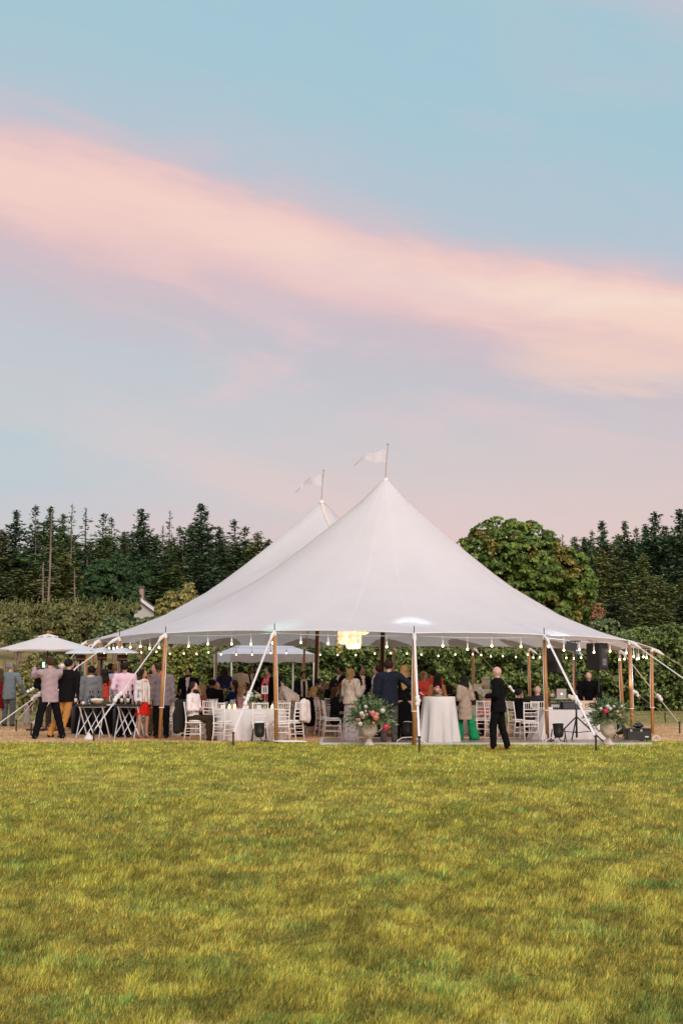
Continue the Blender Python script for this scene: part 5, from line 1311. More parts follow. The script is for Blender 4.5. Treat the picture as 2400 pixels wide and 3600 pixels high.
a_, P_, A_ = person(1748, 2343, 'bald man in a black suit standing alone on the lawn reading papers', fy=2635, rot=-112, look=0, nod=4, legs='step', top='jacket', tc_=(17, 16, 18), bc=(17, 16, 18), hair='bald', skin='pink', shirt=(214, 208, 190), glasses=True, arms=('bent', 'bent'), hem=.78, shoes=(176, 110, 34))
pp = P_((A_[1][2] + A_[-1][2]) / 2 + np.array([0, -.14, .06]))
pa = MB(); Mq = Matrix.Rotation(R(-55), 3, 'X')
pa.box((0, 0, 0), (.20, .28, .004), M=Mq); pa.box((.02, .02, .014), (.20, .27, .004), M=Mq, rz=.15)
pa_ = pa.build('papers', mat('paper', (.72, .68, .62), .7, .05)); pa_.location = pp; pa_.rotation_euler = (0, 0, R(-108)); tag(pa_, 'folded pale papers held by the bald man in the black suit', 'papers')
person(1822, 2421, 'dark haired man in a black suit seated in profile facing right', Y=36.4, rot=120, look=-22, sit=True, top='jacket', tc_=(17, 16, 18), bc=(40, 38, 40), hair='short', hc='black', skin='tan', arms=('table', 'table'), shirt=(225, 215, 205))
person(1888, 2421, 'bald man in a charcoal suit seated with his back to the lawn', Y=36.6, rot=178, look=-25, sit=True, top='jacket', tc_=(46, 44, 48), bc=(24, 22, 26), hair='bald', skin='pink', arms=('table', 'table'), H=1.78)
person(2066, 2374, 'shaven headed disc jockey all in black looking down at his equipment', Y=37.0, rot=-8, nod=24, lean=(16, 0), top='coat', tc_=(11, 10, 12), bc=(12, 12, 14), hair='bald', skin='pink', arms=('table', 'table'), H=1.72)
# ------------------------------------------------------------------ ballroom chairs, each with its own posts, rails, spindles
M_CHAIR = mat('chair_white_paint', (.86, .79, .73), .45, .06, 14, spec=.5); M_CUSH = mat('chair_cushion', (.80, .75, .73), .8, .04, 9, bump=.2)
ct = thing('chiavari_chair', 'x', 'chair', (0, 0, 0), 0, 'white ballroom chairs')
for sx in (-1, 1):
    MB().tube([(sx * .175, .235, 0), (sx * .170, .185, .44), (sx * .176, .190, .60), (sx * .185, .245, .95)], [.015, .018, .017, .015], 7).build('back_post', M_CHAIR, ct, smooth=True)
    MB().tube([(sx * .190, -.215, 0), (sx * .185, -.205, .20), (sx * .185, -.200, .44)], [.013, .018, .018], 7).build('front_leg', M_CHAIR, ct, smooth=True)
    for z in (.16, .30): MB().tube([(sx * .187, -.205, z), (sx * .172, .20, z)], .011, 6).build('side_stretcher', M_CHAIR, ct)
for z in (.20, .34): MB().tube([(-.185, -.203, z), (.185, -.203, z)], .011, 6).build('front_stretcher', M_CHAIR, ct)
for z in (.22, .36): MB().tube([(-.172, .20, z), (.172, .20, z)], .011, 6).build('back_stretcher', M_CHAIR, ct)
MB().box((0, -.01, .445), (.41, .42, .03)).build('seat_frame', M_CHAIR, ct)
cu = MB().lathe([(.16, 0), (.205, .012), (.205, .03), (.15, .045)], 20, (0, -.015, .461)); cu.build('cushion', M_CUSH, ct, smooth=True)
for z, y in ((.93, .240), (.77, .215), (.69, .204), (.60, .191)): MB().tube([(-.182, y, z), (0, y + .012, z), (.182, y, z)], .012, 6).build('back_rail', M_CHAIR, ct)
for k in range(6):
    x = (k - 2.5) * .053; MB().tube([(x, .224, .775), (x, .247, .925)], .0085, 5).build('spindle', M_CHAIR, ct)
CH = [(788, 35.0, 146, 'white ballroom chair with its back to the lawn, left of the strap stake'),
      (912, 34.9, 187, 'white ballroom chair with its back to the lawn behind the black uplight'),
      (985, 35.1, 196, 'white ballroom chair half hidden behind the front wooden pole'),
      (1028, 35.5, 235, 'white ballroom chair turned sideways at the right end of the front table'),
      (688, 35.6, 72, 'white ballroom chair under the man in the white shirt'),
      (745, 36.9, 20, 'white ballroom chair back seen across the front table, near the blond profile'),
      (983, 37.2, -25, 'white ballroom chair back seen across the front table beside the coral scarf'),
      (849, 38.2, 78, 'white ballroom chair carrying the blond woman in profile'), (711, 38.0, -75, 'white ballroom chair carrying the woman with long blond hair'),
      (1166, 37.3, 98, 'white ballroom chair with pale cushion facing right in front of the black coat'),
      (1142, 38.1, 110, 'white ballroom chair just behind the chair that faces right'),
      (1089, 38.8, 128, 'white ballroom chair under the woman in blush with a black coat over it'),
      (1443, 39.4, 105, 'white ballroom chair seen between the black dress and the white strap'),
      (1690, 37.3, 192, 'white ballroom chair beside the green trousers, back to the lawn'),
      (1860, 35.3, 186, 'white ballroom chair with its back to the lawn left of the disc jockey table'),
      (1822, 36.4, 112, 'white ballroom chair under the dark haired man in profile'),
      (1888, 36.6, 180, 'white ballroom chair under the bald man in charcoal'),
      (1738, 36.9, 150, 'white ballroom chair hidden behind the legs of the bald man on the lawn'),
      (592, 37.2, 170, 'white ballroom chair behind the trousers of the man in the grey suit'),
      (514, 40.0, 175, 'chair with pale frame behind the woman in the red skirt'),
      (1716, 38.4, -55, 'white ballroom chair under the elderly woman in pink'), (1668, 40.6, -40, 'white ballroom chair under the smiling woman'),
      (1284, 40.0, 8, 'white ballroom chair under the man in the ivory dinner jacket'), (737, 39.6, 190, 'white ballroom chair under the bald man in black'),
      (761, 42.6, 20, 'white ballroom chair under the woman in raspberry'), (824, 40.4, -60, 'white ballroom chair under the woman in dark blue'),
      (1577, 39.2, 170, 'white ballroom chair under the guest in black by the cocktail table'), (640, 40.8, 120, 'white ballroom chair under the curly haired guest'),
      (866, 42.5, -30, 'white ballroom chair under the shadowed woman'), (1121, 43.2, 50, 'white ballroom chair under the man left of the pink bouquet'),
      (1143, 42.9, -8, 'white ballroom chair under the laughing woman'), (1176, 37.6, 98, None), (1174, 40.6, 160, 'white ballroom chair under the guest with the white brim')]
first = True
for px, Yd, rz, lab in CH:
    if lab is None: continue
    x = W(px, 2600, Yd).x
    if first: ct.location = (x, Yd, 0); ct.rotation_euler = (0, 0, R(rz)); ct['label'] = lab; first = False
    else: dup(ct, (x, Yd, 0), R(rz), lab)

# cloths hung over chairs
def draped(name, label, px, Yd, rz, c, zt=.95, zb=.42, w=.46, d=.16, cat='jacket', seed=0):
    x = W(px, 2600, Yd).x; rg = np.random.default_rng(seed); r = thing(name, label, cat, (x, Yd, 0), R(rz))
    g = Field((-w, -.10, zb - .06), (w, .60, zt + .12), .02)
    g.add((-w * .36, .235, zt - .02), (w * .36, .235, zt - .02), .055, .055, .03)
    g.add((-w * .26, .24, zt - .06), (-w * .34, .26, zb + .08), .12, .13, .06, (np.array([0, 1., 0]), .6)); g.add((w * .26, .24, zt - .06), (w * .36, .27, zb + .02), .12, .12, .06, (np.array([0, 1., 0]), .6))
    g.add((0, .24, zt - .1), (0, .26, zb + .12), .12, .14, .06, (np.array([0, 1., 0]), .6))
    g.F += (.010 * np.sin(g.ax[0][:, None, None] * 38 + g.ax[2][None, None, :] * 4)).astype(np.float32)
    g.cut(lambda X, Y, Z: zb - Z + .03 * np.sin(X * 13) + 0 * Y)
    V, Q = g.mesh(); np_mesh('jacket_body' if cat == 'jacket' else 'cloth', V, Q, cmat('wool', c, bump=.5, bscale=20), r, smooth=True)
    for sx in (-1, 1): MB().tube([(sx * w * .40, .20, zt - .05), (sx * w * .46, .30, zt - .30), (sx * w * .42, .30, zb + .06)], [.055, .05, .045], 7).build('sleeve', cmat('wool', c, bump=.5, bscale=20), r, smooth=True)
    return r
draped('draped_jacket', 'dark olive jacket hung over the chair of the man in the white shirt', 664, 35.45, 78, (40, 39, 33), zb=.20, w=.5, seed=1)
draped('draped_coat', 'black coat hung over the chair of the woman in blush', 1101, 38.6, 140, (14, 13, 15), zb=.26, w=.5, seed=2)
draped('draped_coat', 'white coat hung over the sideways chair at the right of the front table', 1046, 35.6, 225, (214, 202, 196), zb=.46, w=.17, seed=3)

# ------------------------------------------------------------------ round tables under cloths
def round_table(px, Yd, label, clabel, m, rad=.90, seed=0):
    x = W(px, 2600, Yd).x; t_ = thing('round_table', label, 'table', (x, Yd, 0), 0, 'round banquet tables')
    MB().lathe([(rad - .02, 0), (rad, .01), (rad, .025), (rad - .02, .03)], 32, (0, 0, .725)).build('tabletop', M_WHITE, t_)
    for a in (.6, 2.2, 3.7, 5.3): MB().tube([(math.cos(a) * .4, math.sin(a) * .4, .73), (math.cos(a) * .6, math.sin(a) * .6, 0)], .02, 6).build('leg', M_STEEL, t_)
    rg = random.Random(seed); p1 = rg.random() * 6; nf = 15
    n = 120; prof = [(0.0, .762), (rad * .7, .762), (rad + .004, .760), (rad + .015, .745)] + [(rad + .02 + .10 * k / 8, .745 - .735 * k / 8) for k in range(1, 9)]
    V = []; Fs = []
    for i, (rr, z) in enumerate(prof):
        dp = max(0, (.745 - z) / .74)
        for k in range(n):
            a = 6.2832 * k / n; fo = 1 + dp * .055 * math.sin(nf * a + p1 + .8 * math.sin(2 * a)) + dp * .02 * math.sin(31 * a + p1)
            V.append((rr * fo * math.cos(a), rr * fo * math.sin(a), z))
    for i in range(len(prof) - 1):
        for k in range(n): Fs.append((i * n + (k + 1) % n, i * n + k, (i + 1) * n + k, (i + 1) * n + (k + 1) % n))
    mb = MB().add(V, Fs); o = mb.build('tablecloth', m, smooth=True); o.location = (x, Yd, 0); o.rotation_euler = (0, 0, seed)
    tag(o, clabel, 'tablecloth', 'floor length round tablecloths'); return Vector((x, Yd, .765))
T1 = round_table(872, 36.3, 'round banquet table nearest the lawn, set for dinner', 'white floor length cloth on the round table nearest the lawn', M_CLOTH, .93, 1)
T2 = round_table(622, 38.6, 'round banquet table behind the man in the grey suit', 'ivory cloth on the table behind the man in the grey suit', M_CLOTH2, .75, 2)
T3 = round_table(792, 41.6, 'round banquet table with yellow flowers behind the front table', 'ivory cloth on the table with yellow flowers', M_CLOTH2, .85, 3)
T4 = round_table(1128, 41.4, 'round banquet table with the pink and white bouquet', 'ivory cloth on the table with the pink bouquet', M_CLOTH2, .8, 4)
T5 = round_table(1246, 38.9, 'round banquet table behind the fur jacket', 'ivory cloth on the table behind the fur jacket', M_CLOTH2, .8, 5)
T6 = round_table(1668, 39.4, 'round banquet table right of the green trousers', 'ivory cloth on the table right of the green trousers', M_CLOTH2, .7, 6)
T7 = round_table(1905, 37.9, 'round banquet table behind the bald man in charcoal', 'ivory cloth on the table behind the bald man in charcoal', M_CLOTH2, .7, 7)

# tall cocktail table
cx = W(1543, 2600, 34.3).x
t_ = thing('cocktail_table', 'tall cocktail table under a long white cloth', 'table', (cx, 34.3, 0))
MB().lathe([(.37, 0), (.38, .01), (.38, .03), (.36, .035)], 28, (0, 0, 1.06)).build('tabletop', M_WHITE, t_); MB().tube([(0, 0, 0), (0, 0, 1.06)], .03, 8).build('column', M_STEEL, t_); MB().lathe([(.25, 0), (.25, .02), (.04, .05)], 20).build('base_plate', M_STEEL, t_)
V = []; Fs = []; n = 110; prof = [(0, 1.10), (.25, 1.10), (.378, 1.098), (.388, 1.08)] + [(.388 + .09 * (k / 10) ** 1.1, 1.08 - 1.07 * k / 10) for k in range(1, 11)]
for i, (rr, z) in enumerate(prof):
    dp = max(0, (1.08 - z) / 1.07)
    for k in range(n):
        a = 6.2832 * k / n; fo = 1 + dp * .13 * math.sin(9 * a + 1.2 * math.sin(2 * a)) + dp * dp * .035 * math.sin(23 * a + 1) ; V.append((rr * fo * math.cos(a), rr * fo * math.sin(a), z))
for i in range(len(prof) - 1):
    for k in range(n): Fs.append((i * n + (k + 1) % n, i * n + k, (i + 1) * n + k, (i + 1) * n + (k + 1) % n))
o = MB().add(V, Fs).build('tablecloth', M_CLOTH, smooth=True); o.location = (cx, 34.3, 0); tag(o, 'long white pleated cloth hanging to the floor over the tall cocktail table', 'tablecloth')

# ------------------------------------------------------------------ flowers
M_PET = {k: mat('petal_' + k, c, .6, .25, 30, trans=.2, island=.4, alt=tuple(min(1, v * 1.3) for v in c)) for k, c in
         {'white': (.78, .74, .64), 'pink': (.78, .26, .30), 'coral': (.82, .32, .25), 'blush': (.75, .45, .36), 'hot': (.78, .07, .14), 'yellow': (.75, .45, .10), 'red': (.55, .01, .03)}.items()}
def bloom(parent, c, r, kind, rg):
    c = np.array(c); n = 26; P = []; D = []; S_ = []
    for k in range(n):
        ph = math.acos(1 - 1.5 * (k + .5) / n); th = k * 2.4; d = np.array([math.sin(ph) * math.cos(th), math.sin(ph) * math.sin(th), math.cos(ph)])
        d = np.array([d[0], -abs(d[2]) * .6 + d[1] * .8, d[2] * .8 + .1]) ; d /= np.linalg.norm(d)
        P.append(c + d * r * .62); t_ = np.cross(d, [0.3, .2, 1]); t_ /= np.linalg.norm(t_); D.append(np.cross(t_, d) * .8 + d * .6); S_.append(t_)
    P = np.array(P); V = quads(P, unit(np.array(D)), np.array(S_), np.full(n, r * 1.05), np.full(n, r * .95))
    o = np_mesh('bloom', V, np.arange(n * 4).reshape(-1, 4), M_PET[kind], parent); MB().ball(c, r * .62, 6).build('bloom_heart', M_PET[kind], o, smooth=True)
def arrangement(name, label, cat, loc, rx, rz_, nleaf, blooms, seed, vase=None, ls=.10, cz=.0, group=None, m=None, droop=True):
    rg = np.random.default_rng(seed); r = thing(name, label, cat, loc, group=group)
    P = []; D = []; nst = nleaf // 16
    for s_ in range(nst):
        a = rg.random() * 6.283; e = rg.uniform(-.12, 1.4); d = np.array([math.cos(a) * math.cos(e), math.sin(a) * math.cos(e) * .8, math.sin(e)]); L_ = (rx if e < .8 else rx * .85) * rg.uniform(.55, 1.12)
        for k in range(16):
            t = .15 + .85 * k / 15; p = np.array([0, 0, cz]) + d * L_ * t * np.array([1, 1, rz_ / rx]); p[2] -= (.34 * t * t * L_ * (1.2 - math.sin(max(e, 0)))) if droop else 0
            dd = d + rg.normal(size=3) * .55 + np.array([0, 0, -.35 * t]); P.append(p + rg.normal(size=3) * .012); D.append(dd)
    P = np.array(P); D = unit(np.array(D)); S_ = unit(np.cross(D, rdir(len(P), rg)))
    np_mesh('foliage', quads(P, D, S_, ls * (.7 + .6 * rg.random(len(P))), ls * .22 * (.7 + .6 * rg.random(len(P)))), np.arange(len(P) * 4).reshape(-1, 4), m or M_EUC, r)
    for (x, y, z, q, kind) in blooms: bloom(r, (x, y, z), q, kind, rg)
    return r
M_URN = mat('weathered_urn', (.50, .40, .34), .8, .22, 7, bump=.5, bscale=18, alt=(.62, .52, .46))
def urn(px, py, label):
    p = G(px, py); r = thing('urn', label, 'urn', p)
    fl = lambda t_, z: 1 + (.035 * math.cos(18 * t_) if .28 < z < .55 else 0)
    MB().lathe([(.13, 0), (.13, .04), (.09, .07), (.055, .12), (.06, .17), (.10, .20), (.16, .27), (.19, .34), (.185, .44), (.175, .55), (.22, .58), (.225, .60), (.17, .60), (.15, .45)], 54, (0, 0, 0), fl).build('bowl', M_URN, r, smooth=True)
    for sx in (-1, 1): MB().tube([(sx * .17, 0, .50), (sx * .27, 0, .50), (sx * .29, 0, .40), (sx * .20, 0, .31)], .022, 7).build('handle', M_URN, r, smooth=True)
    return p
p = urn(1297, 2622, 'weathered stone urn at the front edge of the dance floor, left of the couple')
s_ = p.y / F
def BL(px0, py0, lst, kinds_r):
    return [((x - px0) * s_, -(.34 + .12 * random.random()), (py0 - y) * s_, q * s_ * .78, k) for x, y, q, k in lst]
arrangement('flower_arrangement', 'wide bouquet of eucalyptus with pink, coral and white peonies in the left urn', 'bouquet', (p.x, p.y, .66), .64, .62, 5200,
            BL(1297, 2519, [(1270, 2508, 13, 'white'), (1275, 2518, 15, 'white'), (1265, 2543, 13, 'white'), (1307, 2508, 17, 'pink'), (1322, 2512, 14, 'coral'), (1318, 2522, 17, 'coral'), (1284, 2500, 8, 'blush'), (1342, 2498, 14, 'white'), (1256, 2530, 10, 'pink'), (1352, 2556, 18, 'hot'), (1262, 2528, 8, 'pink'), (1288, 2512, 9, 'blush'), (1310, 2540, 8, 'coral'), (1284, 2484, 10, 'white')], 0), 4, ls=.11)
p = urn(2138, 2620, 'weathered stone urn near the right end of the dance floor, by the black case')
arrangement('flower_arrangement', 'loose bouquet of eucalyptus with white roses and one magenta peony in the right urn', 'bouquet', (p.x, p.y, .66), .60, .58, 4600,
            BL(2138, 2524, [(2118, 2506, 15, 'hot'), (2128, 2504, 10, 'pink'), (2103, 2497, 10, 'white'), (2125, 2490, 12, 'white'), (2134, 2497, 11, 'white'), (2149, 2489, 8, 'white'), (2173, 2488, 8, 'white'), (2158, 2507, 9, 'blush'), (2167, 2520, 9, 'blush')], 0), 5, ls=.11)
bb = lambda lst: [(x, y, z, q, k) for x, y, z, q, k in lst]
def center(loc, label, kinds, seed, r_=.22, vz=.16):
    rg = random.Random(seed); v = thing('flower_centrepiece', label, 'centrepiece', loc, group='flower centrepieces on the dinner tables')
    MB().lathe([(.07, 0), (.08, .02), (.09, vz)], 16).build('vase', mat('wooden_vase', (.28, .22, .15), .7, .2, 8), v)
    rg2 = np.random.default_rng(seed); P = rg2.normal(size=(260, 3)) * np.array([r_ * .45, r_ * .45, r_ * .35]) + np.array([0, 0, vz + r_ * .45]); P = P[P[:, 2] > .02]
    leaf_mesh('foliage', P, np.full(len(P), .08), np.full(len(P), .035), M_EUC, v, rg2, .3)
    for k in range(11):
        a = rg.random() * 6.28; q = rg.random() * r_ * .8; bloom(v, (math.cos(a) * q, math.sin(a) * q - .04, vz + r_ * .45 + rg.uniform(-.03, .12)), rg.uniform(.045, .065), rg.choice(kinds), rg)
center(T1 + Vector((.10, -.10, 0)), 'low centrepiece of white roses on the front round table', ['white', 'white', 'blush'], 1, .26)
center(T3 + Vector((-.05, 0, 0)), 'yellow and green centrepiece on the table behind the front one', ['yellow', 'white', 'yellow', 'coral'], 2, .26)
center(T4 + Vector((.0, -.2, 0)), 'round pink, coral and white bouquet left of the black coat', ['pink', 'coral', 'white', 'blush', 'pink'], 3, .30, .26)
center(T5 + Vector((-.15, -.2, 0)), 'small white and yellow centrepiece beside the fur jacket', ['white', 'yellow'], 4, .2)
center(T5 + Vector((-.32, .2, .12)), 'deep red roses standing tall left of the fur jacket', ['red', 'hot'], 5, .16, .28)
center(T6 + Vector((-.2, -.1, 0)), 'blush flowers on the table right of the green trousers', ['blush', 'white'], 6, .16)
center(T7 + Vector((.25, -.15, 0)), 'red and green flowers by the carafes left of the laptop', ['red', 'coral', 'white'], 7, .16)
center(Vector((cx - .02, 34.25, 1.10)), 'pink peony on top of the cocktail table', ['pink', 'blush', 'pink'], 8, .09, .05)

# ------------------------------------------------------------------ tableware
def wine_glass_proto():
    r = thing('wine_glass', 'x', 'glass', (0, 0, 0), group='wine glasses on the dinner tables')
    MB().lathe([(.034, 0), (.034, .003), (.005, .008), (.004, .085), (.02, .10), (.036, .13), (.033, .175), (.031, .175), (.034, .13), (.018, .103)], 12).build('glass_bowl', M_GLASS, r, smooth=True); return r
wg = wine_glass_proto(); rg = random.Random(5); first = True
for T_, rad, nm, cnt in ((T1, .80, 'front round table', 12), (T3, .7, 'table with yellow flowers', 7), (T5, .65, 'table behind the fur jacket', 6), (T7, .55, 'table behind the bald man', 6), (T2, .6, 'table behind the grey suit', 5), (T4, .6, 'table with the pink bouquet', 5)):
    for k in range(cnt):
        a = 6.283 * k / cnt + rg.uniform(-.1, .1); q = rad * rg.uniform(.6, .95); loc = T_ + Vector((math.cos(a) * q, math.sin(a) * q, 0)); lab = 'clear wine glass standing on the ' + nm
        if first: wg.location = loc; wg['label'] = lab; wg['group'] = 'wine glasses on the ' + nm; first = False
        else: dup(wg, loc, 0, lab, group='wine glasses on the ' + nm)
first = True
for T_, spots, nm in ((T1, [(-.45, -.35), (-.30, -.55), (.62, -.25), (-.05, -.62)], 'front round table'), (T3, [(.3, -.3), (.45, .2)], 'table with yellow flowers'), (T2, [(.35, -.3)], 'table behind the grey suit'), (T5, [(-.3, -.4)], 'table behind the fur jacket'), (T7, [(.05, -.45), (.12, -.30)], 'table behind the bald man')):
    for (x, y) in spots:
        c_ = thing('candle', 'glowing votive candle on the ' + nm, 'candle', T_ + Vector((x, y, 0)), group='votive candles on the ' + nm)
        MB().lathe([(.034, 0), (.038, .01), (.040, .075), (.03, .07)], 10).build('candle_glass', M_CANDLE, c_); MB().ball((0, 0, .09), .016, 5, (1, 1, 1.7)).build('flame', M_FLAME, c_)
for k, (x, y) in enumerate([(-.60, -.50), (.0, -.78), (.30, -.70), (.70, -.35)]):
    n_ = thing('napkin', ['folded napkin card at the left of the front table', 'white place card in the middle of the front table', 'folded napkin right of the white roses', 'folded napkin at the right end of the front table'][k], 'napkin', T1 + Vector((x, y, 0)), .3 * k)
    MB().add([(-.06, -.04, 0), (.06, -.04, 0), (.06, .04, 0), (-.06, .04, 0), (-.06, 0, .10), (.06, 0, .10)], [(0, 1, 5, 4), (2, 3, 4, 5), (0, 4, 3), (1, 2, 5), (3, 2, 1, 0)]).build('folded_cloth', M_CLOTH, n_)
cb = W(931, 2425, 37.0); cdl = thing('menu_lantern', 'white framed card lantern glowing beside the coral scarf', 'lantern', (cb.x, 37.0, .765))
MB().tube([(0, 0, 0), (0, 0, .36)], .012, 6).build('stand', M_STEEL, cdl); MB().lathe([(.07, 0), (.07, .01), (.02, .02)], 12).build('foot', M_STEEL, cdl)
MB().box((0, 0, .46), (.17, .03, .21)).build('frame', M_WHITE, cdl); MB().box((-.025, -.02, .46), (.02, .01, .13)).box((.025, -.02, .46), (.02, .01, .13)).build('slots', M_DGREY, cdl)

# ------------------------------------------------------------------ bar: two folding tray tables, black draped table, bottles
def tray_table(px0, px1, py, pyf, label, extra=True):
    Yd = G(px0, pyf).y + .35; a = W(px0, py, Yd); b = W(px1, py, Yd); w = b.x - a.x; zt = a.z; r = thing('folding_table', label, 'table', ((a.x + b.x) / 2, Yd, 0), 0, 'folding bar tables')
    MB().box((0, 0, zt), (w, .62, .03)).build('tabletop', M_BLACK, r); MB().tube([(-w * .42, -.20, zt - .05), (w * .46, -.20, zt - .05)], .016, 6).build('rail', M_STEEL, r)
    for sx in (-.38, .34):
        for sg in (-1, 1): MB().tube([(sx * w + sg * .01, -.26 * sg, zt - .03), (sx * w + .10 * sg + .04, .26 * sg - .02, .0)], .017, 7).build('leg', M_WHITE if sg > 0 else M_ALU, r)
    for sx in (-.16, .12):
        for sg in (-1, 1): MB().tube([(sx * w - .16 * sg, .2, zt - .05), (sx * w + .20 * sg, -.2, .10)], .015, 7).build('cross_brace', M_WHITE if sg > 0 else M_ALU, r)
    return Vector(((a.x + b.x) / 2, Yd, zt + .015)), w
B1, w1 = tray_table(272, 382, 2478, 2598, 'folding tray table with bread and glasses left of the long strap')
B2, w2 = tray_table(408, 502, 2478, 2598, 'folding tray table with wine bottles right of the long strap')
x = W(268, 2500, 38.9).x; x2 = W(412, 2500, 38.9).x
bt = thing('bar_table', 'long bar table hidden under black cloth behind the tray tables', 'table', ((x + x2) / 2, 39.2, 0)); MB().box((0, 0, .72), (x2 - x, .6, .03)).build('tabletop', M_BLACK, bt)
for sx in (-1, 1): MB().tube([(sx * .5, 0, 0), (sx * .5, 0, .72)], .025, 6).build('leg', M_STEEL, bt)
vs = []; n = 60; W_ = x2 - x + .02
ring = [(-W_ / 2 + W_ * k / n, -.32 + .012 * math.sin(k * 1.3)) for k in range(n + 1)] + [(W_ / 2, .32), (-W_ / 2, .32)]
mb = MB().add([(q[0], q[1], .74) for q in ring] + [(q[0] * 1.02, q[1] * 1.04 + .01 * math.sin(i * 1.3), .03) for i, q in enumerate(ring)], [(i, (i + 1) % len(ring), len(ring) + (i + 1) % len(ring), len(ring) + i) for i in range(len(ring))] + [tuple(range(len(ring)))])
o = mb.build('tablecloth', cmat('cotton', (16, 15, 17), bump=.3)); o.location = bt.location; tag(o, 'black floor length cloth over the bar table', 'tablecloth')
M_BOTT = mat('dark_bottle_glass', (.012, .02, .008), .12, .2, 5, spec=.7); M_LABEL = mat('bottle_label', (.62, .55, .48), .7, .1, 30); M_CLEARB = mat('pale_bottle_glass', (.45, .32, .26), .15, .1, 5, spec=.7)
def bottle(loc, label, m=None, lab=True, group=None, s=1.0):
    r = thing('wine_bottle', label, 'bottle', loc, group=group, sc=s)
    MB().lathe([(.036, 0), (.038, .01), (.038, .19), (.033, .215), (.015, .25), (.014, .30), (.016, .302), (.015, .315)], 14).build('bottle_glass', m or M_BOTT, r, smooth=True)
    if lab: MB().lathe([(.0388, 0), (.0388, .09)], 14, (0, 0, .05)).build('paper_label', M_LABEL, r, smooth=True)
    MB().lathe([(.0165, 0), (.0168, .05), (.015, .055)], 10, (0, 0, .262)).build('capsule', cmat('foil', (60, 12, 18), bump=0), r)
for dx, lab in ((-.18, 'dark wine bottle with pale label, leftmost on the right tray table'), (-.02, 'dark wine bottle with narrow label in the middle of the right tray table'), (.23, 'dark wine bottle with pale label, rightmost on the right tray table')): bottle(B2 + Vector((dx, -.1, 0)), lab, s=1.08)
for dx, dy, lab in ((-.10, .05, 'clear rose bottle between the two left wine bottles'), (.09, -.02, 'clear rose bottle beside the middle wine bottle'), (.16, .08, 'clear rose bottle left of the rightmost wine bottle')): bottle(B2 + Vector((dx, dy, 0)), lab, M_CLEARB, False, s=.85)
for dx, dy, lab in ((-.10, .15, 'dark bottle behind the bread basket, left of the pair'), (-.03, .18, 'dark bottle behind the bread basket, right of the pair'), (.12, .16, 'dark bottle standing by the tweed sleeve'), (-.46, .1, 'dark green bottle at the far left of the bar')): bottle(B1 + Vector((dx, dy, 0)), lab, s=1.05)
bk = thing('bread_basket', 'round wicker basket lined with a white napkin on the left tray table', 'basket', B1 + Vector((.14, -.10, 0)))
MB().lathe([(.09, 0), (.13, .05), (.14, .10), (.12, .11)], 22, (0, 0, 0), lambda t_, z: 1 + .03 * math.sin(t_ * 11)).build('wicker', mat('wicker', (.42, .28, .17), .8, .4, 20, bump=.8, bscale=40), bk, smooth=True)
MB().ball((-.05, .0, .10), .10, 7, (1.4, 1, .6)).ball((.08, .02, .11), .06, 6, (1.2, 1, .6)).build('napkin', M_CLOTH, bk, smooth=True)
for dx, dy, lab in ((-.16, -.05, 'plastic pitcher of ice on the left tray table'),):
    t_ = thing('pitcher', lab, 'pitcher', B1 + Vector((dx + .06, dy, 0))); MB().lathe([(.045, 0), (.05, .02), (.055, .17), (.05, .17), (.045, .03)], 14).build('jug', M_GLASS, t_, smooth=True); MB().tube([(.055, 0, .14), (.095, 0, .12), (.09, 0, .06), (.052, 0, .04)], .007, 5).build('handle', M_GLASS, t_)
mg_ = thing('mug', 'small white mug at the edge of the left tray table', 'mug', B1 + Vector((-.21, -.2, 0))); MB().lathe([(.03, 0), (.036, .01), (.038, .075), (.033, .075)], 12).build('cup', M_WHITE, mg_, smooth=True); MB().tube([(-.036, 0, .06), (-.062, 0, .05), (-.058, 0, .025), (-.036, 0, .02)], .006, 5).build('handle', M_WHITE, mg_)
wp = thing('water_jug', 'clear carafe with curved handle between the two tray tables', 'carafe', B1 + Vector((w1 / 2 + .12, 0, 0)))
MB().lathe([(.05, 0), (.06, .03), (.06, .12), (.035, .18), (.04, .24), (.035, .24)], 14).build('carafe_body', M_GLASS, wp, smooth=True); MB().tube([(-.04, 0, .22), (-.10, 0, .20), (-.09, 0, .10), (-.058, 0, .06)], .009, 6).build('handle', M_WHITE, wp)
MB().box((0, 0, -.012), (.24, .5, .02)).build('tray', M_WHITE, wp)
first = True
for k in range(5):
    loc = B2 + Vector((.28 + .04 * (k % 2), -.2 + .1 * k, 0)) if k < 3 else B1 + Vector((-.3 + .1 * k, .0, 0))
    lab = ['short tumbler at the right edge of the wine table', 'short tumbler behind the rightmost bottle', 'tumbler at the back corner of the wine table', 'short tumbler between mug and pitcher', 'short tumbler left of the bread basket'][k]
    t_ = thing('tumbler', lab, 'glass', loc); MB().lathe([(.03, 0), (.034, .09), (.031, .09), (.027, .01)], 10).build('tumbler_glass', M_GLASS, t_, smooth=True)

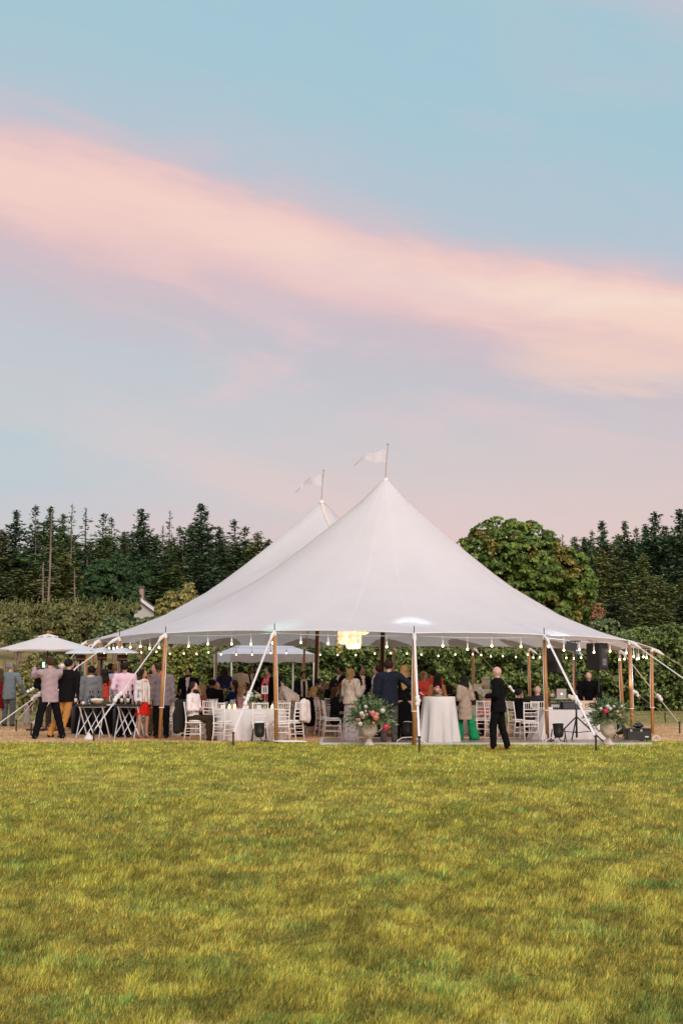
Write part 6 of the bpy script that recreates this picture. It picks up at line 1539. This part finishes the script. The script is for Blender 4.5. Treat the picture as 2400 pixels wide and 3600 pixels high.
# ------------------------------------------------------------------ umbrella, patio heaters, canopy
M_UMB = mat('umbrella_canvas', (.86, .83, .81), .8, .04, 3, bump=.15, bscale=10, trans=.22)
up = W(163, 2567, 41.3); apx = W(170, 2230, 41.3)
um = thing('patio_umbrella', 'large cream market umbrella with wooden pole and orange finial', 'umbrella', (up.x, 41.3, 0))
lean_ = apx.x - up.x; Rr = 1.56; za = apx.z; zr = W(170, 2287, 41.3).z
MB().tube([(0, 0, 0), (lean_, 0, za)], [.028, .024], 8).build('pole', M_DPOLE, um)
vs = [(lean_, 0, za)]; fs = []; n = 8; sub = 6
ringpts = []
for k in range(n):
    a = 6.283 * (k + .5) / n - .12; a2 = 6.283 * (k + 1.5) / n - .12
    for j in range(sub):
        f_ = j / sub; x_ = math.cos(a) * (1 - f_) + math.cos(a2) * f_; y_ = math.sin(a) * (1 - f_) + math.sin(a2) * f_; ringpts.append((x_, y_, .03 * 4 * f_ * (1 - f_)))
nr_ = len(ringpts); rings = [.12, .35, .6, .85, 1.0]
for q in rings:
    for (x_, y_, d_) in ringpts: vs.append((lean_ + x_ * Rr * q, y_ * Rr * q, za + (zr - za) * (q ** .93) + d_ * q * .8))
for (x_, y_, d_) in ringpts: vs.append((lean_ + x_ * Rr * .985, y_ * Rr * .985, zr - .035 + d_ * .8))
for k in range(nr_): fs.append((0, 1 + k, 1 + (k + 1) % nr_))
for r_ in range(len(rings)):
    for k in range(nr_): fs.append((1 + r_ * nr_ + k, 1 + (r_ + 1) * nr_ + k, 1 + (r_ + 1) * nr_ + (k + 1) % nr_, 1 + r_ * nr_ + (k + 1) % nr_))
cn = MB().add(vs, fs).build('canopy', M_UMB, um)
vt = [(lean_, 0, za + .02)]; 
for (x_, y_, d_) in ringpts: vt.append((lean_ + x_ * .30, y_ * .30, za - .075 + .02 * math.sin(len(vt) * 1.05)))
MB().add(vt, [(0, 1 + k, 1 + (k + 1) % nr_) for k in range(nr_)]).build('vent_cap', M_UMB, cn)
for k in range(n):
    a = 6.283 * (k + .5) / n - .12; MB().tube([(lean_, 0, za - .04), (lean_ + math.cos(a) * Rr * .985, math.sin(a) * Rr * .985, zr - .012)], .012, 4).build('rib', M_DPOLE, um)
MB().tube([(lean_, 0, za), (lean_, 0, za + .05)], .02, 7).ball((lean_, 0, za + .075), .034, 7).build('finial', mat('orange_wood', (.55, .16, .06), .5, .1), um)
ub = MB().box((-.12, 0, .035), (.90, .12, .05)).box((-.12, 0, .035), (.12, .9, .046)).build('base', M_DPOLE, um)
def heater(px, pyt, Yd, label, lit=False):
    t = W(px, pyt, Yd); r = thing('patio_heater', label, 'heater', (t.x, Yd, 0), 0, 'patio heaters by the bar'); z = t.z
    MB().lathe([(.02, z), (.12, z - .015), (.40, z - .11), (.445, z - .15), (.44, z - .152), (.1, z - .05)], 10).build('reflector', mat('heater_aluminium', (.78, .80, .82), .38, .05, 4, metal=.35), r)
    MB().lathe([(.12, z - .36), (.135, z - .33), (.15, z - .19), (.12, z - .18)], 14).build('burner', M_BLACK, r)
    MB().lathe([(.138, z - .315), (.143, z - .23)], 14).build('burner_mesh', mat('hot_mesh', (.25, .08, .03), .5, .3, 20, emit=(1, .25, .08), estr=.5 if lit else .05), r)
    for k in range(4):
        a = k * 1.57 + .5; MB().tube([(math.cos(a) * .10, math.sin(a) * .10, z - .36), (math.cos(a) * .06, math.sin(a) * .06, z - .62)], .009, 5).build('valve_tube', M_STEEL, r)
    MB().tube([(0, 0, .75), (0, 0, z - .36)], .04, 8).build('post', M_BLACK, r, smooth=True)
    MB().lathe([(.22, 0), (.22, .70), (.16, .76), (.04, .78)], 18).build('tank_housing', M_BLACK, r, smooth=True)
heater(285, 2279, 39.6, 'leftmost patio heater half under the umbrella edge')
heater(360, 2276, 41.0, 'middle patio heater with a red glowing burner', True)
heater(431, 2277, 37.8, 'rightmost patio heater with broad silver hood above the pink shirt')

# pop-up canopy behind the tent
M_POP = mat('popup_fabric', (.80, .80, .86), .7, .03, 3, trans=.3); M_POP_SHADED = mat('popup_fabric_shaded', (.30, .26, .24), .8, .12, 5, trans=.15)  # second fabric is a darker copy: shade on the valances put into the colour
Yc = 57.0; a = W(765, 2330, Yc); b = W(1070, 2330, Yc); w_ = b.x - a.x; dpt = 3.3
pc = thing('popup_canopy', 'white pop-up canopy with steel legs behind the left half of the tent', 'canopy', ((a.x + b.x) / 2, Yc + dpt / 2, 0), R(17))
zl = a.z; zv = W(0, 2299, Yc).z; zt = W(0, 2262, Yc + dpt / 2).z; hx, hy_ = w_ / 2, dpt / 2
MB().add([(-hx, -hy_, zv), (hx, -hy_, zv), (hx, hy_, zv), (-hx, hy_, zv), (-hx * .5, -.2, zt), (hx * .5, -.2, zt), (hx * .5, .2, zt), (-hx * .5, .2, zt)], [(0, 1, 5, 4), (1, 2, 6, 5), (2, 3, 7, 6), (3, 0, 4, 7), (4, 5, 6, 7)]).build('roof', M_POP, pc)
for (p0, p1, m_) in (((-hx, -hy_), (hx, -hy_), M_POP_SHADED), ((hx, -hy_), (hx, hy_), M_POP_SHADED), ((hx, hy_), (-hx, hy_), M_POP_SHADED), ((-hx, hy_), (-hx, -hy_), M_POP)):
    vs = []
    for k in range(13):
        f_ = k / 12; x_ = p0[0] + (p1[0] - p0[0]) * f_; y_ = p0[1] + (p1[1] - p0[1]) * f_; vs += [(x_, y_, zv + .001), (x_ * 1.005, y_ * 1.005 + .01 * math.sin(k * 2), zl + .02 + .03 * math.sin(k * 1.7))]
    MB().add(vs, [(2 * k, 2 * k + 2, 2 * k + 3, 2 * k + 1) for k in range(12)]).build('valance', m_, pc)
for sx in (-1, 1):
    for sy in (-1, 1): MB().box((sx * (hx - .04), sy * (hy_ - .04), zl / 2 + .1), (.055, .055, zl + .15)).build('leg', M_WHITE, pc)
bf = thing('buffet_table', 'white clothed buffet table under the pop-up canopy', 'table', (W(880, 2450, 55).x, 55.2, 0)); MB().box((0, 0, .42), (1.9, .7, .80)).build('skirted_cloth', M_CLOTH2, bf); MB().box((0, 0, .84), (1.95, .75, .03)).build('tabletop', M_CLOTH2, bf)

# ------------------------------------------------------------------ drinks stand right of centre
dp = W(1692, 2436, 49.0)
ds = thing('drinks_table', 'pale drinks table behind the elderly woman in pink', 'table', (dp.x, 49.0, 0)); MB().box((0, 0, dp.z - .02), (1.5, .7, .05)).build('tabletop', M_CLOTH, ds)
for sx in (-1, 1):
    for sy in (-1, 1): MB().box((sx * .65, sy * .28, dp.z / 2 - .03), (.05, .05, dp.z - .06)).build('leg', M_BARK, ds)
MB().box((0, 0, dp.z * .4), (1.3, .5, .04)).build('shelf', M_BARK, ds)
c1 = W(1706, 2423, 49); d1 = thing('drinks_dispenser', 'tall glass drinks dispenser with pale lid', 'dispenser', (c1.x, 48.9, dp.z + .005))
MB().lathe([(.12, .13), (.135, .16), (.145, .44), (.12, .47), (.12, .44)], 16).build('jar', mat('iced_drink', (.55, .48, .38), .15, .25, 6, spec=.6), d1, smooth=True); MB().lathe([(.13, .47), (.14, .49), (.10, .53)], 16).build('lid', M_WHITE, d1); MB().box((0, 0, .065), (.26, .26, .13)).build('stand', M_WHITE, d1); MB().tube([(0, -.13, .2), (0, -.19, .19)], .015, 6).build('tap', M_STEEL, d1)
c2 = W(1679, 2436, 49); d2 = thing('food_warmer', 'squat white drinks cooler with a lid left of the glass dispenser', 'cooler', (c2.x - .02, 48.9, dp.z + .005)); MB().box((0, 0, .12), (.28, .26, .24)).build('tub', M_WHITE, d2); MB().box((0, 0, .265), (.31, .29, .05), tap=.85).build('lid', M_CLOTH, d2)

# ------------------------------------------------------------------ disc jockey corner
a = W(1900, 2504, 35.4); zt = .76
dj = thing('equipment_table', 'white clothed equipment table of the disc jockey', 'table', (W(2008, 2500, 35.8).x, 35.75, 0), R(4))
wq, dq = 1.42, .74
MB().box((0, 0, .735), (wq, dq, .03)).build('tabletop', M_WHITE, dj)
for sx in (-1, 1): MB().tube([(sx * .6, 0, 0), (sx * .55, 0, .73)], .02, 6).build('leg', M_STEEL, dj)
def ringxy(ex, fold):
    pts_ = []; seg = [((-wq / 2, -dq / 2), (wq / 2, -dq / 2)), ((wq / 2, -dq / 2), (wq / 2, dq / 2)), ((wq / 2, dq / 2), (-wq / 2, dq / 2)), ((-wq / 2, dq / 2), (-wq / 2, -dq / 2))]
    for si, (p0, p1) in enumerate(seg):
        for k in range(24):
            f_ = k / 24; x_ = p0[0] + (p1[0] - p0[0]) * f_; y_ = p0[1] + (p1[1] - p0[1]) * f_; nx_, ny_ = [(0, -1), (1, 0), (0, 1), (-1, 0)][si]
            dfl_ = ex * (1 + 2.6 * (1 if x_ < 0 else .2) * abs(x_ / (wq / 2)) ** 6) + fold * math.sin(k * 1.6 + si) * (1.3 if x_ > .2 else .35); pts_.append((x_ + nx_ * dfl_ + (-.20 * ex / .05 if (x_ < -wq / 2 + .02) else 0), y_ + ny_ * dfl_))
    return pts_
r0, r1, r2 = ringxy(.006, 0), ringxy(.02, .008), ringxy(.05, .022); m_ = len(r0)
mb = MB().add([(x_, y_, .757) for x_, y_ in r0] + [(x_, y_, .5) for x_, y_ in r1] + [(x_, y_, .02) for x_, y_ in r2], [(i, m_ + i, m_ + (i + 1) % m_, (i + 1) % m_) for i in range(m_)] + [(m_ + i, 2 * m_ + i, 2 * m_ + (i + 1) % m_, m_ + (i + 1) % m_) for i in range(m_)] + [tuple(range(m_))])
o = mb.build('tablecloth', M_CLOTH, smooth=False); o.location = dj.location; o.rotation_euler = dj.rotation_euler; tag(o, 'white cloth with flared corner over the disc jockey table', 'tablecloth')
def djp(px, dy=0.0): return Vector((W(px, 2500, dj.location.y + dy).x, dj.location.y + dy, .762))
mixr = thing('dj_controller', 'black mixing console standing behind the light stand pole', 'mixer', djp(2005, -.05)); MB().box((0, 0, .09), (.46, .36, .18)).build('console_case', M_BLACK, mixr); MB().box((0, -.182, .09), (.40, .01, .12)).build('front_grille', M_DGREY, mixr)
for k in range(6): MB().tube([(-.18 + .07 * k, -.05, .18), (-.18 + .07 * k, -.05, .205)], .014, 8).build('knob', M_STEEL, mixr)
lp = thing('laptop', 'open silver laptop with a glowing emblem on its lid', 'laptop', djp(1972, .02) + Vector((0, 0, .255)), R(-4))
MB().box((0, .02, .0), (.33, .23, .016)).build('keyboard_base', M_ALU, lp)
Ml = Matrix.Rotation(R(-12), 3, 'X'); lid = MB().box((0, -.10, .125), (.235, .010, .255), M=Matrix.Rotation(R(8), 3, 'X')).build('lid', mat('laptop_lid', (.52, .47, .42), .4, .04, 5, metal=.3), lp)
em = []
for k in range(18):                       # bitten-apple emblem outline with leaf
    a_ = 6.283 * k / 18; rr = .020 * (1 + .10 * math.cos(2 * a_) - .08 * math.sin(a_)); x_, z_ = rr * math.cos(a_), rr * 1.08 * math.sin(a_)
    if abs(a_ - .25) < .42 or a_ > 6.1: x_ *= .66
    em.append((x_, -.112 - .006, .125 + z_))
MB().add(em + [(0, -.1205, .125)], [(18, k, (k + 1) % 18) for k in range(18)]).add([(.002, -.119, .148), (.012, -.119, .160), (.008, -.119, .146)], [(0, 1, 2)]).build('lit_emblem', mat('emblem_glow', (.9, .9, .85), .3, 0, 5, emit=(1, .98, .9), estr=1.6), lid)
ls_ = thing('laptop_stand', 'black folding stand lifting the laptop', 'stand', djp(1985, .05)); MB().tube([(-.22, 0, .22), (-.1, 0, .25), (.1, 0, .245), (.28, 0, .17)], .014, 6).build('cradle', M_BLACK, ls_); MB().tube([(-.12, 0, 0), (-.10, 0, .24)], .012, 6).build('strut', M_BLACK, ls_); MB().tube([(.14, 0, 0), (.10, 0, .24)], .012, 6).build('strut', M_BLACK, ls_)
pl = thing('plush_wrap', 'crumpled cream cloth lying behind the laptop', 'cloth', djp(2008, .15) + Vector((0, 0, .18))); MB().ball((0, 0, .09), .09, 7, (1.2, 1, .9)).ball((.08, 0, .04), .06, 6, (1.3, 1, .8)).ball((-.05, 0, .14), .05, 6).build('folds', cmat('cotton', (226, 206, 170)), pl, smooth=True)
rc = thing('radio', 'cream boxed receiver with chrome handle right of the strap', 'receiver', djp(2062, -.08)); MB().box((0, 0, .11), (.36, .22, .20)).build('housing', cmat('enamel', (214, 186, 160), bump=0), rc); MB().box((.10, -.112, .11), (.12, .01, .11)).build('dark_panel', M_BLACK, rc); MB().tube([(-.05, -.12, .06), (-.05, -.13, .14), (.02, -.13, .14), (.02, -.12, .06)], .01, 5).build('chrome_handle', M_STEEL, rc); MB().box((.172, -.115, .11), (.02, .01, .14)).build('red_edge', cmat('lamp', (210, 60, 40), bump=0), rc)
amp = thing('amplifier', 'dark amplifier with glinting knobs left of the light stand', 'amplifier', djp(1948, -.08)); MB().box((0, 0, .08), (.26, .26, .16)).build('case', M_BLACK, amp); MB().box((0, -.133, .09), (.2, .01, .06)).build('face_plate', M_STEEL, amp)
for k in range(4): MB().ball((-.075 + .05 * k, -.142, .05), .012, 5).build('knob', M_ALU, amp)
for dx, lab in ((1932, 'small pink candle jar left of the amplifier'), (1966, 'pink lit candle jar behind the amplifier')):
    cj = thing('candle_jar', lab, 'candle', djp(dx, .2)); MB().lathe([(.035, 0), (.04, .01), (.04, .11), (.034, .11)], 12).build('jar', mat('pink_wax', (.75, .34, .26), .3, .1, emit=(1, .4, .2), estr=.35), cj, smooth=True)
bx = thing('card_box', 'small white box at the left corner of the equipment table', 'box', djp(1924, -.25)); MB().box((0, 0, .03), (.24, .12, .06)).build('carton', M_CLOTH, bx)
for px, lab in ((1907, 'clear water carafe behind the wooden pole'), (1938, 'clear water carafe left of the laptop')):
    q = W(px, 2470, 37.9); cf = thing('carafe', lab, 'carafe', (q.x, 37.75, .765)); MB().lathe([(.05, 0), (.06, .02), (.058, .12), (.028, .20), (.026, .25), (.036, .28), (.03, .28), (.02, .22)], 14).build('carafe_glass', M_GLASS, cf, smooth=True)
mo = W(1832, 2465, 36.9); mr = thing('table_mirror', 'small round mirror in a white ring beside the man in profile', 'table sign', (mo.x, 37.35, .765))
MB().tube([(.085 * math.cos(t_), 0, .30 + .115 * math.sin(t_)) for t_ in np.linspace(0, 6.283, 23)], .018, 6).build('ring', M_WHITE, mr); MB().tube([(0, 0, 0), (0, 0, .19)], .014, 6).build('stem', M_WHITE, mr); MB().box((0, 0, .006), (.16, .1, .012)).build('foot', M_WHITE, mr)

# speakers on tripods
def speaker(px0, px1, py0, py1, Yd, rz, label, slabel, pole_px=None, vent=True):
    a, b = W(px0, py0, Yd), W(px1, py1, Yd); w_ = (b.x - a.x) * .80; h = a.z - b.z; cx_ = (a.x + b.x) / 2
    s_ = thing('loudspeaker', label, 'speaker', (cx_, Yd, b.z), R(rz), 'loudspeakers on stands')
    d = .42
    vs = [(-w_ / 2, -d / 2, 0), (w_ / 2, -d / 2, 0), (w_ / 2 * .72, d / 2, 0), (-w_ / 2 * .72, d / 2, 0)]; vs += [(v[0], v[1], h) for v in vs]
    bd = MB().add(vs, [(3, 2, 1, 0), (4, 5, 6, 7), (0, 1, 5, 4), (1, 2, 6, 5), (2, 3, 7, 6), (3, 0, 4, 7)]).build('cabinet', M_BLACK, s_)
    bv = bd.modifiers.new('bevel', 'BEVEL'); bv.width = .02; bv.segments = 2
    MB().box((0, -d / 2 - .008, h * .5), (w_ * .92, .012, h * .93)).build('front_grille', M_DGREY, s_); MB().lathe([(.12, 0), (.125, .012)], 18).build('woofer', M_BLACK, s_).matrix_local = Matrix.Translation((0, -d / 2 - .010, h * .3)) @ Matrix.Rotation(R(90), 4, 'X')
    if vent:
        MB().box((0, d / 2 + .004, h * .45), (w_ * .5, .012, h * .7)).build('rear_panel', M_DGREY, s_)
        for k in range(5): MB().box((0, d / 2 + .012, h * (.2 + .05 * k)), (w_ * .30, .01, .012)).build('connector', M_ALU, s_)
    t = thing('speaker_stand', slabel, 'speaker stand', (cx_, Yd, 0)); MB().tube([(0, 0, .12), (0, 0, b.z + .002)], .02, 8).build('pole', M_BLACK, t)
    for k in range(3):
        a_ = k * 2.094 + .5; MB().tube([(0, 0, .70), (math.cos(a_) * .28, math.sin(a_) * .28, .35), (math.cos(a_) * .55, math.sin(a_) * .55, .012)], .014, 6).build('leg', M_BLACK, t); MB().tube([(0, 0, .2), (math.cos(a_) * .30, math.sin(a_) * .30, .32)], .009, 5).build('brace', M_BLACK, t)
speaker(2064, 2138, 2261, 2355, 36.7, 215, 'black loudspeaker with its grey side towards the lawn above the disc jockey', 'black tripod stand under the right loudspeaker')
speaker(1918, 1976, 2280, 2364, 39.0, -35, 'black loudspeaker behind the long strap, left of the light stand', 'black tripod stand under the left loudspeaker', vent=False)
# light stand with bar lamp
q = W(2026, 2600, 34.45); top = W(2024, 2290, 34.45).z; lt = thing('light_stand', 'tall black light stand with spread tripod legs in front of the equipment table', 'light stand', (q.x, 34.45, 0))
MB().tube([(0, 0, .12), (0, 0, 1.2)], .024, 8).build('lower_pole', M_BLACK, lt, smooth=True); MB().tube([(0, 0, 1.2), (-.01, 0, top)], .017, 8).build('upper_pole', M_BLACK, lt, smooth=True); MB().tube([(0, 0, 1.16), (0, 0, 1.24)], .034, 8).build('collar', M_DGREY, lt)
for k, a_ in enumerate((3.35, -.35, 1.6)):
    MB().tube([(0, 0, .62), (math.cos(a_) * .30, math.sin(a_) * .30, .34), (math.cos(a_) * .66, math.sin(a_) * .66, .012)], .017, 6).build('leg', M_BLACK, lt); MB().tube([(0, 0, .24), (math.cos(a_) * .36, math.sin(a_) * .36, .28)], .010, 5).build('brace', M_BLACK, lt)
mf = thing('stage_lamp', 'black square stage lamp tilted on top of the light stand', 'stage light', (q.x - .10, 34.45, top - .005)); MB().box((0, 0, .12), (.26, .16, .20), M=Matrix.Rotation(R(14), 3, 'Y')).build('housing', M_BLACK, mf); MB().box((.10, 0, .25), (.26, .04, .03)).build('bracket', M_BLACK, mf); MB().tube([(.10, 0, .0), (.10, 0, .24)], .014, 6).build('yoke', M_BLACK, mf)
cl_ = MB().box((.14, -.02, -.02), (.11, .05, .05), rz=.3).build('clamp', mat('blue_clamp', (.02, .16, .38), .4, .1), mf)

# cases at the right end
p = W(2246, 2612, 34.9); cs = thing('flight_case', 'long black equipment case on the grass right of the urn', 'case', (p.x, 35.1, 0), R(3))
b_ = MB().box((0, 0, .15), (.60, .34, .28)).build('case_body', M_BLACK, cs); b_.modifiers.new('b', 'BEVEL').width = .02; MB().box((-.02, 0, .305), (.64, .36, .03)).build('lid', M_BLACK, cs); MB().box((.18, -.175, .12), (.09, .01, .03)).build('sticker', M_WHITE, cs)
for sx in (-.2, .05): MB().box((sx, -.176, .27), (.05, .012, .05)).build('latch', M_STEEL, cs)
bg_ = thing('cable_bag', 'small black bag lying on top of the equipment case', 'bag', (p.x + .02, 35.1, .32)); MB().ball((0, 0, .06), .09, 7, (1.5, 1, .7)).build('pouch', M_BLACK, bg_, smooth=True); MB().tube([(-.08, 0, .1), (0, 0, .16), (.08, 0, .1)], .01, 5).build('handle', M_BLACK, bg_)
def loop(name, label, pts_, r_, m, cat='cable'):
    o = MB().tube(pts_, r_, 6).build(name, m, smooth=True); tag(o, label, cat)
p = W(2305, 2606, 35.4); loop('hose', 'short white hose arched on the grass right of the black case', [(p.x + .10 * math.cos(t_), 35.4, .012 + .11 * math.sin(t_)) for t_ in np.linspace(0, math.pi, 12)] + [(p.x + .10, 35.4, .012)], .014, M_ROPE, 'hose')
p = W(1020, 2610, 34.4); loop('coiled_cable', 'coil of white cable on the grass right of the front uplight', [(p.x - .25 + .9 * k / 60 * .6 + .20 * math.cos(k * .62), 34.3 + .14 * math.sin(k * .62), .02 + .03 * abs(math.sin(k * .31))) for k in range(60)], .017, M_ROPE)
p = W(1435, 2605, 34.0); loop('white_cable', 'white cable arched over the uplight behind the left urn', [(p.x - .28, 33.8, .0), (p.x - .27, 33.8, .08), (p.x - .15, 33.8, .15), (p.x + .05, 33.8, .16), (p.x + .25, 33.75, .10), (p.x + .42, 33.7, .03), (p.x + .60, 33.6, .012)], .013, M_ROPE)
p = W(1925, 2606, 34.1); loop('white_cable', 'looped white cable at the foot of the pole by the disc jockey table', [(p.x - .10 + .05 * math.cos(t_), 34.0, .13 + .11 * math.sin(t_)) for t_ in np.linspace(-1.2, 4.6, 18)] + [(p.x + .05, 34.0, .15), (p.x + .25, 33.9, .05), (p.x + .42, 33.8, .012), (p.x + .1, 33.85, .012), (p.x - .2, 33.9, .012)], .011, M_ROPE)
wb = W(318, 2596, 36.2); wt = thing('sand_weight', 'white cloth weight at the foot of the left tray table', 'weight', (wb.x, 36.0, 0)); MB().lathe([(.14, 0), (.12, .05), (.04, .13), (.02, .17)], 12).build('bag', M_CLOTH, wt, smooth=True)
rb = W(1355, 2600, 36); wc = thing('planter', 'terracotta coloured planter behind the left urn', 'planter', (W(1385, 2600, 36.4).x, 36.55, 0)); MB().lathe([(.16, 0), (.20, .02), (.24, .34), (.26, .34), (.26, .38), (.21, .38)], 18).build('pot', mat('terracotta', (.42, .14, .05), .8, .2, 5), wc, smooth=True); MB().lathe([(.20, .0), (.02, .03)], 12, (0, 0, .34)).build('soil', mat('potting_soil', (.04, .025, .015), .9, .3, 20), wc)
